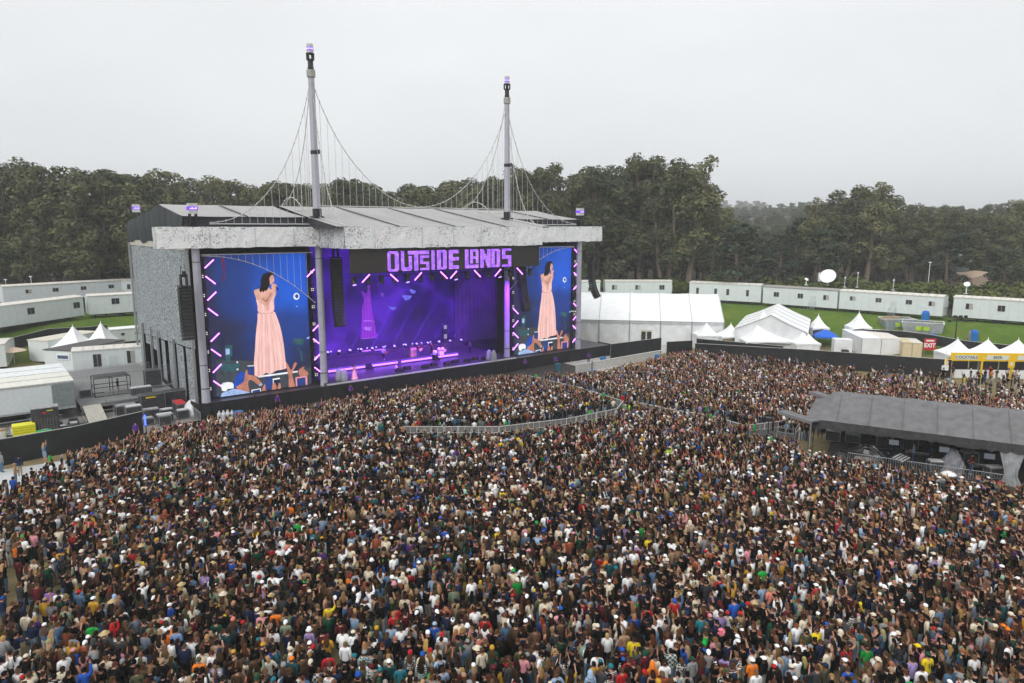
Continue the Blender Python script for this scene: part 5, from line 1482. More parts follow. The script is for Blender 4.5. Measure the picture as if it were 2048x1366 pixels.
# white box shelters and cream container
def shelter(label, a, b_, dep, hf, hb, roofm, wallm, name='box_shelter', cat='shelter'):
    d = b_ - a; L = math.hypot(d.x, d.y); t_ = thing(name, label, cat, (a.x, a.y, 0), math.atan2(d.y, d.x))
    mb = MB(); mb.prism([(0, 0, 0), (0, dep, 0), (0, dep, hb), (0, 0, hf)], (L, 0, 0)); mb.build('wall', wallm, t_)
    mb = MB(); mb.prism([(-.06, -.06, hf + .005), (-.06, dep + .06, hb + .005), (-.06, dep + .06, hb + .09), (-.06, -.06, hf + .09)], (L / 2 + .04, 0, 0)); mb.build('roof', roofm, t_)
    mb = MB(); mb.prism([(0, -.05, hf + .006), (0, dep + .05, hb + .006), (0, dep + .05, hb + .08), (0, -.05, hf + .08)], (L / 2 + .04, 0, 0)); o = mb.build('roof', mat('cream_sheet_roof', (.72, .68, .62), .5), t_, loc=(L / 2, 0, 0))
    mb = MB()
    for i in range(3): mb.b2(i * L / 2 - .04, i * L / 2 + .04, -.04, -.003, 0, hf)
    mb.build('frame', STEEL, t_)
shelter('white box shelter with sloping white roof behind black fence on right', G(1722, 706, .3), G(1800, 707, .3), 8.0, 2.6, 2.9, WHITE, OFFWH)
shelter('cream shipping container right of the white box shelter', G(1803, 712, .2), G(1843, 714, .2), 5.0, 2.3, 2.3, BEIGE, BEIGE, 'shipping_container', 'container')
p = G(1682, 710, 0); mb = MB(); mb.b2(-1.3, 1.3, -1, 1, 0, 2.6); mb.m = 1; mb.b2(-.6, .5, -1.06, -1.001, 1.3, 2.2); mb.alone('cool_store', [OFFWH, mat('cooler_unit', (.75, .76, .76))], 'white cool store box behind black fence left of box shelter', 'cool store', p, R(-12))
# skips (roll-off dumpsters) on the grass
def skip(label, a, b_, wd, h, m):
    d = b_ - a; L = math.hypot(d.x, d.y); t_ = thing('rubbish_skip', label, 'skip', a, math.atan2(d.y, d.x))
    t_.location.z = min(hz(a.x, a.y), hz(b_.x, b_.y)) + .1
    mb = MB(); e = .12
    for y in (0, wd): mb.prism([(0, y - e / 2, 0), (L, y - e / 2, 0), (L + .3, y - e / 2, h), (-.3, y - e / 2, h)], (0, e, 0))
    mb.prism([(0, e / 2 + .002, 0), (-.3, e / 2 + .002, h), (-.3 + e, e / 2 + .002, h), (e, e / 2 + .002, 0)], (0, wd - e - .004, 0)); mb.prism([(L, e / 2 + .002, 0), (L + .3, e / 2 + .002, h), (L + .3 - e, e / 2 + .002, h), (L - e, e / 2 + .002, 0)], (0, wd - e - .004, 0))
    mb.b2(.14, L - .14, .07, wd - .07, .02, .15); mb.build('body', m, t_)
    mb = MB()
    for i in range(1, 8): mb.prism([(i * L / 8 - .06, -.18, .1), (i * L / 8 + .06, -.18, .1), (i * L / 8 + .06, -.18, h - .08), (i * L / 8 - .06, -.18, h - .08)], (0, .11, 0))
    mb.build('rib', STEEL, t_)
    mb = MB()
    for dx in (-.28, L + .28): mb.b2(dx - .09, dx + .09, 0, wd, h + .002, h + .1)
    for y in (0, wd): mb.b2(-.3, L + .3, y - .09, y + .09, h + .002 + .102, h + .2)
    mb.build('rim', mat('pale_steel', (.62, .62, .61)), t_)
    mb = MB()
    for u in (.42, .58): mb.b2(u * L - .55, u * L + .55, -.215, -.19, h * .35, h * .75)
    mb.build('marking', mat('lime_marking', (.38, .55, .06), .6), t_)
SKIPM = mat('grey_skip_steel', (.34, .36, .36), .5, .3, var=.2, scale=2)
skip('large grey open skip with lime markings on grass bank', GT(1806, 668), GT(1883, 667), 3.4, 1.7, SKIPM)
skip('grey skip full of timber left of the large open skip', GT(1772, 662), GT(1830, 650), 3.0, 1.7, mat('blue_grey_skip', (.26, .31, .34), .5, .3))
p = GT(1786, 655); rr = random.Random(4); mb = MB()
for i in range(26): mb.box((rr.uniform(-1.4, 1.6), rr.uniform(-.6, .9), rr.uniform(1.5, 2.2)), (rr.uniform(.6, 1.8), .14, .1), rr.uniform(0, 3))
mb.alone('timber_heap', WOOD, 'heap of scrap timber in the skip by white canopy', 'timber', GT(1789, 657) + Vector((0, .8, -.3)))
for x, y, lab in ((1850, 643, 'bright blue portable toilet behind the large grey skip'), (1947, 683, 'blue barrel beside person on grass bank'),):
    p = GT(x, y); t_ = thing('blue_barrel', lab, 'barrel', p); mb = MB(); mb.lathe([(.55, 0), (.6, .1), (.6, 1.4), (.5, 1.5)], n=12); mb.build('drum', BLUEP, t_); mb = MB(); mb.lathe([(.52, 1.5), (.45, 1.75), (.1, 1.85)], n=12); mb.build('lid', BLUEC, t_)
for x, y, lab in ((1206, 728, 'bright blue bin against black fence right of stage'), (1116, 742, 'dark teal bin by the stage pit on right'), (1315, 723, 'blue bin at end of low pale wall'), (478, 842, 'blue grey bin by crowd below left screen')):
    p = G(x, y); t_ = thing('waste_bin', lab, 'bin', p, 0, 'waste bins'); mb = MB(); mb.lathe([(.36, 0), (.46, .95), (.5, 1.0), (.5, 1.05)], n=12); mb.build('drum', BLUEP if x != 1116 else mat('teal_plastic', (.03, .13, .17)), t_)
    mb = MB(); mb.lathe([(.43, 1.0), (.4, 1.01)], n=12); mb.build('liner', BLACK, t_)
# light tower, portable toilets, crates behind fence
p = GT(1909, 690); lt = thing('light_tower', 'mobile light tower with six lamps on grass bank', 'light tower', p)
mb = MB(); mb.tube([(0, 0, 0), (0, 0, 4.6)], [.1, .06], 6); mb.build('mast', DARKST, lt)
mb = MB(); mb.tube([(-1.3, 0, 4.5), (1.3, 0, 4.5)], .05, 4); mb.tube([(-1.3, 0, 3.8), (1.3, 0, 3.8)], .05, 4); mb.build('crossbar', DARKST, lt)
for dx, dz in ((-1.25, 4.5), (-.45, 4.5), (.45, 4.5), (1.25, 4.5), (-1.25, 3.8), (1.25, 3.8)): mb = MB(); mb.box((dx, -.1, dz), (.4, .25, .35)); mb.build('lamp', DARKST, lt)
mb = MB(); mb.b2(-.7, .7, -.5, .5, 0, .9); mb.build('trailer_base', STEEL, lt)
p = G(1888, 700, 0); mb = MB(); mb.b2(-2, .8, -1.2, 1.2, 0, 1.9); mb.m = 1; mb.lathe([(1.5, 1.9), (1.35, 2.4), (.2, 2.75)], (-.4, 0, 0), 14, 1.3, .9); mb.m = 2; mb.b2(-.5, .3, -1.24, -1.201, .9, 1.5)
mb.alone('tank_unit', [CASE, WHITE, OFFWH], 'white domed tank on dark base left of yellow bars', 'tank', p, R(-10))
rr = random.Random(9)
for i in range(14):
    p = G(1788 + 7.2 * i, 676 + i * 1.6 + rr.uniform(-2, 2), 0.5)
    m_ = BLUEP if 5 <= i <= 8 else CASE
    mb = MB(); mb.b2(-.5, .5, -.45, .45, 0, 1.0); mb.m = 1; mb.b2(-.42, .42, -.46, -.451, .2, .8); mb.b2(-.45, .45, -.4, .4, 1.001, 1.06)
    mb.alone('keg_crate', [m_, GREYTOP], ('blue stacked crate' if 5 <= i <= 8 else 'black stacked crate') + ' in row behind white shelter on right', 'crate', (p.x, p.y, .0), R(-20), 'black stacked crates' if m_ is CASE else 'blue stacked crates')
p = G(1700, 690, 0); mb = MB(); mb.b2(-1, 1, -.6, .6, 0, 1.0); mb.m = 1; mb.b2(-.9, .9, -.5, .5, 1.002, 1.6)
mb.alone('drinks_pallet', [RED, OFFWH], 'pallet of red and white boxes left of box shelter', 'pallet', G(1736 - 48, 672, 0), .2)
mb = MB(); mb.b2(-.8, .8, -.5, .5, 0, .9); mb.b2(-.4, .4, -.4, .4, .902, 1.3); mb.alone('generator', CASE, 'small dark generator by white cool store', 'generator', G(1689, 716, 0), .1)
es = thing('exit_sign', 'red sign reading EXIT in white above black fence', 'sign', G(1857, 717, 0), R(-10)); es.scale = (.74, .8, .86)
mb = MB(); mb.b2(-1.15, 1.15, 0, .08, 1.5, 3.6); mb.build('board', RED, es)
o = child('lettering', text_mesh('exit_text', 'EXIT', 1.05, mat('white_letter', (.85, .85, .85), .5), .01, .03), es, (0, -.015, 2.35), (R(90), 0, 0))
mb = MB(); mb.b2(-.75, .75, -.012, -.002, 3.1, 3.35); mb.build('stripe', mat('white_letter', (.85, .85, .85)), es)
mb = MB()
for dx in (-.9, .9): mb.b2(dx - .05, dx + .05, .09, .17, 0, 3.6)
mb.build('post', STEEL, es)
p = G(1887, 760, 0); sp = thing('fence_notice', 'white notice on tall white pole at the black fence', 'sign', p)
mb = MB(); mb.tube([(0, 0, 0), (0, 0, 4.0)], .05, 5); mb.build('pole', WHITE, sp); mb = MB(); mb.b2(-.45, .45, -.1, -.06, 1.3, 2.0); mb.build('board', OFFWH, sp)
# ---------------------------------------------------------------- yellow bars
BARW = 3.95
a, b_ = G(1900, 762, 0), G(2041, 762, 0)
ban = R(-4); 
words_ = (('COCKTAILS', 'yellow bar stall with COCKTAILS board, nearest black fence'), ('BEER', 'yellow bar stall with BEER board between cocktails and wine'), ('WINE', 'yellow bar stall with WINE board at right edge'), ('', 'yellow bar stall past the WINE stall'))
bx0 = G(1898, 756, 0)
for i, (wd, lab) in enumerate(words_):
    o = bx0 + Vector((math.cos(ban), math.sin(ban), 0)) * BARW * i
    st = thing('bar_stall', lab, 'bar stall', o, ban, 'yellow bar stalls')
    mb = MB(); mb.b2(0, BARW - .02, 0, .12, 2.35, 3.45); mb.b2(0, .22, 0, .14, 0, 2.35); mb.build('front_frame', YELLOW, st)
    mb = MB(); mb.b2(.55, BARW - .55, -.05, -.003, 2.55, 3.15); sb_ = mb.build('sign_board', mat('pale_sign_board', (.62, .64, .58), .6), st)
    if wd: child('lettering', text_mesh('bar_text', wd, .52, mat('grey_green_letter', (.05, .085, .08), .6), .004, .007), sb_, (BARW / 2, -.065, 2.85), (R(90), 0, 0))
    mb = MB(); mb.b2(.24, BARW - .05, .1, .7, 0, 1.05); mb.build('counter', OFFWH, st)
    mb = MB(); mb.b2(.1, BARW - .1, 2.8, 2.9, 0, 2.4); mb.build('rear_cloth', mat('dark_grey_cloth', (.10, .10, .105), .8), st)
    pagoda(('white peaked canopy above the COCKTAILS bar', 'white peaked canopy above the BEER bar', 'white peaked canopy above the WINE bar', 'white peaked canopy past the WINE bar')[i], (o.x + 1.9 * math.cos(ban) - 2.1 * math.sin(ban) * 1 + .1, o.y + 2.3), 3.9, 3.05, 4.9, ban, 'l' if i == 0 else '', True, grp='white canopies above the bars')
for k, dx in enumerate((-.45, 7.7)):
    o = bx0 + Vector((math.cos(ban), math.sin(ban), 0)) * dx
    mb = MB(); mb.b2(-.42, .42, -.16, -.1, 1.55, 2.65); mb.m = 1; mb.b2(-.15, .15, -.18, -.161, 1.85, 2.3)
    mb.m = 0; mb.b2(-.05, .05, -.1, -.02, 0, 1.6)
    mb.alone('menu_board', [YELLOW, mat('pale_sign_board', (.62, .64, .58))], ('yellow menu board at left end of the COCKTAILS bar', 'yellow menu board between the BEER and WINE bars')[k], 'menu board', o, ban)
# ---------------------------------------------------------------- truck trailers, service yard
def truck(label, b0, roofm, k):
    t_ = thing('truck_trailer', label, 'truck trailer', ST(-11.0, b0, 0), SA + math.pi, 'white truck trailers parked side by side')
    L, Wd = 16.2, 2.6                          # x runs away from the rear doors
    mb = MB(); mb.b2(.02, L, -Wd, 0, 1.2, 4.05); mb.build('body', mat('truck_white', (.62, .66, .67), .4, var=.06), t_)
    mb = MB(); mb.b2(-.03, L, -Wd - .03, .03, 4.053, 4.12); mb.build('roof', roofm, t_)
    mb = MB(); mb.b2(.02, 2.0, .005, .035, 1.42, 3.88); mb.build('side_panel', mat('truck_door_steel', (.30, .34, .35), .35, .5), t_)
    mb = MB(); mb.b2(.0, .05, -Wd + .04, -.04, 1.25, 4.0); mb.b2(-.03, .0, -Wd, 0, 1.1, 1.25); mb.build('rear_door', mat('truck_door_steel', (.30, .34, .35), .35, .5), t_)
    mb = MB(); mb.b2(0.06, 4.2, -.0 + .002, .03, 1.25, 4.0) if False else mb.b2(.03, L, .002, .04, 1.18, 1.4); mb.b2(.03, L, .002, .03, 3.9, 4.05); mb.build('side_rail', mat('dull_alloy', (.45, .47, .47), .4, .4), t_)
    for x in (2.6, 3.9):
        for y in (-.25, -Wd + .25):
            w_ = MB(); w_.tube([(x, y - .2, .52), (x, y + .2, .52)], .52, 16); wo = w_.build('wheel', RUBBER, t_)
            w_ = MB(); w_.tube([(x, y - .215, .52), (x, y + .215, .52)], .27, 12); w_.build('rim', STEEL, wo)
    mb = MB(); mb.b2(.3, L - .3, -Wd + .3, -.3, .9, 1.19); mb.b2(12.5, 12.7, -2.2, -.4, 0, .9); mb.build('chassis', DARKST, t_)
for i, (lab, rm) in enumerate((('nearest white truck trailer with long side and grey end panel in view', mat('cream_truck_roof', (.72, .71, .64), .5)), ('second white truck trailer from the black fence', mat('cream_truck_roof', (.72, .71, .64))),
                               ('third white truck trailer from the black fence', mat('white_truck_roof', (.76, .79, .80), .45)), ('farthest white truck trailer, beside the office cabins', mat('white_truck_roof', (.76, .79, .80))))):
    truck(lab, 8.0 + 3.05 * i, rm, i)
dk_ = thing('loading_dock', 'grey loading dock with railings beside the truck trailers', 'dock', ST(0, 0, 0), SA)
mb = MB(); mb.b2(-10.6, -1.0, 8.4, 30, 1.05, 1.2); mb.build('deck', mat('grey_dock_deck', (.22, .22, .22), .8, var=.15), dk_)
mb = MB()
for s in (-10.4, -7.5, -4.5, -1.3):
    for b_ in (8.6, 14, 20, 27): mb.b2(s - .06, s + .06, b_ - .06, b_ + .06, 0, 1.05)
mb.b2(-10.6, -1, 8.38, 8.45, .3, .42); mb.b2(-10.6, -1, 8.38, 8.45, .8, 1.0); mb.build('understructure', STEEL, dk_)
rl = barrier_mesh(2.4, 1.1)
for s in (-8.2, -5.8, -3.4): rl.build('railing', STEEL, dk_, loc=(s, 8.5, 1.2))
for s in (-10.4, -8.0, -5.6, -3.2): rl.build('railing', STEEL, dk_, loc=(s, 24.5, 1.2))
mb = MB(); mb.prism([(-10.4, 8.3, 1.15), (-10.4, 8.3, 1.05), (-10.4, 3.4, .02), (-10.4, 3.4, .1)], (1.7, 0, 0)); mb.b2(-10.46, -10.4, 3.4, 8.3, .05, .12)
tag(mb.build('loading_ramp', mat('ply_ramp', (.42, .40, .35), .7, var=.15), None, ST(0, 0, 0), SA), 'sloping plywood loading ramp down from the grey dock', 'ramp', None, 'thing')
def cage(label, s, b_, z, w_, d_, h):
    t_ = thing('equipment_cage', label, 'cage', ST(s, b_, z), SA); mb = MB()
    for dx in (-w_ / 2, 0, w_ / 2):
        for dy in (-d_ / 2, d_ / 2): mb.tube([(dx, dy, 0), (dx, dy, h)], .05, 4)
    for z_ in (.05, h * .5, h):
        mb.tube([(-w_ / 2, -d_ / 2, z_), (w_ / 2, -d_ / 2, z_), (w_ / 2, d_ / 2, z_), (-w_ / 2, d_ / 2, z_), (-w_ / 2, -d_ / 2, z_)], .05, 4)
    mb.build('frame', DARKST, t_); mb = MB(); mb.b2(-w_ / 2 + .1, w_ / 2 - .1, -d_ / 2 + .1, d_ / 2 - .1, h + .06, h + .14); mb.build('shelf', CASE, t_)
cage('open black steel cage on the grey loading dock', -7.0, 12.5, 1.2, 3.6, 2.2, 2.1)
rackcase('dark green equipment locker on dock by stage wall', ST(-2.6, 13, 1.2), SA, 1.7, 1.2, 2.2, None, 'locker', 'equipment_locker')
CASES = [(-6.6, 6.6, 2.0, 1.1, 1.0, 'long dark road case stack below the dock railing'), (-4.0, 6.6, 2.4, 1.3, 1.9, 'tall black generator box with yellow label under dock'), (-1.7, 6.9, 2.2, 1.3, 1.9, 'tall black generator box nearest stage wall'),
         (-6.4, 3.4, 1.5, .9, 1.5, 'pale topped flight case stack at end of ramp'), (-4.9, 2.6, 1.5, .9, 1.1, 'flight case with yellow cables on top'), (-3.3, 3.2, 1.2, .8, .7, 'low flight case among stage left cases'),
         (-1.9, 3.4, 1.0, 2.3, 1.2, 'long flight case with red edged lid by stage wall'), (-4.0, .7, 1.5, .9, .8, 'flight case with pale lid behind crowd edge'), (-2.2, 1.0, 1.1, .8, .9, 'silver edged flight case nearest the column foot'),
         (-5.6, .6, 1.0, .8, .7, 'small flight case behind end of black fence'), (-4.3, -.7, 1.1, .8, 1.0, 'black flight case with white label beside crowd corner'),
         (-9.6, 12.6, 1.1, .7, .8, 'flight case on dock beside the truck doors'), (-4.4, 10.2, 2.2, .9, .8, 'long silver case on dock behind railing')]
for i, (s, b_, w_, d_, h, lab) in enumerate(CASES):
    rackcase(lab, ST(s, b_, 1.2 if b_ > 8.5 else 0), SA, w_, d_, h, RED if 'red edged' in lab else (WHTOP if 'pale' in lab or 'silver' in lab or i in (3, 5) else GREYTOP if 'tall' not in lab else None), grp='road cases beside the stage')
mb = MB(); mb.b2(-.5, .5, -.03, .0, 1.55, 1.7); mb.alone('yellow_label', YELLOW, 'bright yellow label on tall black generator box', 'label', ST(-4.2, 5.93, 0), SA)
p = G(94, 868, 0); ar = thing('amplifier_rack', 'tall black amplifier rack full of sockets by truck side', 'amplifier rack', p, SA)
mb = MB(); mb.b2(-1.1, 1.1, -.6, .6, .15, 2.7); mb.build('body', CASE, ar)
mb = MB(); mb.b2(-1.15, 1.15, -.65, .65, 2.71, 2.8); mb.build('top', GREYTOP, ar); mb = MB()
for i in range(8):
    for j in range(7): mb.box((-.85 + .24 * i, -.61, .45 + .2 * j), (.12, .02, .1))
mb.build('socket_panel', mat('socket_copper', (.26, .2, .15), .5, two=(.05, .07, .08), scale=9), ar)
mb = MB(); mb.box((-.1, -.62, 2.25), (.3, .02, .18)); mb.build('sticker', RED, ar); mb = MB(); mb.box((.4, -.62, 2.45), (.5, .02, .08)); mb.build('label', LIMEY, ar)
p = G(50, 878, 0); yc = thing('yellow_crate', 'bright yellow slatted crate behind black fence at left', 'crate', p, SA)
mb = MB()
for k in range(6): mb.b2(-.9, .9, -.65, .65, .08 + .24 * k, .28 + .24 * k)
mb.build('slatted_side', LIMEY, yc); mb = MB(); mb.b2(-.85, .85, -.6, .6, .1, 1.44); mb.build('inner_box', mat('yellow_shadow_plastic', (.30, .28, .01)), yc)
for x, y, lab in ((33, 874, 'white drum with copper rim left of yellow crate'), (3, 880, 'white drum with copper rim at left edge behind fence')):
    mb = MB(); mb.lathe([(.42, 0), (.42, .9), (.44, .95)], n=14); mb.m = 1; mb.lathe([(.45, .952), (.45, 1.05), (.3, 1.1)], n=14)
    mb.alone('white_drum', [OFFWH, mat('copper_rim', (.32, .18, .12), .4)], lab, 'drum', G(x, y, 0), 0)
mb = MB(); mb.lathe([(.16, 0), (.2, .1), (.02, .75)], n=8); mb.alone('lime_cone', mat('lime_cone_plastic', (.45, .8, .03)), 'lime green cone beside the yellow crate', 'cone', G(34, 862, .6), 0)
p = G(116, 880, 0); mb = MB(); mb.b2(-.6, .6, -.45, .45, 0, 1.0); mb.m = 1; mb.b2(-.62, .62, -.47, .47, 1.002, 1.1); mb.alone('green_bin', [CASE, GREENP], 'dark bin with green lid beside amplifier rack', 'bin', G(90, 884, 0), SA)
rr = random.Random(21)
for i in range(34):                               # cable trunks and small gear penned by barriers
    s, b_ = rr.uniform(-18.5, -10.9), rr.uniform(1.2, 4.9)
    if b_ < .9 + max(0, (-14 - s)) * .25: continue
    mb = MB(); w_, d_, h = rr.uniform(.5, 1.0), rr.uniform(.4, .7), rr.uniform(.3, .8)
    mb.b2(-w_ / 2, w_ / 2, -d_ / 2, d_ / 2, 0, h); mb.m = 1; mb.b2(-w_ / 2 + .04, w_ / 2 - .04, -d_ / 2 + .04, d_ / 2 - .04, h + .002, h + .06)
    mb.alone('gear_box', [CASE, (WHTOP, GREYTOP, WHTOP, CASE)[i % 4]], 'small grey black gear box in the penned heap beside the ramp', 'gear box', ST(s, b_, 0), SA + rr.uniform(-.5, .5), 'gear boxes penned by barriers')
def yardbar(s0, b0, s1, b1, lab):
    p, q = ST(s0, b0), ST(s1, b1); barricade(lab, [(p.x, p.y), (q.x, q.y)], BARR, 2.0, 'steel_barrier', 'barrier', 'steel barriers in the service yard', lane=False)
yardbar(-18.6, 5.3, -12.5, 5.6, 'silver railing barrier along far side of gear heap')
yardbar(-18.8, .9, -18.8, 5.1, 'silver railing barrier at left end of gear heap')
yardbar(-1.2, -2.2, -1.2, 1.4, 'silver railing barrier at the foot of left column')
mb = MB(); mb.lathe([(1.0, 0), (.95, .5), (.75, 1.1), (.35, 1.5), (.1, 1.6)], n=12, sx=1.7); mb.alone('covered_heap', mat('white_dust_sheet', (.58, .60, .62), .6, bump=.5, bscale=3), 'equipment under white sheet at the foot of grey side wall', 'covered heap', ST(-.9, .9 + 1.2, 0), SA + R(80), smooth=True)
rr = random.Random(2)
for i in range(6):
    mb = MB(); mb.lathe([(.22, 0), (.22, .75), (.1, .9), (.08, 1.05)], n=10); mb.alone('gas_bottle', mat('pale_bottle', (.55, .55, .56), .4), 'pale gas bottle in the cluster below left column', 'gas bottle', ST(.6 + .42 * (i % 3) + .3 * (i // 3), -2.4 - .5 * (i // 3), 0), 0, 'gas bottles by the stage skirt')
num = thing('number_sign', 'glowing blue number 1 sign at end of black fence', 'sign', G(294, 880, 0), R(10))
mb = MB(); mb.b2(-.03, .03, .0, .06, 0, 1.6); mb.build('pole', DARKST, num); child('lettering', text_mesh('one_text', '1', 1.5, glow('blue_neon', (.06, .12, 1.0), 3.0), .04), num, (0, -.06, 1.9), (R(90), 0, 0))
# picnic tables and people area behind right end of stage
for i, (x, y) in enumerate(((1206, 684), (1240, 684), (1262, 682), (1310, 686))):
    tb_ = thing('picnic_table', 'pale wooden picnic table in front of huge marquee wall', 'table', G(x, y, .0), R(-8) + .2 * i, 'picnic tables by the marquee')
    mb = MB(); mb.b2(-1, 1, -.35, .35, .70, .76); mb.build('tabletop', WOOD, tb_)
    for dy in (-.7, .7): mb = MB(); mb.b2(-1, 1, dy - .13, dy + .13, .42, .46); mb.build('bench', WOOD, tb_)
    for dx in (-.7, .7): mb = MB(); mb.tube([(dx, -.65, 0), (dx, -.1, .7)], .05, 4); mb.tube([(dx, .65, 0), (dx, .1, .7)], .05, 4); mb.tube([(dx, -.75, .4), (dx, .75, .4)], .04, 4); mb.build('leg', WOOD, tb_)
# ---------------------------------------------------------------- trees and shrubs
def leaf_mat(name, stops, rough=.75):
    m, t, b = node_mat(name)
    b.inputs['Roughness'].default_value = rough
    b.inputs['Specular IOR Level'].default_value = .2
    tc = t.nodes.new('ShaderNodeTexCoord'); oi = t.nodes.new('ShaderNodeObjectInfo')
    nz = t.nodes.new('ShaderNodeTexNoise'); nz.inputs['Scale'].default_value = .35; nz.inputs['Detail'].default_value = 6; nz.inputs['Roughness'].default_value = .75
    t.links.new(tc.outputs['Object'], nz.inputs['Vector'])
    ad = t.nodes.new('ShaderNodeMath'); ad.operation = 'MULTIPLY_ADD'; ad.inputs[1].default_value, ad.inputs[2].default_value = .34, -.17
    t.links.new(oi.outputs['Random'], ad.inputs[0])
    a2 = t.nodes.new('ShaderNodeMath'); t.links.new(nz.outputs['Fac'], a2.inputs[0]); t.links.new(ad.outputs[0], a2.inputs[1])
    r = t.nodes.new('ShaderNodeValToRGB')
    for i, (p, c) in enumerate(stops):
        e = r.color_ramp.elements[i] if i < 2 else r.color_ramp.elements.new(p)
        e.position, e.color = p, (*c, 1)
    t.links.new(a2.outputs[0], r.inputs[0]); t.links.new(r.outputs[0], b.inputs['Base Color'])
    return m
EUC = leaf_mat('eucalyptus_leaves', [(.25, (.046, .053, .026)), (.5, (.090, .098, .042)), (.72, (.150, .150, .064)), (.88, (.20, .170, .088))])
PINE = leaf_mat('pine_needles', [(.25, (.018, .028, .018)), (.6, (.036, .050, .028)), (.85, (.055, .066, .036))])
SHRUB = leaf_mat('shrub_leaves', [(.25, (.040, .054, .014)), (.5, (.085, .105, .026)), (.75, (.15, .155, .042))])
BARK = mat('eucalyptus_bark', (.13, .095, .07), .85, two=(.26, .20, .15), scale=1.2, aniso=(3, 3, .3))
def leaves(clumps, per, size, rg, flat=1.0, up=.35):
    out_v, n = [], 0
    for (cx, cy, cz, r_) in clumps:
        k = max(8, int(per * (r_ / 1.8) ** 2))
        d = rg.normal(size=(k, 3)); d /= np.linalg.norm(d, axis=1)[:, None]
        d[:, 2] = np.abs(d[:, 2]) * np.where(rg.random(k) < .72, 1, -1)
        rad = r_ * (.55 + .5 * rg.random(k) ** .6)
        c = d * rad[:, None]; c[:, 2] *= flat; c += (cx, cy, cz)
        nr = d * 1.0 + rg.normal(size=(k, 3)) * .5; nr[:, 2] += up
        nr /= np.linalg.norm(nr, axis=1)[:, None]
        a = np.cross(nr, rg.normal(size=(k, 3))); a /= np.linalg.norm(a, axis=1)[:, None]
        b = np.cross(nr, a)
        s = size * (.5 + rg.random(k))[:, None]; s2 = s * (.45 + .4 * rg.random(k))[:, None]
        out_v.append(np.stack([c - a * s, c - b * s2, c + a * s, c + b * s2], 1).reshape(-1, 3))
    return np.concatenate(out_v)
def leaf_mesh(name, v, m):
    me = bpy.data.meshes.new(name); nq = len(v) // 4
    me.vertices.add(len(v)); me.vertices.foreach_set('co', v.astype(np.float32).ravel())
    me.loops.add(nq * 4); me.loops.foreach_set('vertex_index', np.arange(nq * 4, dtype=np.int32))
    me.polygons.add(nq); me.polygons.foreach_set('loop_start', np.arange(0, nq * 4, 4, dtype=np.int32))
    me.update(calc_edges=True); me.materials.append(m); return me
def eucalypt(seed, H=28.0, spread=6.0, open_=.0, lean=0.0):
    rg = np.random.default_rng(seed); rr = random.Random(seed)
    mb = MB(); clumps = []
    ns = rr.choice((1, 2, 3))
    for st in range(ns):
        ang = 2 * math.pi * (st + rr.random()) / ns; fx, fy = math.cos(ang) * (1.2 if ns > 1 else .2), math.sin(ang) * (1.2 if ns > 1 else .2)
        hh = H * rr.uniform(.62, .74); pts = []
        for i in range(7):
            q = i / 6; pts.append((fx * (.3 + 2.0 * q) + lean * q + .35 * math.sin(q * 5 + st), fy * (.3 + 2.0 * q) + .35 * math.cos(q * 4 + st), -1.5 + (hh + 1.5) * q))
        mb.tube(pts, [(.62 if ns == 1 else .45) * (1 - .75 * i / 6) + .06 for i in range(7)], 7)
        for k in range(rr.randint(9, 12) if ns > 1 else 16):
            q = rr.uniform(.30, 1.0); i = min(5, int(q * 6)); f = q * 6 - i
            a = Vector(pts[i]).lerp(Vector(pts[i + 1]), f)
            an = rr.uniform(0, 6.28); L = spread * rr.uniform(.45, 1.0) * (1.15 - .45 * q); up = rr.uniform(.1, 1.1) * L * (.5 + q * .8)
            e = a + Vector((math.cos(an) * L, math.sin(an) * L, up)); e.z = min(e.z, H - 1.0)
            m_ = a.lerp(e, .5) + Vector((0, 0, .5))
            mb.tube([a, m_, e], [.2, .13, .05], 5)
            for w_, rad in ((1.0, 1.9), (.72, 1.6), (.45, 1.2)):
                if rr.random() < (.95 - open_ * .5):
                    c = a.lerp(e, w_)
                    clumps.append((c.x + rr.uniform(-1, 1), c.y + rr.uniform(-1, 1), c.z + rr.uniform(-1.4, 1.0), rad * rr.uniform(.7, 1.35)))
        top = Vector(pts[-1])
        for k in range(int(6 - 2 * open_)):
            an = rr.uniform(0, 6.28); d_ = rr.uniform(.2, .8) * spread * .6
            clumps.append((top.x + math.cos(an) * d_, top.y + math.sin(an) * d_, min(H - 1.2, top.z + rr.uniform(.1, 1) * (H - top.z)), rr.uniform(1.2, 2.1)))
            mb.tube([top, (top.x + math.cos(an) * d_, top.y + math.sin(an) * d_, clumps[-1][2])], [.12, .04], 4)
    return mb.mesh('trunk', BARK, True), leaf_mesh('crown', leaves(clumps, 165 - 35 * open_, .31, rg, 1.0), EUC), H
def pine(seed, H=16.0):
    rg = np.random.default_rng(seed); rr = random.Random(seed)
    mb = MB(); mb.tube([(0, 0, -1), (.4, .2, H * .35), (.2, .5, H * .7), (.6, .2, H * .95)], [.4, .32, .2, .06], 6); clumps = []
    for k in range(26):
        q = rr.uniform(.28, 1.0); an = rr.uniform(0, 6.28); L = (1.15 - q) * 5.2 * rr.uniform(.5, 1) + .6
        c = Vector((math.cos(an) * L, math.sin(an) * L, H * q)); mb.tube([(.3, .3, H * q - 1.0), c], [.12, .04], 4)
        clumps.append((c.x, c.y, c.z, rr.uniform(1.1, 1.9)))
    return mb.mesh('trunk', BARK, True), leaf_mesh('crown', leaves(clumps, 110, .34, rg, .6), PINE), H
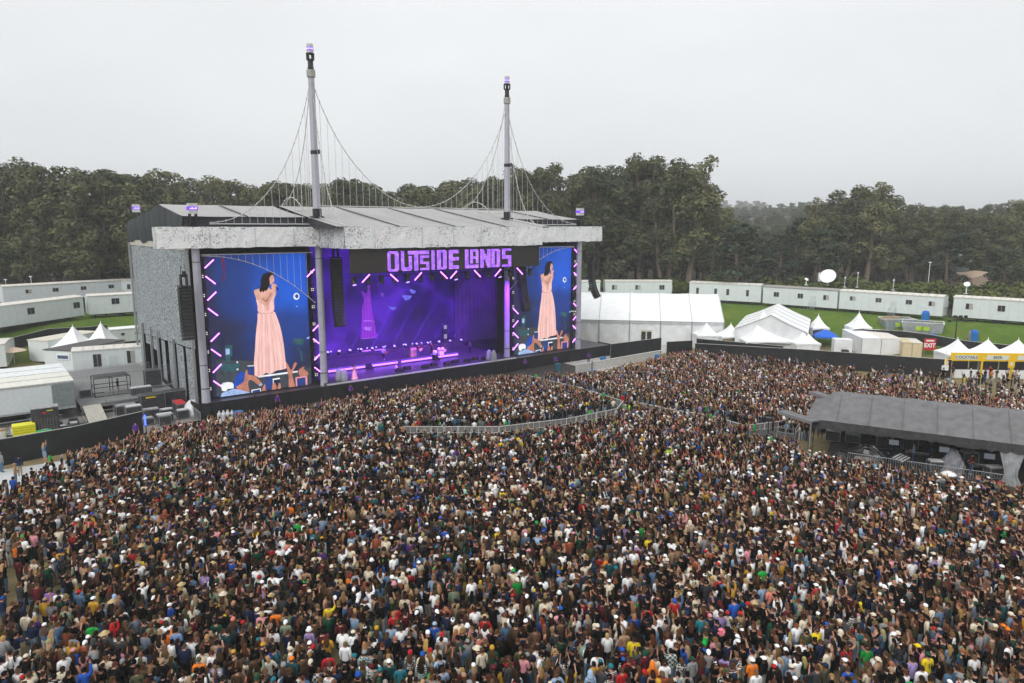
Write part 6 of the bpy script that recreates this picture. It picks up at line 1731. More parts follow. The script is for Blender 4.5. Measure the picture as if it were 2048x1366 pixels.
def shrub(seed, r_=2.6):
    rg = np.random.default_rng(seed); rr = random.Random(seed); clumps = []
    mb = MB()
    for k in range(16):
        an, d_ = rr.uniform(0, 6.28), r_ * rr.random() ** .5
        h = (1.6 + 1.7 * (1 - d_ / r_)) * rr.uniform(.7, 1.1)
        clumps.append((math.cos(an) * d_, math.sin(an) * d_, h * .7, rr.uniform(.8, 1.3)))
        mb.tube([(math.cos(an) * d_ * .3, math.sin(an) * d_ * .3, -.3), (math.cos(an) * d_, math.sin(an) * d_, h * .7)], [.08, .03], 4)
    return mb.mesh('stem', BARK), leaf_mesh('foliage', leaves(clumps, 190, .24, rg, .9), SHRUB)
EUCS = [eucalypt(101 + i, 28, (5.4, 6.2, 5.0, 6.6, 5.6, 6.0, 5.2)[i], (0, .2, 0, .1, .5, .0, .9)[i], (0, 1, -1, 0, 1.5, 0, -1)[i]) for i in range(7)]
PINES = [pine(301 + i) for i in range(3)]
SHRUBS = [shrub(401 + i) for i in range(4)]
EUCLAB = 'tall grey green eucalyptus standing in the dense wood behind the site trailers'
def plant_tree(var, x, y, ztop, lab, wide=1.0, name='eucalyptus_tree', grp='eucalyptus wood behind the field', cat='tree'):
    tm, cm, H = var
    z = hz(x, y) - .1; sc = max(.2, (ztop - z) / H)
    t_ = thing(name, lab, cat, (x, y, z), random.uniform(0, 6.28), grp)
    t_.scale = (sc * wide, sc * wide, sc)
    child('trunk', tm, t_); child('crown', cm, t_)
    return t_
SKY = [(-80, 335), (0, 320), (60, 326), (90, 350), (115, 370), (150, 364), (180, 342), (240, 331), (300, 338), (340, 354), (380, 364), (420, 352), (470, 364), (520, 378), (560, 364), (600, 374), (640, 362), (680, 353),
       (720, 364), (780, 382), (850, 370), (900, 366), (950, 354), (1000, 352), (1050, 338), (1100, 328), (1150, 335), (1200, 330), (1250, 324), (1285, 314), (1320, 322), (1370, 330), (1410, 358), (1432, 402), (1470, 414),
       (1500, 455), (1530, 482), (1560, 462), (1590, 445), (1620, 424), (1650, 398), (1700, 384), (1750, 374), (1780, 382), (1795, 410), (1850, 408), (1900, 412), (1950, 420), (2000, 412), (2048, 400), (2130, 392)]
skx, sky_ = np.array(SKY, float).T
rt = random.Random(77)
def ztop_at(px_, Y, dy=0): return AT(px_, float(np.interp(px_, skx, sky_)) + dy, Y)
x = -70
i = 0
while x < 2120:                                   # front rank carries the skyline
    Y = 172 + rt.uniform(-8, 10) if x > 300 else 152 + rt.uniform(-6, 12)
    if x > 1480: Y += 14
    dy = rt.choice((0, 2, 8, 22, 14))
    p = ztop_at(x, Y, dy)
    v = EUCS[rt.choice((0, 1, 2, 3, 5))]
    wd = rt.uniform(.9, 1.25) if p.z > 24 else rt.uniform(1.15, 1.5)
    if 1490 < x < 1600: v = PINES[i % 3]; wd = 1.0
    plant_tree(v, p.x, Y, p.z, EUCLAB if v not in PINES else 'dark spreading pine in the gap of the wood on right', wd, 'eucalyptus_tree' if v not in PINES else 'pine_tree', 'eucalyptus wood behind the field' if v not in PINES else 'pines in the gap of the wood')
    x += rt.uniform(26, 40); i += 1
x = -80
while x < 2150:                                   # second and third ranks close the wood behind
    if not 1470 < x < 1600:
        Y = 200 + rt.uniform(-10, 14); p = ztop_at(x, Y, rt.uniform(4, 30)); plant_tree(EUCS[rt.choice((0, 2, 3, 5))], p.x, Y, p.z, EUCLAB, rt.uniform(1.1, 1.4))
    x += rt.uniform(34, 50)
x = 470
while x < 1040:                                   # the part of the wood seen between the masts is nearly closed
    Y = 216 + rt.uniform(-6, 8); p = ztop_at(x, Y, rt.uniform(2, 16)); plant_tree(EUCS[rt.choice((0, 1, 3, 5))], p.x, Y, p.z, EUCLAB, rt.uniform(1.3, 1.6))
    x += rt.uniform(22, 32)
for (x, y, Y, k, lab, wd) in ((1388, 312, 163, 6, 'tallest open crowned eucalyptus at right end of dense wood', 1.15), (1345, 318, 166, 4, 'open eucalyptus with sky showing through beside tallest one', 1.1), (1750, 366, 176, 6, 'open topped tall eucalyptus above four windowed trailer', 1.2),
        (1690, 378, 178, 4, 'open eucalyptus left of the tallest one on right', 1.2), (1645, 396, 172, 6, 'eucalyptus with bare pale trunk above large satellite dish', 1.1), (60, 318, 150, 3, 'tall broad eucalyptus at far left of wood', 1.3), (1290, 312, 168, 1, 'tall eucalyptus right of the right mast in wood', 1.0)):
    p = AT(x, y, Y); plant_tree(EUCS[k], p.x, Y, p.z, lab, wd)
for (x, y, Y, lab) in ((1478, 452, 150, 'dark pine behind narrow windowed trailer'), (1645, 462, 158, 'spreading dark cypress left of large satellite dish tree'), (2020, 500, 150, 'dark round pine above right edge trailer'), (1905, 470, 165, 'dark pine beside octagonal kiosk'), (1560, 470, 170, 'flat topped dark cypress in gap of wood')):
    p = AT(x, y, Y); plant_tree(PINES[rt.randrange(3)], p.x, Y, p.z, lab, 1.3, 'pine_tree', 'pines before the wood')
for Y0, yt0, n_ in ((270, 464, 12), (400, 450, 14), (600, 436, 18), (850, 420, 24), (1200, 405, 30)):
    for k in range(n_):                           # ranks of trees on the far rise, fading in the fog
        px_ = 1425 + 215 * (k + rt.random()) / n_; Y = Y0 + rt.uniform(-25, 25)
        yt = yt0 + (max(0, px_ - 1490) / 9) + rt.uniform(-5, 9)
        p = AT(px_, yt, Y)
        plant_tree(EUCS[rt.choice((0, 1, 2, 3, 5))], p.x, Y, max(p.z, hz(p.x, Y) + 12), 'pale fogged tree on the far rise in gap of wood', 1.5, grp='fogged trees on the far rise')
for k in range(26):                               # rise at the right
    px_ = 1800 + 11 * k; Y = rt.uniform(235, 330)
    p = AT(px_, 412 - max(0, px_ - 1950) / 8 + rt.uniform(0, 10), Y); plant_tree(EUCS[rt.choice((0, 1, 2, 5))], p.x, Y, p.z, 'distant tree on the wooded rise at right edge', 1.25, grp='trees on the wooded rise')
def plant_shrub(x, y, sc, lab, grp='shrub belt behind the trailers'):
    t_ = thing('shrub', lab, 'shrub', (x, y, hz(x, y) - .1), rt.uniform(0, 6.28), grp); t_.scale = (sc * 1.1, sc * 1.1, sc * rt.uniform(.85, 1.2))
    s_ = SHRUBS[rt.randrange(4)]; child('stem', s_[0], t_); child('foliage', s_[1], t_)
for k in range(64):
    px_ = 1425 + 680 * k / 63; Y = (154 - (px_ - 1425) * .035) + (k % 3) * 5.5
    p = AT(px_ + rt.uniform(-6, 6), 560, Y); plant_shrub(p.x, Y, rt.uniform(1.0, 1.65), 'rounded olive shrub in the belt behind right hand trailers')
for k in range(26):
    px_ = 1165 + 280 * k / 25; Y = 160 + (k % 2) * 5
    p = AT(px_, 560, Y); plant_shrub(p.x, Y, rt.uniform(.9, 1.3), 'rounded olive shrub in the belt behind huge marquee')
for k in range(30):
    px_ = -20 + 310 * k / 29; Y = 141 + px_ * .035 + (k % 2) * 4
    p = AT(px_, 560, Y); plant_shrub(p.x, Y, rt.uniform(1.0, 1.35), 'rounded olive shrub in the belt behind left hand trailers')
# octagonal kiosk and sandy path on the rise
p = AT(1916, 552, 172); kk = thing('kiosk', 'small octagonal kiosk with pale roof among trees on right', 'kiosk', (p.x, p.y, p.z))
mb = MB(); mb.lathe([(2.2, -4), (2.2, 3.6)], n=8); mb.build('wall', mat('kiosk_wall', (.10, .11, .11), .7), kk)
mb = MB(); mb.lathe([(2.7, 3.6), (1.2, 4.3), (.2, 5.3)], n=8); mb.build('roof', mat('kiosk_roof', (.34, .36, .35), .6), kk)
mb = MB(); q = [AT(1902, 545, 170), AT(1950, 541, 172), AT(1985, 545, 168), AT(1945, 556, 160)]
mb.poly([tuple(v) for v in q]); mb.prism([tuple(v) for v in q], (0, 0, -3), (0, 0, -.01)); tag(mb.build('sand_path', mat('pale_sand', (.42, .31, .23), .9)), kind='structure')
# ---------------------------------------------------------------- people
def cmat(name, use_face_attr=False, rough=.8):
    m, t, b = node_mat(name); b.inputs['Roughness'].default_value = rough; b.inputs['Specular IOR Level'].default_value = .06
    if use_face_attr:
        n = t.nodes.new('ShaderNodeAttribute'); n.attribute_name = 'col'; t.links.new(n.outputs['Color'], b.inputs['Base Color'])
    else:
        n = t.nodes.new('ShaderNodeObjectInfo'); t.links.new(n.outputs['Color'], b.inputs['Base Color'])
    return m
OBJC = cmat('dyed_cloth'); SKINM = cmat('skin', rough=.55); HAIRM = cmat('hair_strands', rough=.5); CROWDM = cmat('crowd_cloth', True)
EYE = mat('dark_eye', (.01, .008, .006), .3); LIP = mat('lip', (.30, .09, .08), .5)
# a second cloth with woven stripes / plaid / floral, tinted by the object
def patt(name, kind):
    m, t, b = node_mat(name); b.inputs['Roughness'].default_value = .8
    oi = t.nodes.new('ShaderNodeObjectInfo'); tc = t.nodes.new('ShaderNodeTexCoord')
    if kind == 'stripe':
        n = t.nodes.new('ShaderNodeTexWave'); n.bands_direction = 'Z'; n.inputs['Scale'].default_value = 3.4; f = n.outputs['Fac']
    elif kind == 'plaid':
        n = t.nodes.new('ShaderNodeTexChecker'); n.inputs['Scale'].default_value = 9; f = n.outputs['Fac']
    else:
        n = t.nodes.new('ShaderNodeTexNoise'); n.inputs['Scale'].default_value = 14; f = n.outputs['Fac']
    t.links.new(tc.outputs['Object'], n.inputs['Vector'])
    r = t.nodes.new('ShaderNodeMapRange'); r.inputs[1].default_value, r.inputs[2].default_value = .45, .55
    t.links.new(f, r.inputs[0])
    mi = t.nodes.new('ShaderNodeMix'); mi.data_type = 'RGBA'; mi.inputs[7].default_value = (.55, .54, .50, 1) if kind != 'stripe' else (.62, .60, .55, 1)
    t.links.new(r.outputs[0], mi.inputs[0]); t.links.new(oi.outputs['Color'], mi.inputs[6]); t.links.new(mi.outputs[2], b.inputs['Base Color'])
    return m
STRIPE, PLAID, FLORAL = patt('striped_cloth', 'stripe'), patt('plaid_cloth', 'plaid'), patt('floral_cloth', 'floral')
J = ['pelvis', 'waist', 'chest', 'upper', 'neck', 'jaw', 'head', 'crown', 'shL', 'elL', 'wrL', 'haL', 'shR', 'elR', 'wrR', 'haR', 'hiL', 'knL', 'anL', 'toL', 'hiR', 'knR', 'anR', 'toR']
BONES = [(0, 1, 'torso'), (1, 2, 'torso'), (2, 3, 'torso'), (3, 4, 'neck'), (4, 5, 'head'), (5, 6, 'head'), (6, 7, 'head'),
         (3, 8, 'torso'), (8, 9, 'arm'), (9, 10, 'fore'), (10, 11, 'hand'), (3, 12, 'torso'), (12, 13, 'arm'), (13, 14, 'fore'), (14, 15, 'hand'),
         (0, 16, 'hip'), (16, 17, 'leg'), (17, 18, 'shin'), (18, 19, 'foot'), (0, 20, 'hip'), (20, 21, 'leg'), (21, 22, 'shin'), (22, 23, 'foot')]
def skeleton(pose, fem):
    sw = .165 if fem else .19
    P = [(0, 0, .95), (0, .0, 1.10), (0, .012, 1.28), (0, 0, 1.41), (0, .005, 1.50), (0, .03, 1.585), (0, .02, 1.66), (0, .01, 1.725)]
    Rd = [(.145, .105), (.12 if fem else .14, .09), (.145 if fem else .165, .105), (.11, .085), (.05, .05), (.06, .072), (.076, .094), (.05, .06)]
    arms = {
        'down': [(.045, -.02, 1.15), (.04, .04, .92)], 'fold': [(.05, -.01, 1.16), (-.12, .21, 1.16)], 'phone': [(.04, .14, 1.22), (-.08, .30, 1.50)],
        'up': [(.08, .03, 1.60), (.03, .08, 1.86)], 'hip': [(.14, -.07, 1.17), (.0, .06, .99)], 'front': [(.05, .02, 1.15), (-.03, .24, 1.06)], 'wave': [(.2, .02, 1.52), (.2, .06, 1.78)], 'out': [(.2, .12, 1.36), (.36, .26, 1.46)]}
    for sgn, a in ((-1, pose[0]), (1, pose[1])):
        (ex, ey, ez), (wx, wy, wz) = arms[a]
        sh = Vector((sgn * sw, 0, 1.415)); el = Vector((sgn * (sw + ex), ey, ez)); wr = Vector((sgn * (sw + wx), wy, wz))
        d = (wr - el).normalized(); ha = wr + d * .085
        if a == 'down': ha = wr + Vector((0, .02, -.085))
        P += [tuple(sh), tuple(el), tuple(wr), tuple(ha)]
        Rd += [(.056 if fem else .066,) * 2, (.038 if fem else .045,) * 2, (.027, .027), (.036, .022)]
    for sgn in (-1, 1):
        P += [(sgn * .085, 0, .88), (sgn * .095, .015, .50), (sgn * .10, -.02, .09), (sgn * .115, .12, .04)]
        Rd += [(.092 if fem else .088,) * 2, (.058,) * 2, (.040,) * 2, (.038, .028)]
    return P, Rd
def eval_body(pose, fem, sub):
    P, Rd = skeleton(pose, fem)
    me = bpy.data.meshes.new('body'); me.from_pydata(P, [(a, b) for a, b, _ in BONES], []); me.update()
    o = bpy.data.objects.new('body', me); COL.objects.link(o)
    md = o.modifiers.new('skin', 'SKIN'); md.use_smooth_shade = True
    sk = me.skin_vertices[0].data
    for i, r_ in enumerate(Rd): sk[i].radius = r_; sk[i].use_root = (i == 0)
    if sub:
        s = o.modifiers.new('sub', 'SUBSURF'); s.levels = s.render_levels = sub
    dg = bpy.context.evaluated_depsgraph_get(); dg.update()
    ev = bpy.data.meshes.new_from_object(o.evaluated_get(dg))
    bpy.data.objects.remove(o); bpy.data.meshes.remove(me)
    V = np.array([v.co for v in ev.vertices]); Fs = [tuple(p.vertices) for p in ev.polygons]
    N = np.array([v.normal for v in ev.vertices]); bpy.data.meshes.remove(ev)
    C = np.array([V[list(f)].mean(0) for f in Fs]); PP = np.array(P)
    best = np.full(len(C), 9.0); lab = np.zeros(len(C), int)
    for k, (a, b, nm) in enumerate(BONES):
        ab = PP[b] - PP[a]; t = np.clip(((C - PP[a]) @ ab) / (ab @ ab), 0, 1)
        d = np.linalg.norm(C - (PP[a] + t[:, None] * ab), axis=1) / (max(Rd[a][0], Rd[b][0]) ** .5)
        m_ = d < best; best[m_] = d[m_]; lab[m_] = k
    names = np.array([BONES[k][2] for k in lab])
    return V, N, Fs, C, names, P
def garment_mask(C, names, kind):
    z = C[:, 2]
    tor = np.isin(names, ('torso', 'hip')) 
    if kind == 'tee': return (tor & (z > .90)) | (names == 'arm') | ((names == 'neck') & (z < 1.465))
    if kind == 'long': return (tor & (z > .88)) | np.isin(names, ('arm', 'fore')) | ((names == 'neck') & (z < 1.48))
    if kind == 'crop': return tor & (z > 1.08) & (z < 1.38)
    if kind == 'trousers': return (tor & (z <= 1.0)) | np.isin(names, ('leg', 'shin'))
    if kind == 'shorts': return (tor & (z <= 1.0)) | ((names == 'leg') & (z > .50))
    if kind == 'shoes': return names == 'foot'
def submesh(V, N, Fs, mask, off):
    idx = {}; vs, fs = [], []
    for f, m_ in zip(Fs, mask):
        if not m_: continue
        g = []
        for i in f:
            if i not in idx: idx[i] = len(vs); vs.append(tuple(V[i] + N[i] * off))
            g.append(idx[i])
        fs.append(tuple(g))
    return vs, fs
POSES = {'arms at sides': ('down', 'down'), 'arms folded': ('fold', 'fold'), 'holding up a phone': ('phone', 'phone'), 'one arm raised': ('down', 'up'), 'both arms raised': ('up', 'up'),
         'hand on hip': ('down', 'hip'), 'hands held in front': ('front', 'front'), 'waving': ('front', 'wave'), 'arm stretched out': ('down', 'out')}
def finger_tubes(mb, P):
    for w_, h_ in ((10, 11), (14, 15)):
        a, b = Vector(P[w_]), Vector(P[h_]); d = (b - a).normalized()
        side = d.cross(Vector((0, 1, 0.2))); side = side.normalized() if side.length > .1 else Vector((1, 0, 0))
        nrm = d.cross(side).normalized()
        for k, L in enumerate((.066, .078, .074, .056)):
            o = b + side * (-.024 + .016 * k)
            mb.tube([o, o + d * L * .5 - nrm * .006, o + d * L * .9 - nrm * .026], [.0085, .008, .006], 5)
        o = a.lerp(b, .35) + side * -.028
        mb.tube([o, o - side * .024 + d * .025, o - side * .03 + d * .055 - nrm * .01], [.010, .009, .007], 5)
HI = {}
def hi_set(pose, fem):
    if (pose, fem) in HI: return HI[(pose, fem)]
    V, N, Fs, C, names, P = eval_body(POSES[pose], fem, 1)
    mb = MB(); mb.add(V.tolist(), Fs)
    finger_tubes(mb, P)
    mb.tube([(0, .108, 1.655), (0, .128, 1.622), (0, .105, 1.612)], [.008, .016, .012], 5)           # nose
    for sg in (-1, 1): mb.ball((sg * .078, .012, 1.635), (.010, .022, .032), 6, 4)                        # ears
    mb.m = 1
    for sg in (-1, 1): mb.ball((sg * .030, .106, 1.658), (.012, .008, .007), 6, 4)
    for sg in (-1, 1): mb.box((sg * .031, .112, 1.678), (.034, .008, .006))
    mb.m = 2; mb.ball((0, .104, 1.588), (.024, .008, .008), 6, 4)
    S = {'body': mb.mesh('body', [SKINM, EYE, LIP], True)}
    for g, off in (('tee', .016), ('long', .022), ('crop', .012), ('trousers', .014), ('shorts', .022), ('shoes', .016)):
        vs, fs = submesh(V, N, Fs, garment_mask(C, names, g), off)
        m2 = MB(); m2.add(vs, fs)
        if g == 'long':       # hood lying on the back
            pass
        S[g] = m2
    S['mesh'] = {}
    HI[(pose, fem)] = S
    return S
def gmesh(S, g, nm, m):
    k = (g, m.name)
    if k not in S['mesh']: S['mesh'][k] = S[g].mesh(nm, m, True)
    return S['mesh'][k]
# hair and headgear, in body space (head centre about 0, .015, 1.655)
HC = (0, .008, 1.662)
def cap_shell(mb, k=1.0, zcut=-.02, n=12, m_=6, back=.0, sq=1.0):
    rx, ry, rz = .096 * k, .116 * k, .106 * k
    vs, fs = [], []
    for j in range(m_ + 1):
        ph = math.pi / 2 * j / m_
        for i in range(n):
            a = 2 * math.pi * i / n
            low = zcut if math.sin(a) > .3 else zcut - .075 * (1 if math.sin(a) < -.2 else .6) - back * (1 if math.sin(a) < 0 else 0)
            z0 = low + (rz - low) * math.sin(ph) ** sq
            vs.append((HC[0] + rx * math.cos(a) * math.cos(ph) ** .8, HC[1] + ry * math.sin(a) * math.cos(ph) ** .8, HC[2] + z0))
    for j in range(m_):
        for i in range(n):
            a, b = j * n + i, j * n + (i + 1) % n; fs.append((a, b, b + n, a + n))
    mb.add(vs, fs)
def long_back(mb, z1, wid, wav=0.0, n=7, seed=0):
    rr = random.Random(seed); vs, fs = [], []; K = 7
    for k in range(K):
        q = k / (K - 1); z = 1.70 + (z1 - 1.70) * q
        w_ = (.088 + (wid - .088) * math.sin(min(1, q * 1.3) * math.pi / 2)) * (1 - .35 * max(0, q - .7) / .3)
        y = -.075 - .055 * math.sin(q * math.pi * .75) - .02 * q
        for i in range(n):
            u = i / (n - 1) * 2 - 1
            vs.append((w_ * u + wav * math.sin(q * 14 + i * 2), y + .06 * u * u * (1 - q * .4) - .012 * rr.random() + wav * .6 * math.cos(q * 12 + i), z - .03 * rr.random() * (q > .9)))
    for k in range(K):
        for i in range(n):
            x, y, z = vs[k * n + i]; vs.append((x * .8, y + .045, z))
    o = K * n
    for k in range(K - 1):
        for i in range(n - 1):
            a = k * n + i; fs.append((a, a + n, a + n + 1, a + 1)); fs.append((o + a, o + a + 1, o + a + n + 1, o + a + n))
        for i in (0, n - 1):
            a = k * n + i; fs.append((a, o + a, o + a + n, a + n))
    mb.add(vs, fs)
HAIRS = {}
def head_mesh(kind):
    if kind in HAIRS: return HAIRS[kind]
    mb = MB(); nm, m = 'hair', HAIRM
    if kind == 'short': cap_shell(mb, 1.02, .015)
    elif kind == 'buzz': cap_shell(mb, .97, .03, back=-.02)
    elif kind == 'long': cap_shell(mb, 1.08, .01, back=.03); long_back(mb, 1.24, .135)
    elif kind == 'wavy': cap_shell(mb, 1.09, .01); long_back(mb, 1.16, .165, .014, seed=3)
    elif kind == 'bob': cap_shell(mb, 1.10, .0, back=.03); long_back(mb, 1.49, .115, .004)
    elif kind == 'bun': cap_shell(mb, 1.03, .015); mb.ball((0, -.06, 1.775), (.055, .055, .05), 8, 5)
    elif kind == 'ponytail': cap_shell(mb, 1.02, .015); mb.tube([(0, -.09, 1.72), (0, -.16, 1.66), (0, -.15, 1.45), (0, -.13, 1.32)], [.03, .04, .045, .015], 7)
    elif kind == 'curly':
        rr = random.Random(5)
        for i in range(34):
            a, e = rr.uniform(0, 6.28), rr.uniform(-.35, 1.4)
            if math.sin(a) > .45 and e < .45: continue
            mb.ball((HC[0] + .10 * math.cos(a) * math.cos(e), HC[1] - .01 + .115 * math.sin(a) * math.cos(e), HC[2] + .01 + .11 * math.sin(e)), (.042,) * 3, 6, 4)
    elif kind == 'fuzzy':
        rr = random.Random(6)
        for i in range(60):
            a, e = rr.uniform(0, 6.28), rr.uniform(-.5, 1.5)
            if math.sin(a) > .45 and e < .35: continue
            mb.ball((HC[0] + .14 * math.cos(a) * math.cos(e), HC[1] - .01 + .14 * math.sin(a) * math.cos(e), HC[2] + .02 + .15 * math.sin(e)), (.05,) * 3, 6, 4)
    else:
        m = OBJC; nm = kind.split('_')[0]
        if kind == 'cap': 
            cap_shell(mb, 1.10, .04, back=-.06); mb.prism([(.075 * math.cos(a), HC[1] + .06 + .13 * max(0, math.sin(a)), HC[2] + .035 - .02 * math.sin(a)) for a in [math.pi * i / 8 for i in range(9)]], (0, 0, .012)); mb.ball((0, .008, HC[2] + .108), (.012, .012, .008), 6, 3)
        elif kind == 'cap_back':
            cap_shell(mb, 1.10, .03, back=-.05); mb.prism([(.07 * math.cos(a), HC[1] - .06 - .12 * max(0, math.sin(a)), HC[2] + .0 - .02 * math.sin(a)) for a in [math.pi * i / 8 for i in range(9)]], (0, 0, .012))
        elif kind == 'beanie': cap_shell(mb, 1.13, .035, back=-.035, sq=.8); mb.lathe([(.097, -.01), (.103, .0), (.103, .045), (.097, .05)], (0, HC[1], HC[2] + .015), 12, 1, 1.18)
        elif kind == 'bucket': mb.lathe([(.165, -.01), (.105, .055), (.092, .125), (.06, .135), (.01, .136)], (0, HC[1], HC[2] + .0), 14, 1, 1.12)
        elif kind == 'straw': mb.lathe([(.21, .045), (.20, .035), (.108, .05), (.10, .125), (.06, .155), (.01, .15)], (0, HC[1], HC[2] + .0), 16, 1, 1.12)
        elif kind == 'hood':
            cap_shell(mb, 1.24, -.01, back=.05, n=12); mb.lathe([(.15, -.19), (.13, -.13), (.115, -.07)], (0, -.005, HC[2]), 12)
        elif kind == 'hood_down':
            mb.lathe([(.06, -.03), (.115, -.02), (.13, .02), (.10, .05), (.07, .045)], (0, -.045, 1.475), 12, 1.05, .85)
    HAIRS[kind] = mb.mesh(nm, m, True)
    return HAIRS[kind]
pk = MB(); pk.lathe([(.10, 0), (.16, .03), (.165, .22), (.15, .36), (.09, .43)], (0, -.20, 1.00), 10, 1.0, .62)
for sg in (-1, 1): pk.tube([(sg * .10, -.16, 1.40), (sg * .105, -.02, 1.475), (sg * .11, .10, 1.40), (sg * .12, .12, 1.22), (sg * .15, -.06, 1.06)], .022, 5)
pk.box((0, -.305, 1.14), (.2, .03, .18)); PACK = pk.mesh('backpack', OBJC, True)
st_ = MB(); st_.tube([(.13, -.05, 1.47), (.03, -.135, 1.32), (-.10, -.13, 1.12), (-.19, -.02, .98), (-.08, .135, 1.10), (.06, .15, 1.30), (.13, .05, 1.46), (.13, -.05, 1.47)], .014, 5); st_.box((-.21, -.02, .93), (.07, .2, .15)); STRAP = st_.mesh('crossbody_bag', OBJC, True)
ph = MB(); ph.box((0, .315, 1.60), (.075, .012, .15)); PHONEM = ph.mesh('phone', mat('phone_black', (.01, .01, .012), .2))
SKINS = [(.52, .28, .19), (.46, .235, .15), (.37, .18, .11), (.23, .11, .065), (.10, .05, .03), (.57, .33, .24), (.43, .22, .145)]
HCOL = {'black': (.006, .005, .005), 'dark brown': (.024, .012, .007), 'brown': (.075, .036, .018), 'light brown': (.15, .085, .042), 'blonde': (.36, .23, .11), 'golden blonde': (.28, .16, .06), 'red': (.16, .045, .018), 'pink': (.75, .20, .25), 'grey': (.25, .24, .23)}
TCOL = {'black': (.006, .006, .007), 'white': (.82, .83, .84), 'cream': (.66, .58, .45), 'grey': (.24, .245, .25), 'navy': (.016, .026, .065), 'denim blue': (.085, .16, .27), 'pale blue': (.30, .43, .60), 'sage green': (.20, .26, .18), 'olive': (.075, .078, .04), 'forest green': (.012, .06, .035),
        'bright green': (.02, .34, .06), 'red': (.42, .02, .025), 'maroon': (.10, .015, .022), 'mustard': (.50, .28, .03), 'yellow': (.72, .55, .02), 'orange': (.75, .19, .02), 'tan': (.33, .22, .13), 'brown': (.10, .058, .034), 'pink': (.62, .26, .30), 'lavender': (.33, .25, .50), 'purple': (.13, .05, .26),
        'teal': (.02, .16, .20), 'charcoal': (.05, .052, .056), 'royal blue': (.02, .09, .42), 'rust': (.30, .08, .04), 'mint': (.36, .58, .47), 'lime green': (.28, .62, .05), 'grey blue': (.20, .25, .33), 'dark teal': (.015, .075, .085), 'coral': (.60, .20, .15)}
HEADC = dict(TCOL); HEADC['straw'] = (.52, .39, .20)
PANTS = [(.012, .012, .013), (.05, .09, .16), (.10, .17, .27), (.22, .30, .40), (.035, .035, .04), (.30, .25, .18), (.02, .02, .028), (.5, .48, .43)]
def col4(c): return (c[0], c[1], c[2], 1.0)
def person(label, p, yaw, pose='arms at sides', fem=True, skin=0, hair=('long', 'brown'), hat=None, top=('tee', 'white'), bottom=('trousers', 0), pack=None, strap=None, pattern=None, sc=1.0, group='people in the front of the crowd', letters=None, hood=None, name='person', phone=False):
    S = hi_set(pose, fem)
    t_ = thing(name, label, 'person', p, yaw, group); t_.scale = (sc, sc, sc)
    b = child('body', S['body'], t_); b.color = col4(SKINS[skin])
    pm = {'stripe': STRIPE, 'plaid': PLAID, 'floral': FLORAL}.get(pattern, OBJC)
    o = child('shirt', gmesh(S, top[0], 'shirt', pm), t_); o.color = col4(TCOL[top[1]] if isinstance(top[1], str) else top[1])
    o2 = child(bottom[0], gmesh(S, bottom[0], bottom[0], OBJC), t_); o2.color = col4(PANTS[bottom[1]] if isinstance(bottom[1], int) else bottom[1])
    o3 = child('shoes', gmesh(S, 'shoes', 'shoes', OBJC), t_); o3.color = col4((.5, .5, .5) if (len(label) % 2) else (.03, .03, .03))
    if hair and hair[0] != 'none': h = child('hair', head_mesh(hair[0]), t_); h.color = col4(HCOL[hair[1]])
    if hat: h = child(hat[0].split('_')[0], head_mesh(hat[0]), t_); h.color = col4(HEADC[hat[1]])
    if hood: h = child('hood', head_mesh(hood), t_); h.color = o.color
    if pack: h = child('backpack', PACK, t_); h.color = col4(TCOL[pack])
    if strap: h = child('crossbody_bag', STRAP, t_); h.color = col4(TCOL[strap])
    if phone and pose == 'holding up a phone': child('phone', PHONEM, t_)
    if letters: child('lettering', text_mesh('shirt_number', letters, .26, mat('shirt_number_ink', (.02, .02, .03), .7), .002), t_, (0, -.165, 1.26), (R(90), 0, 0))
    return t_
STAGE_C = ST(27, 3)
def face_to(p, q=None, j=.0):
    q = q or STAGE_C; return math.atan2(q.y - p.y, q.x - p.x) - math.pi / 2 + j
# ---------------------------------------------------------------- performers on the stage
POSES['singing into a microphone'] = ('down', 'phone'); POSES['playing a guitar'] = ('front', 'out'); POSES['playing keys'] = ('front', 'front')
p = G(709, 758, 1.955)
sg_ = person('person singing at stage lip in long pale pink dress', p, face_to(p, Vector((-5, 40, 0))) + .3, 'singing into a microphone', True, 5, ('wavy', 'dark brown'), None, ('crop', (.80, .42, .34)), ('shorts', (.80, .42, .34)), group='musicians on stage')
mb = MB(); n = 20; vs, fs = [], []
for k, (r_, z) in enumerate(((.14, 1.1), (.17, .95), (.26, .6), (.36, .25), (.44, .01))):
    for i in range(n):
        a = 2 * math.pi * i / n; q = r_ * (1 + .08 * (k > 1) * math.sin(i * 5 * math.pi / n * 2)); vs.append((q * math.cos(a), q * math.sin(a) * .85, z))
for k in range(4):
    for i in range(n): a, b = k * n + i, k * n + (i + 1) % n; fs.append((a, b, b + n, a + n))
mb.add(vs, fs); mb.build('dress', mat('pink_silk', (.80, .42, .34), .5), sg_, smooth=True)
mb = MB(); mb.tube([(.05, .26, 1.50), (.07, .15, 1.585)], .018, 6); mb.ball((.07, .14, 1.59), (.03, .03, .03), 8, 5); mb.build('microphone', DARKST, sg_)
p = G(838, 715, 2.62); person('person playing electric guitar on riser beside the tan amplifier', p, face_to(p, Vector((0, 40, 0))), 'playing a guitar', False, 1, ('short', 'dark brown'), None, ('tee', 'maroon'), ('trousers', 1), group='musicians on stage')
guitar('light electric guitar held by the guitarist on riser', p + Vector((.12, -.3, 1.0)), ('light', (.6, .42, .2)), (R(8), R(60), SA))
p = G(767, 720, 2.62); person('person in pale blue shirt playing guitar beside the keyboards', p, face_to(p, Vector((0, 40, 0))), 'playing keys', False, 0, ('short', 'light brown'), ('cap', 'grey'), ('tee', 'pale blue'), ('trousers', 0), group='musicians on stage')
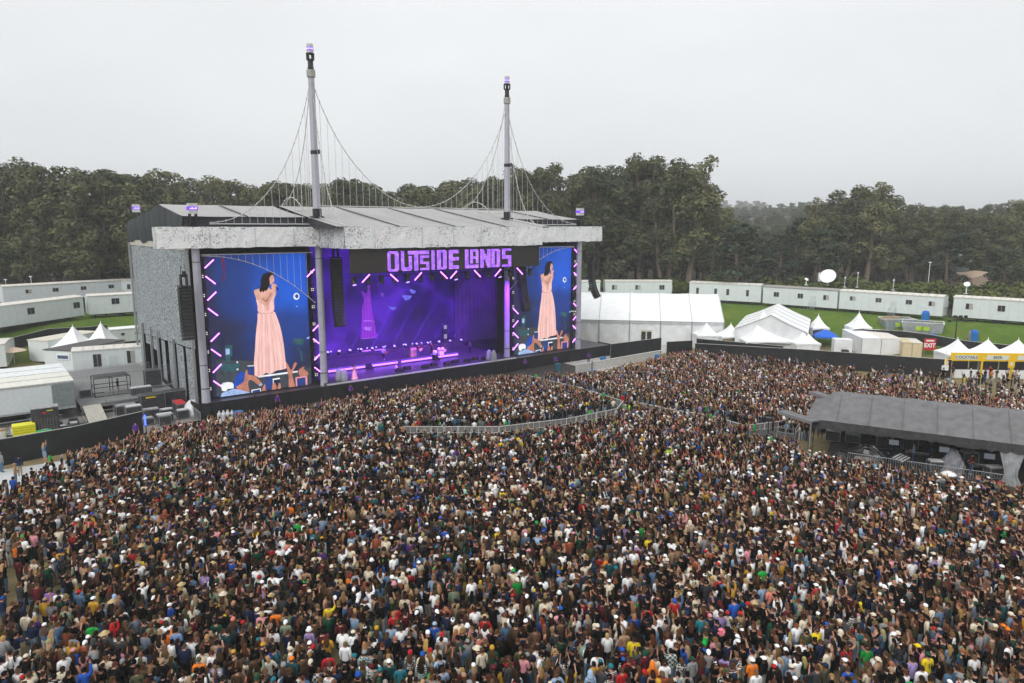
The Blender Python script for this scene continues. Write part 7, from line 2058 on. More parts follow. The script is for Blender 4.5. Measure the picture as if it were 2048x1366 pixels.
guitar('brown guitar held by the player in pale blue shirt', p + Vector((.15, -.3, .95)), ('brown', (.25, .12, .06)), (R(8), R(65), SA))
p = G(869, 711, 2.62) + E_B * .7; person('person drumming behind the white drum kit', p, face_to(p, Vector((0, 40, 0))), 'playing keys', False, 1, ('curly', 'black'), None, ('tee', 'black'), ('trousers', 0), group='musicians on stage')
p = G(940, 706, 1.96); person('person in dark clothes at dim right of stage', p, face_to(p, Vector((0, 40, 0))), 'playing keys', False, 1, ('short', 'black'), None, ('long', 'charcoal'), ('trousers', 0), group='musicians on stage')
PLACED = []                              # ground spots taken by people built one by one
def keep(p): PLACED.append((p.x, p.y))
n_single = 6
# ---------------------------------------------------------------- stewards in purple, staff in green
for i, (x, y, lab) in enumerate(((511, 822, 'leftmost purple shirted steward in pit below left video screen'), (556, 818, 'purple shirted steward second from left in the pit'), (702, 797, 'purple shirted steward in pit near the singer'),
        (866, 763, 'purple shirted steward in pit before middle of stage'), (917, 757, 'purple shirted steward in pit right of stage middle'), (972, 750, 'purple shirted steward in pit near right column'), (1050, 741, 'purple shirted steward in pit below right video screen'),
        (1111, 735, 'purple shirted steward beside the teal bin'), (1177, 727, 'purple shirted steward standing by the bright blue bin'), (1364, 722, 'purple shirted steward at gap between the black fences'),
        (273, 880, 'purple shirted steward next to the glowing number 1 sign'))):
    p = G(x, y, 0); keep(p)
    person(lab, p, face_to(p, Vector((0, 20, 0)), .2 * (i % 3)), ('arms folded', 'arms at sides', 'hands held in front')[i % 3], False, i % 5, ('short', 'black'), None, ('tee', (.12, .035, .30)), ('trousers', 0), group='stewards in purple shirts'); n_single += 1
for i, (x, y, c, lab) in enumerate(((1206, 812, 'bright green', 'green shirted staff at bend of the barricade lane'), (1221, 818, 'bright green', 'green shirted staff with jeans right of the lane bend'), (1245, 818, 'red', 'red shirted staff where barricade lines meet'), (1249, 836, 'bright green', 'green shirted staff below the red shirted one'),
        (1258, 838, 'lime green', 'staff in lime vest beside green shirted staff'), (1273, 836, 'lime green', 'staff in lime vest furthest right at barricade corner'), (1179, 850, 'bright green', 'green shirted staff behind right half of the curved barricade'), (1013, 872, 'bright green', 'green shirted staff behind middle of the curved barricade'),
        (1420, 858, 'bright green', 'green shirted staff on the barricade towards mixing tent'), (1508, 880, 'bright green', 'green shirted staff beside end of barricade by camera platform'), (1541, 905, 'bright green', 'green shirted staff in front of camera platform'), (1072, 772, 'bright green', 'green shirted staff at far end of barricade near stage'))):
    p = G(x, y, 0); keep(p)
    person('person, ' + lab, p, face_to(p, None, .6 * (i % 3)), ('arms at sides', 'hands held in front', 'hand on hip')[i % 3], i % 4 == 3, (i * 2) % 5, ('short', 'black') if i % 4 != 3 else ('ponytail', 'dark brown'), None, ('tee', c), ('trousers', 0 if i != 1 else 2), group='event staff in green'); n_single += 1
for i, (x, y, ez, kw, lab) in enumerate((
    (4, 945, 0, dict(hair=('short', 'grey'), top=('long', 'grey'), bottom=('trousers', 2), fem=False), 'person in grey hoodie and blue jeans at left edge by black fence'),
    (33, 970, 0, dict(hair=('short', 'light brown'), hat=('cap', 'tan'), top=('long', 'tan'), bottom=('trousers', 2), fem=False, pose='hands held in front'), 'person in tan jacket, tan cap and jeans on white flooring'),
    (41, 952, 0, dict(hair=('short', 'black'), top=('long', 'navy'), bottom=('trousers', 5), fem=False), 'person in navy top and khaki trousers behind tan jacket'),
    (91, 925, 0, dict(hair=('long', 'blonde'), top=('tee', 'denim blue'), bottom=('shorts', 3), pose='one arm raised'), 'person with blonde hair, denim shirt, arm up near black fence'),
    (103, 946, 0, dict(hair=('short', 'black'), top=('long', 'bright green'), bottom=('trousers', 0), fem=False, skin=4), 'person in bright green hoodie near left fence'),
    (735, 800, 0, dict(hair=('short', 'dark brown'), top=('tee', 'black'), bottom=('trousers', 0), fem=False, pose='holding up a phone'), 'person filming in black clothes in the pit near singer'),
    (1184, 748, 0, dict(hair=('long', 'light brown'), top=('tee', 'sage green'), bottom=('trousers', 3), pose='hands held in front'), 'person in sage top and pale jeans by low pale wall'),
    (225, 874, 0, dict(hair=('short', 'black'), top=('long', 'black'), bottom=('trousers', 5), fem=False), 'person in black jacket and khaki trousers by road cases'),
    (1938, 686, 0, dict(hair=('short', 'grey'), hat=('straw', 'straw'), top=('long', 'grey'), bottom=('trousers', 5), fem=False), 'person in straw hat on grass bank beside blue barrel'),
    (237, 787, 1.2, dict(hair=('short', 'black'), top=('tee', 'black'), bottom=('trousers', 5), fem=False, skin=4), 'person in black on the grey loading dock behind railing'),
    (1351, 690, 0, dict(hair=('short', 'black'), top=('tee', 'bright green'), bottom=('trousers', 0), fem=False, skin=4), 'person in bright green before huge marquee wall'),
    (1885, 762, 0, dict(hair=('short', 'black'), hat=('cap', 'black'), top=('tee', 'black'), bottom=('trousers', 0), fem=False), 'person in black cap beside white notice pole at fence'),
    (1979, 757, 0, dict(hair=('short', 'black'), top=('tee', 'red'), bottom=('trousers', 1), fem=False), 'person in red tee standing before the BEER bar'),
    (1493, 731, 0, dict(hair=('short', 'black'), top=('long', 'grey blue'), bottom=('trousers', 1), fem=False), 'person in grey blue hoodie standing against long black fence'))):
    p = G(x, y, ez) if x != 1938 else GT(x, y); keep(p); person(lab, p, face_to(p, None, (.4, -.5, 1.0)[i % 3]), group='people around the edges', **kw); n_single += 1
for i, (s_, y_, c, lab) in enumerate(((7.7, 2.2, 'grey blue', 'person in grey blue shirt standing at the sloping mixing desk'), (5.9, 4.0, 'black', 'person in black at back of the mixing tent behind wrapped console'), (11.7, 1.2, 'maroon', 'person in maroon seated low by lighting desk in mixing tent'), (9.0, 4.6, 'charcoal', 'person in charcoal at middle of mixing tent'))):
    q = F(s_, y_, FDZ); p = Vector(q); person(lab, p, face_to(p, None, .4 * i), ('hands held in front', 'arms folded')[i % 2], False, i, ('short', 'brown'), None, ('tee', c), ('trousers', 1), group='crew in the mixing tent'); n_single += 1
# ---------------------------------------------------------------- people that stand out in the crowd, at their measured spots
H_ = lambda x, y: G(x, y, 1.66)
SAL = [
 (551, 1226, 'person with short black hair in orange sweatshirt', dict(fem=False, hair=('short', 'black'), top=('long', 'orange'), sc=1.04)),
 (658, 1213, 'person in yellow tee with one fist raised high', dict(fem=False, pose='one arm raised', hair=('short', 'dark brown'), top=('tee', 'yellow'))),
 (618, 1259, 'person in white bucket hat and lavender tee', dict(hat=('bucket', 'white'), hair=('short', 'dark brown'), top=('tee', 'lavender'))),
 (787, 1230, 'person with short blonde hair in red jersey', dict(fem=False, hair=('short', 'golden blonde'), top=('tee', 'red'))),
 (845, 1308, 'person in blue beanie and cream tee with black backpack', dict(fem=False, hat=('beanie', 'royal blue'), top=('tee', 'cream'), pack='black')),
 (880, 1318, 'person with black hair in pale blue tee with black backpack', dict(fem=False, hair=('short', 'black'), top=('tee', 'pale blue'), pack='black')),
 (690, 1287, 'person with short brown hair in white sweatshirt and dark trousers', dict(fem=False, hair=('short', 'light brown'), top=('long', 'white'))),
 (654, 1275, 'person in maroon beanie and mustard top', dict(hat=('beanie', 'maroon'), fem=False, top=('tee', 'mustard'), skin=3)),
 (656, 1312, 'person with black hair in red long sleeved top', dict(fem=False, hair=('short', 'black'), top=('long', 'red'), pack='maroon')),
 (621, 1324, 'person in cream backwards cap and black jacket', dict(fem=False, hat=('cap_back', 'cream'), hair=('short', 'dark brown'), top=('long', 'black'))),
 (567, 1333, 'person in grey beanie and denim blue jacket with bag strap', dict(hat=('beanie', 'grey'), top=('long', 'denim blue'), strap='white')),
 (583, 1322, 'person in orange cap and dark teal jacket', dict(fem=False, hat=('cap', 'orange'), hair=('short', 'brown'), top=('long', 'dark teal'))),
 (446, 1191, 'person in wide cream sun hat and tan jacket', dict(hat=('straw', 'cream'), top=('long', 'tan'))),
 (753, 1255, 'person in mustard beanie and denim blue jacket', dict(fem=False, hat=('beanie', 'mustard'), top=('long', 'denim blue'))),
 (778, 1326, 'person in white cap and dark teal tee', dict(fem=False, hat=('cap', 'white'), hair=('short', 'black'), top=('tee', 'dark teal'))),
 (869, 1248, 'person in pale blue cap and royal blue shirt', dict(fem=False, hat=('cap', 'pale blue'), hair=('short', 'black'), top=('tee', 'royal blue'))),
 (571, 1245, 'person in white backwards cap and sage green shirt', dict(fem=False, hat=('cap_back', 'white'), hair=('short', 'brown'), top=('long', 'sage green'))),
 (820, 1305, 'person in red beanie and dark flowered shirt', dict(hat=('beanie', 'red'), top=('tee', 'charcoal'), pattern='floral')),
 (984, 1298, 'person in mustard beanie and forest green sweater', dict(fem=False, hat=('beanie', 'mustard'), top=('long', 'forest green'))),
 (1305, 1331, 'person in bright orange hoodie with hood up', dict(hair=None, top=('long', 'orange'), hood='hood')),
 (1188, 1327, 'person with black hair in mustard tee', dict(fem=False, hair=('short', 'black'), top=('tee', 'mustard'))),
 (1244, 1341, 'person with brown hair in bright red tee', dict(fem=False, hair=('short', 'brown'), top=('tee', 'red'))),
 (1181, 1349, 'person in pale blue hoodie with hood up', dict(hair=None, top=('long', 'pale blue'), hood='hood')),
 (1249, 1264, 'person with shaved head in tan shirt', dict(fem=False, hair=('buzz', 'light brown'), top=('long', 'tan'))),
 (1195, 1256, 'person in cream cap and black jacket', dict(fem=False, hat=('cap', 'cream'), hair=('short', 'brown'), top=('long', 'black'))),
 (1171, 1267, 'person with brown hair in maroon shirt', dict(fem=False, hair=('short', 'brown'), top=('tee', 'maroon'))),
 (1342, 1302, 'person in dark blue plaid shirt', dict(fem=False, hair=('short', 'black'), top=('long', 'dark teal'), pattern='plaid')),
 (1442, 1266, 'person with fuzzy pink hair in black hoodie', dict(fem=False, hair=('fuzzy', 'pink'), top=('long', 'black'))),
 (1505, 1324, 'person in white cap and orange tee', dict(fem=False, hat=('cap', 'white'), hair=('short', 'black'), top=('tee', 'orange'))),
 (1513, 1344, 'person with light brown hair in white tee with small mark', dict(fem=False, hair=('short', 'light brown'), top=('tee', 'white'))),
 (1455, 1226, 'person in red cap and cream tee', dict(fem=False, hat=('cap', 'red'), hair=('short', 'dark brown'), top=('tee', 'cream'))),
 (1385, 1317, 'person in forest green cap and grey hoodie', dict(fem=False, hat=('cap', 'forest green'), hair=('short', 'brown'), top=('long', 'grey'), hood='hood_down')),
 (1583, 1333, 'person in cream cap and pale blue shirt with black strap', dict(fem=False, hat=('cap', 'cream'), hair=('short', 'brown'), top=('tee', 'pale blue'), strap='black')),
 (1856, 1314, 'person in green cap and yellow jersey numbered 33', dict(fem=False, hat=('cap', 'forest green'), hair=('short', 'black'), top=('tee', 'yellow'), letters='33', sc=1.06)),
 (1836, 1296, 'person in yellow cap with pink backpack', dict(hat=('cap', 'yellow'), hair=('long', 'black'), top=('tee', 'black'), pack='pink')),
 (1656, 1304, 'person with brown hair in large cream tee', dict(fem=False, hair=('short', 'dark brown'), top=('tee', 'cream'), sc=1.05)),
 (1696, 1338, 'person with brown hair in royal blue tee', dict(fem=False, hair=('short', 'brown'), top=('tee', 'royal blue'))),
 (1756, 1321, 'person in cream cap and tan sweater', dict(fem=False, hat=('cap_back', 'cream'), hair=('short', 'brown'), top=('long', 'tan'))),
 (1753, 1289, 'person with black hair in navy tee', dict(fem=False, hair=('short', 'black'), top=('tee', 'navy'))),
 (2018, 1292, 'person with black hair in large white tee', dict(fem=False, hair=('short', 'black'), top=('tee', 'white'), sc=1.05)),
 (1852, 1220, 'person with very long blonde hair in white tee', dict(hair=('wavy', 'blonde'), top=('tee', 'white'))),
 (1707, 1229, 'person in black and white striped top', dict(hair=('bob', 'dark brown'), top=('long', 'black'), pattern='stripe')),
 (184, 1252, 'person with black hair in bright green hoodie', dict(fem=False, hair=('short', 'black'), top=('long', 'bright green'), hood='hood_down')),
 (147, 1276, 'person in grey blue hoodie and beige shorts', dict(fem=False, hair=('short', 'dark brown'), top=('long', 'grey blue'), hood='hood_down', bottom=('shorts', 7), sc=1.04)),
 (103, 1266, 'person with long blonde hair in denim blue jacket', dict(hair=('wavy', 'blonde'), top=('long', 'denim blue'))),
 (168, 1343, 'person in royal blue sweater with one arm raised', dict(hair=('short', 'black'), fem=False, top=('long', 'royal blue'), pose='one arm raised')),
 (130, 1220, 'person with brown hair in sage green tee', dict(fem=False, hair=('short', 'light brown'), top=('tee', 'sage green'))),
 (50, 1229, 'person with black hair in cream hoodie', dict(fem=False, hair=('short', 'black'), top=('long', 'cream'), hood='hood_down')),
 (157, 1185, 'person in red cap and denim blue jacket', dict(fem=False, hat=('cap', 'red'), hair=('short', 'black'), top=('long', 'denim blue'))),
 (98, 1180, 'person in olive cap and purple tee', dict(fem=False, hat=('cap', 'olive'), hair=('short', 'brown'), top=('tee', (.24, .12, .42)))),
 (23, 1241, 'person in black beanie, black jacket and trousers near left edge', dict(fem=False, hat=('beanie', 'black'), top=('long', 'charcoal'))),
 (352, 1262, 'person with black hair in grey blue tee', dict(fem=False, hair=('short', 'black'), top=('tee', (.17, .28, .50)))),
 (310, 1311, 'person with long brown hair in black crop top and denim shorts', dict(hair=('long', 'dark brown'), top=('crop', 'black'), bottom=('shorts', 2))),
 (330, 1293, 'person with wavy brown hair in cream jacket', dict(hair=('wavy', 'light brown'), top=('long', 'cream'))),
 (33, 1308, 'person with dark hair in white tee near left edge', dict(hair=('ponytail', 'dark brown'), top=('tee', 'white'))),
 (186, 1199, 'person in white cap and mustard jacket', dict(fem=False, hat=('cap', 'white'), hair=('short', 'black'), top=('long', 'mustard'))),
 (475, 1235, 'person with short black hair in black tee', dict(fem=False, hair=('short', 'black'), top=('tee', 'black'))),
 (432, 1245, 'person in dark green jersey beside person with salmon beanie', dict(fem=False, hair=('short', 'black'), top=('tee', 'forest green'))),
 (466, 1240, 'person in coral beanie and charcoal top', dict(hat=('beanie', 'coral'), top=('long', 'charcoal'))),
 (518, 1155, 'person with black backpack over mint tee', dict(fem=False, hat=('cap', 'red'), hair=('short', 'brown'), top=('tee', (.40, .52, .42)), pack='black')),
 (612, 1142, 'person in tan tee with black bag strap', dict(fem=False, hair=('short', 'dark brown'), top=('tee', 'tan'), strap='black')),
 (1232, 1135, 'person in turquoise beanie', dict(hat=('beanie', (0.05, .40, .50)) if False else ('beanie', 'teal'), top=('long', 'charcoal'))),
 (1525, 1140, 'person in bright green jumper in middle of crowd', dict(fem=False, hair=('short', 'black'), top=('long', 'bright green'))),
 (1633, 1172, 'person in red sweater with white cap', dict(fem=False, hat=('cap', 'white'), hair=('short', 'black'), top=('long', 'red'))),
 (1428, 1180, 'person in white tee pointing with one arm', dict(fem=False, pose='arm stretched out', hair=('short', 'black'), top=('tee', 'white'))),
 (50, 1005, 'person in lime yellow top holding up arm near left flooring', dict(hair=('bob', 'dark brown'), top=('tee', 'lime green'), pose='waving')),
]
TOPW = {'black': 46, 'charcoal': 9, 'navy': 8, 'white': 12, 'cream': 7, 'grey': 4, 'denim blue': 3.5, 'pale blue': 2, 'olive': 3, 'brown': 6, 'tan': 3, 'sage green': 1.2, 'forest green': 1.2, 'grey blue': 1, 'maroon': 3, 'dark teal': .8, 'red': 1.3, 'royal blue': 1.3, 'pink': 1.2,
        'lavender': 1, 'mustard': .8, 'rust': 1.2, 'teal': .7, 'mint': .6, 'bright green': .6, 'orange': .5, 'yellow': .5, 'purple': .6, 'coral': .5, 'lime green': .2}
HCW = {'black': 28, 'dark brown': 32, 'brown': 24, 'light brown': 8, 'blonde': 4, 'golden blonde': 4, 'red': 1}
def wpick(rr, d): return rr.choices(list(d), list(d.values()))[0]
GARM = {('tee', True): 'tee', ('tee', False): 'tee', ('long', True): 'long sleeved top', ('long', False): 'sweatshirt', ('crop', True): 'strapless crop top'}
used_lab, used_key = set(), set()
for x, y, lab, kw in SAL:
    p = H_(x, y); p.z = 0; keep(p)
    kw = dict(kw); rr = random.Random(int(x * 7 + y))
    if 'pose' not in kw: kw['pose'] = rr.choice(('arms at sides', 'hands held in front', 'arms folded'))
    kw.setdefault('skin', rr.choice((0, 0, 1, 1, 2, 5, 6))); kw.setdefault('bottom', ('trousers', rr.randrange(5))); kw.setdefault('sc', rr.uniform(.97, 1.05))
    lab += '' if len(lab.split()) >= 5 else ' in the crowd'
    person(lab, p, face_to(p, None, rr.uniform(-.25, .25)), **kw); used_lab.add(lab); n_single += 1
    used_key.add((kw.get('hat') or kw.get('hair'), kw['top'][1]))
# ---------------------------------------------------------------- where the crowd stands
def inpoly(P, poly):
    x, y = P.T; r_ = np.zeros(len(P), bool)
    for i in range(len(poly)):
        (x1, y1), (x2, y2) = poly[i], poly[(i + 1) % len(poly)]
        with np.errstate(divide='ignore', invalid='ignore'):
            r_ ^= ((y1 > y) != (y2 > y)) & (x < (x2 - x1) * (y - y1) / ((y2 - y1) if y2 != y1 else 1e-9) + x1)
    return r_
def segd(P, a, b):
    a, b = np.array(a[:2], float), np.array(b[:2], float); ab = b - a
    t = np.clip(((P - a) @ ab) / (ab @ ab), 0, 1); return np.linalg.norm(P - (a + t[:, None] * ab), axis=1)
def P2(v): return (v.x, v.y)
AREA = [(-40, 20), (-39, 44), (-37.2, 52), (-36.6, 55.3), (-35.4, 58.2), (-33.2, 61.8), (-31.2, 64.8), (-29.3, 66.2), (-25.5, 69.1), (-20.3, 72.6), (-15.8, 76.7), (-7.9, 83), (-1.5, 86), (8, 87.5), (11.3, 88.6), (20.2, 97.7), (23.5, 101.5), (28.5, 104), (44, 98.4), (58.6, 93.2), (72, 91.2), (90, 80), (90, 20)]
ang = 0.3
def grid(sp):
    g = np.arange(-140, 140, sp); X, Y = np.meshgrid(g, g * .92); X = X + (np.arange(len(g)) % 2)[:, None] * sp * .5
    X, Y = X * math.cos(ang) - Y * math.sin(ang), X * math.sin(ang) + Y * math.cos(ang) + 60
    return np.stack([X.ravel(), Y.ravel()], 1)
Pt = grid(.500); Pt += rng.normal(size=Pt.shape) * .135
wx, wy = Pt[:, 0].copy(), Pt[:, 1].copy()      # people bunch up in groups of friends and leave small gaps between them
Pt[:, 0] += .22 * np.sin(wy * 1.9 + 1.3 * np.sin(wx * .7)) + .20 * np.sin(wx * 2.6 + wy * .9)
Pt[:, 1] += .22 * np.sin(wx * 2.1 + 1.1 * np.sin(wy * .8)) + .18 * np.sin(wy * 2.4 - wx * 1.1)
def proj(P, z):
    d = P[:, 1] * math.cos(PITCH) - (z - CAM_H) * math.sin(PITCH); w_ = -(z - CAM_H) * math.cos(PITCH) - P[:, 1] * math.sin(PITCH)
    return 1024 + FPX * P[:, 0] / d, 683 + FPX * w_ / d
Pt = Pt[inpoly(Pt, AREA)]
px_, py_ = proj(Pt, 1.65)
Pt = Pt[(px_ > -200) & (px_ < 2250) & (py_ < 1480)]
for L_ in LANES:
    for a, b in zip(L_[:-1], L_[1:]): Pt = Pt[segd(Pt, a, b) > .75]
fo = [F(-1.0, -1.7)[:2], F(26, -1.7)[:2], F(26, 9.2)[:2], F(-1.0, 9.2)[:2]]; Pt = Pt[~inpoly(Pt, fo)]
fo = [F(-5.6, 1.0)[:2], F(-1.0, 1.0)[:2], F(-1.0, 6.0)[:2], F(-5.6, 6.0)[:2]]; Pt = Pt[~inpoly(Pt, fo)]
def camside(P, a, b, depth):                # ground between a barricade and the viewer is a kept-clear lane
    q = [tuple(a), tuple(b), (b[0] * (1 - depth / b[1]), b[1] - depth), (a[0] * (1 - depth / a[1]), a[1] - depth)]; return inpoly(P, q)
for L_, dp in ((LA, 2.9), (LB, 1.6), (LC, 1.0), (LB2, 1.6)):
    for a, b in zip(L_[:-1], L_[1:]): Pt = Pt[~camside(Pt, a, b, dp)]
# the barricade lanes themselves are kept empty
for a, b in ((LA[2], LA[3]), (LB[1], LB[2]), (LC[0], LC[1]), (LC[1], LC[2]), (LC[2], LC[3])): Pt = Pt[segd(Pt, (a[0], a[1] + .9), (b[0], b[1] + .9)) > 1.0]
# thinner on the right beyond the mixing tent, by the bars, and on the white flooring
thin = np.ones(len(Pt))
def soft(P, c, r_): return np.clip(1 - np.linalg.norm((P - np.array(c[:2])) / np.array(r_), axis=1), 0, 1)
thin -= .80 * np.clip((Pt[:, 0] - 40 + (Pt[:, 1] - 84) * .9) / 14, 0, 1) * (Pt[:, 1] > 68)
thin -= .22 * np.clip((Pt[:, 1] - 80) / 16, 0, 1) * (Pt[:, 0] > 14)
lf = segd(Pt, (-43, 40), (-36.4, 62)); thin -= .9 * np.clip(1 - lf / 5.5, 0, 1) * (Pt[:, 1] < 54.5)
lf2 = segd(Pt, (-23, 24), (-27.5, 37)); thin -= .80 * np.clip(1 - lf2 / 4.6, 0, 1)
nzc = np.sin(Pt[:, 0] * .9 + 2) * np.sin(Pt[:, 1] * 1.1) * .5 + np.sin(Pt[:, 0] * .37) * np.sin(Pt[:, 1] * .31 + 1) * .5
thin -= .10 * (nzc > .35)
Pt = Pt[rng.random(len(Pt)) < thin]
if PLACED:
    T = np.array(PLACED)
    keepm = np.ones(len(Pt), bool)
    for q in T: keepm &= np.linalg.norm(Pt - q, axis=1) > .44
    Pt = Pt[keepm]
# ---------------------------------------------------------------- the nearest people, one by one
N_ONE = 300 - n_single
px_, py_ = proj(Pt, 1.68); inside = (px_ > 4) & (px_ < 2044) & (py_ < 1352)
dist = np.hypot(np.hypot(Pt[:, 0] * .55, Pt[:, 1]), 18.5)
order = [i for i in np.argsort(dist) if inside[i]][:N_ONE]
one = set(order)
rr = random.Random(5)
ZONE = lambda x: 'at bottom left' if x < 420 else 'left of bottom centre' if x < 850 else 'at bottom centre' if x < 1200 else 'right of bottom centre' if x < 1640 else 'at bottom right'
for i in order:
    for tries in range(400):
        fem = rr.random() < .58
        hc = wpick(rr, HCW); hat = None
        if rr.random() < .22:
            hk = rr.choices(('cap', 'cap_back', 'beanie', 'bucket', 'straw', 'hood'), (7, 5, 4, 1.2, .5, 2))[0]; hcol = rr.choice(('black', 'black', 'white', 'white', 'cream', 'navy', 'grey', 'red', 'forest green', 'royal blue', 'tan', 'olive', 'pink', 'teal', 'maroon', 'bright green'))
            if hk == 'straw': hcol = rr.choice(('straw', 'cream'))
            hat = (hk, hcol)
        hk2 = rr.choices(('long', 'wavy', 'bob', 'bun', 'ponytail', 'curly'), (34, 26, 10, 7, 12, 5))[0] if fem else rr.choices(('short', 'buzz', 'curly', 'bun'), (70, 10, 14, 4))[0]
        tc_ = wpick(rr, TOPW) if tries < 60 else rr.choice(list(TCOL)); tk = rr.choices(('tee', 'long', 'crop'), (10, 13, 3) if fem else (12, 12, 0))[0]
        hood = None
        if hat and hat[0] == 'hood': hat = None; hood = 'hood'
        pat = rr.choices((None, 'stripe', 'plaid', 'floral'), (88, 5, 4, 4))[0] if not hood else None
        pack = rr.choice(('black', 'black', 'navy', 'maroon', 'olive', 'grey')) if rr.random() < .10 else None
        strap = rr.choice(('black', 'black', 'white', 'tan')) if pack is None and rr.random() < .10 else None
        pose = rr.choices(list(POSES)[:9], (24, 22, 7, 4, 1, 6, 30, 2, 1))[0]
        hairword = {'long': f'long {hc} hair', 'wavy': f'long wavy {hc} hair', 'bob': f'chin length {hc} hair', 'bun': f'{hc} hair in a bun', 'ponytail': f'{hc} ponytail', 'curly': f'curly {hc} hair', 'short': f'short {hc} hair', 'buzz': f'cropped {hc} hair'}[hk2]
        gw = 'hoodie' if hood else {'stripe': 'striped ', 'plaid': 'plaid ', 'floral': 'flowered ', None: ''}[pat] + GARM[(tk, fem)]
        if hood: head, tk = 'hood up', 'long'; key = ('hood', tc_)
        elif hat: head = f'{hat[1]} ' + {'cap': 'cap', 'cap_back': 'backwards cap', 'beanie': 'beanie', 'bucket': 'bucket hat', 'straw': 'wide sun hat'}[hat[0]]; key = (hat, tc_, pat)
        else: head = hairword; key = (hairword, tc_, pat)
        key = (head, tc_, gw)
        if key in used_key: continue
        used_key.add(key); break
    extra = f', {pack} backpack' if pack else f', {strap} shoulder bag' if strap else (', ' + pose if pose not in ('arms at sides', 'hands held in front') else '')
    lab = f'person with {head} in {tc_} {gw}{extra}, {ZONE(px_[i])}' if not hat else f'person in {head} and {tc_} {gw}{extra}, {ZONE(px_[i])}'
    w_ = lab.split()
    if len(w_) > 16: lab = lab.replace(extra, '')
    if len(lab.split()) > 16: lab = lab.replace('long sleeved ', '').replace(' of bottom centre', ' of centre')
    if len(lab.split()) > 16: lab = lab.replace(' of centre', '')
    p = Vector((Pt[i, 0], Pt[i, 1], 0))
    yaw = face_to(p, None, rr.gauss(0, .3) if rr.random() > .07 else rr.uniform(-2.6, 2.6))
    person(lab, p, yaw, pose, fem, rr.choice((0, 0, 1, 1, 2, 3, 4, 5, 6)), None if hood else (hk2 if not hat or fem else 'short', hc) if not (hat and hat[0] in ('beanie',) and not fem) else None, hat, (tk, tc_),
           (rr.choices(('trousers', 'shorts'), (86, 14))[0], rr.randrange(8)), pack, strap, pat, rr.uniform(.90, 1.0) if fem else rr.uniform(.98, 1.07), hood=hood, phone=True)
# ---------------------------------------------------------------- everybody else: one mass
mass = np.array([i for i in range(len(Pt)) if i not in one])
Pm = Pt[mass]
VAR = {}
def lo_variant(pose, fem, hk, tk):
    k = (pose, fem, hk, tk)
    if k in VAR: return VAR[k]
    bk = ('b', pose, fem)
    if bk not in VAR: VAR[bk] = eval_body(POSES[pose], fem, 0)
    V, N, Fs, C, names, P = VAR[bk]
    V = V.copy(); gid = np.zeros(len(Fs), int)                                  # 0 skin 1 shirt 2 legs 3 shoes 4 hair 5 hat
    gid[garment_mask(C, names, 'trousers')] = 2; gid[names == 'foot'] = 3; gid[garment_mask(C, names, tk)] = 1
    mv = np.zeros(len(V), bool)
    for f, g in zip(Fs, gid):
        if g in (1, 2): mv[list(f)] = True
    V[mv] += N[mv] * .012
    vs, fs, g = [V], list(Fs), list(gid)
    for kk, gg in ((hk[0], 4), (hk[1], 5)):
        if not kk: continue
        me_ = head_mesh(kk); o = sum(len(a) for a in vs); vs.append(np.array([v.co for v in me_.vertices])); fs += [tuple(i + o for i in p.vertices) for p in me_.polygons]; g += [gg] * len(me_.polygons)
    V = np.concatenate(vs); lt = np.array([len(f) for f in fs], np.int32); lv = np.array([i for f in fs for i in f], np.int32)
    VAR[k] = (V, lv, lt, np.array(g)); return VAR[k]
def far_variant(up, hk, fem):
    k = ('far', up, hk, fem)
    if k in VAR: return VAR[k]
    mb = MB(); g = []
    def part(n0, gid):
        while len(g) < len(mb.f): g.append(gid)
    mb.lathe([(.13, .85), (.15, 1.12), (.20 if not fem else .175, 1.36), (.11, 1.47)], n=6, sy=.62); part(0, 1)
    for sg in (-1, 1): mb.tube([(sg * .09, 0, .9), (sg * .10, 0, .05)], [.09, .05], 4, False); part(0, 2)
    for sg in (-1, 1):
        sw = .19
        if up and (up == 2 or sg == 1): pts = [(sg * sw, 0, 1.40), (sg * (sw + .07), .06, 1.64), (sg * (sw + .02), .12, 1.92)]
        elif up == 3: pts = [(sg * sw, 0, 1.40), (sg * (sw + .04), .12, 1.20), (sg * .06, .28, 1.50)]
        else: pts = [(sg * sw, 0, 1.40), (sg * (sw + .05), 0, 1.15), (sg * (sw - .05), .18, 1.02)]
        mb.tube(pts[:2], [.062, .05], 4, False); part(0, 1); mb.tube(pts[1:], [.045, .032], 4, False); part(0, 0)
    mb.ball((0, .02, 1.61), (.078, .095, .115), 6, 4); part(0, 0)
    mb.ball((0, -.015, 1.645), (.090, .100, .105), 6, 3); part(0, 4 if hk != 'hat' else 5)
    if hk == 'long': mb.add([(-.09, -.08, 1.66), (.09, -.08, 1.66), (.13, -.14, 1.42), (.08, -.15, 1.26), (-.08, -.15, 1.26), (-.13, -.14, 1.42), (-.1, .0, 1.5), (.1, .0, 1.5)], [(0, 1, 2, 5), (5, 2, 3, 4), (0, 5, 6), (1, 7, 2)]); part(0, 4)
    if hk == 'hat': mb.lathe([(.12, 1.66), (.085, 1.72), (.03, 1.755)], (0, .03, 0), 6); part(0, 5)
    V = np.array(mb.v); lt = np.array([len(f) for f in mb.f], np.int32); lv = np.array([i for f in mb.f for i in f], np.int32)
    VAR[k] = (V, lv, lt, np.array(g)); return VAR[k]
cr = random.Random(99)
acc = {}
tops, topw = list(TOPW), list(TOPW.values()); hcs, hcw = list(HCW), list(HCW.values())
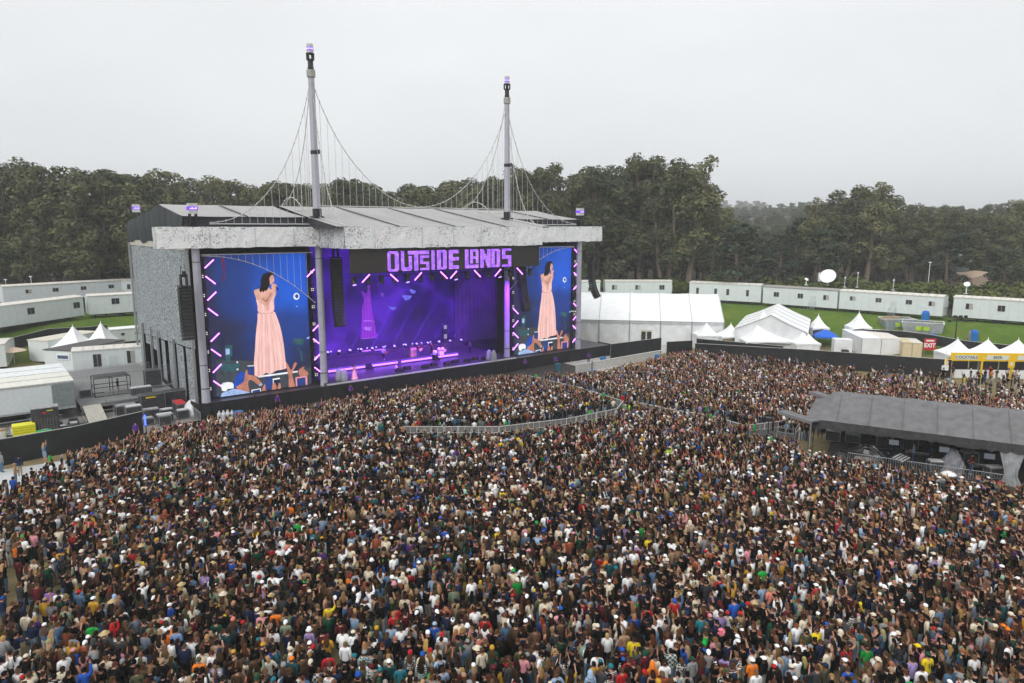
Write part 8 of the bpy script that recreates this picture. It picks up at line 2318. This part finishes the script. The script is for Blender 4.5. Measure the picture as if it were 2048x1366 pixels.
for (x, y) in Pm:
    d = math.hypot(x, y); fem = cr.random() < .56
    nearstage = (Vector((x, y, 0)) - S0).dot(-E_B) < 14
    hatp = cr.random() < .17
    if y < 50:
        hk = cr.choices(('long', 'wavy', 'bob', 'bun', 'ponytail', 'curly'), (34, 28, 10, 7, 12, 4))[0] if fem else cr.choices(('short', 'buzz', 'curly'), (74, 10, 12))[0]
        hat = cr.choices(('cap', 'cap_back', 'beanie', 'bucket', 'straw', 'hood'), (8, 6, 5, 1.2, .5, 3))[0] if hatp else None
        if hat in ('hood',): hk = None
        if hat and not fem: hk = 'short' if hat != 'hood' else None
        pose = cr.choices(list(POSES)[:9], (20, 18, 8, 4, 1.5, 5, 32, 2, 1))[0]
        k = lo_variant(pose, fem, (hk, hat), cr.choices(('tee', 'long', 'crop'), (10, 13, 3) if fem else (12, 12, 0))[0])
    else:
        up = cr.choices((0, 1, 2, 3), (42, 24, 18, 16) if nearstage else (80, 6, 3, 11))[0]
        k = far_variant(up, 'hat' if hatp else ('long' if fem and cr.random() < .75 else 'short'), fem)
        hat = 'cap'
    top = TCOL[cr.choices(tops, topw)[0]]; hc = HCOL[cr.choices(hcs, hcw)[0]]
    hatc = TCOL[cr.choices(('black', 'white', 'cream', 'navy', 'grey', 'red', 'forest green', 'royal blue', 'tan', 'olive', 'pink', 'teal', 'bright green', 'mustard', 'orange'), (26, 24, 12, 8, 7, 4, 3, 3, 4, 4, 1.5, 1.5, 1, 1, 1))[0]]
    if y < 50 and hat == 'straw': hatc = HEADC['straw']
    if y < 50 and hat == 'hood': hatc = top
    j = cr.uniform(.8, 1.15) if top[0] > .5 else cr.uniform(.5, 1.05)
    pal = np.array([SKINS[cr.choice((0, 0, 1, 1, 2, 3, 4, 5, 6))], [c * j for c in top], PANTS[cr.randrange(8)], (.03, .03, .03) if cr.random() < .6 else (.5, .5, .5), [c * cr.uniform(.7, 1.25) for c in hc], hatc])
    yaw = face_to(Vector((x, y, 0)), None, cr.gauss(0, .3) if cr.random() > .07 else cr.uniform(-2.6, 2.6))
    s = cr.uniform(.88, .99) if fem else cr.uniform(.95, 1.06)
    acc.setdefault(id(k), (k, []))[1].append((x, y, yaw, s, pal))
AV, ALV, ALT, ACO = [], [], [], []; off = 0
for k, inst in acc.values():
    V, lv, lt, g = k
    n = len(inst); XY = np.array([(a[0], a[1]) for a in inst]); yw = np.array([a[2] for a in inst]); sc = np.array([a[3] for a in inst]); pal = np.stack([a[4] for a in inst])
    c, s = np.cos(yw)[:, None], np.sin(yw)[:, None]
    x = (V[:, 0] * c - V[:, 1] * s) * sc[:, None] + XY[:, :1]; y = (V[:, 0] * s + V[:, 1] * c) * sc[:, None] + XY[:, 1:]; z = V[:, 2][None] * sc[:, None]
    AV.append(np.stack([x, y, z], 2).reshape(-1, 3).astype(np.float32))
    ALV.append((lv[None] + (np.arange(n) * len(V))[:, None] + off).ravel().astype(np.int32)); ALT.append(np.tile(lt, n)); ACO.append(pal[:, g].reshape(-1, 3).astype(np.float32)); off += n * len(V)
AV, ALV, ALT, ACO = map(np.concatenate, (AV, ALV, ALT, ACO))
me = bpy.data.meshes.new('crowd')
me.vertices.add(len(AV)); me.vertices.foreach_set('co', AV.ravel())
me.loops.add(len(ALV)); me.loops.foreach_set('vertex_index', ALV)
me.polygons.add(len(ALT)); me.polygons.foreach_set('loop_start', np.concatenate([[0], np.cumsum(ALT)[:-1]]).astype(np.int32))
me.polygons.foreach_set('use_smooth', np.ones(len(ALT), bool))
at_ = me.attributes.new('col', 'FLOAT_COLOR', 'FACE'); at_.data.foreach_set('color', np.concatenate([ACO, np.ones((len(ACO), 1), np.float32)], 1).ravel())
me.update(calc_edges=True); me.materials.append(CROWDM)
tag(child('crowd', me, None), 'dense festival crowd filling the field in front of the stage', None, None, 'stuff')
print('crowd', len(Pm), 'faces', len(ALT), 'single', n_single + len(order))
# ---------------------------------------------------------------- fog
HAZE_D = 0.00042
m = bpy.data.materials.new('fog'); m.use_nodes = True; t = m.node_tree; t.nodes.clear()
o_ = t.nodes.new('ShaderNodeOutputMaterial'); v_ = t.nodes.new('ShaderNodeVolumePrincipled')
v_.inputs['Color'].default_value = (.91, .945, .98, 1); v_.inputs['Density'].default_value = HAZE_D; v_.inputs['Anisotropy'].default_value = .0
t.links.new(v_.outputs[0], o_.inputs['Volume'])
mb = MB(); mb.b2(-3600, 3600, -3600, 3600, -3, 110); tag(mb.build('haze', m), 'pale coastal fog', None, None, 'stuff')
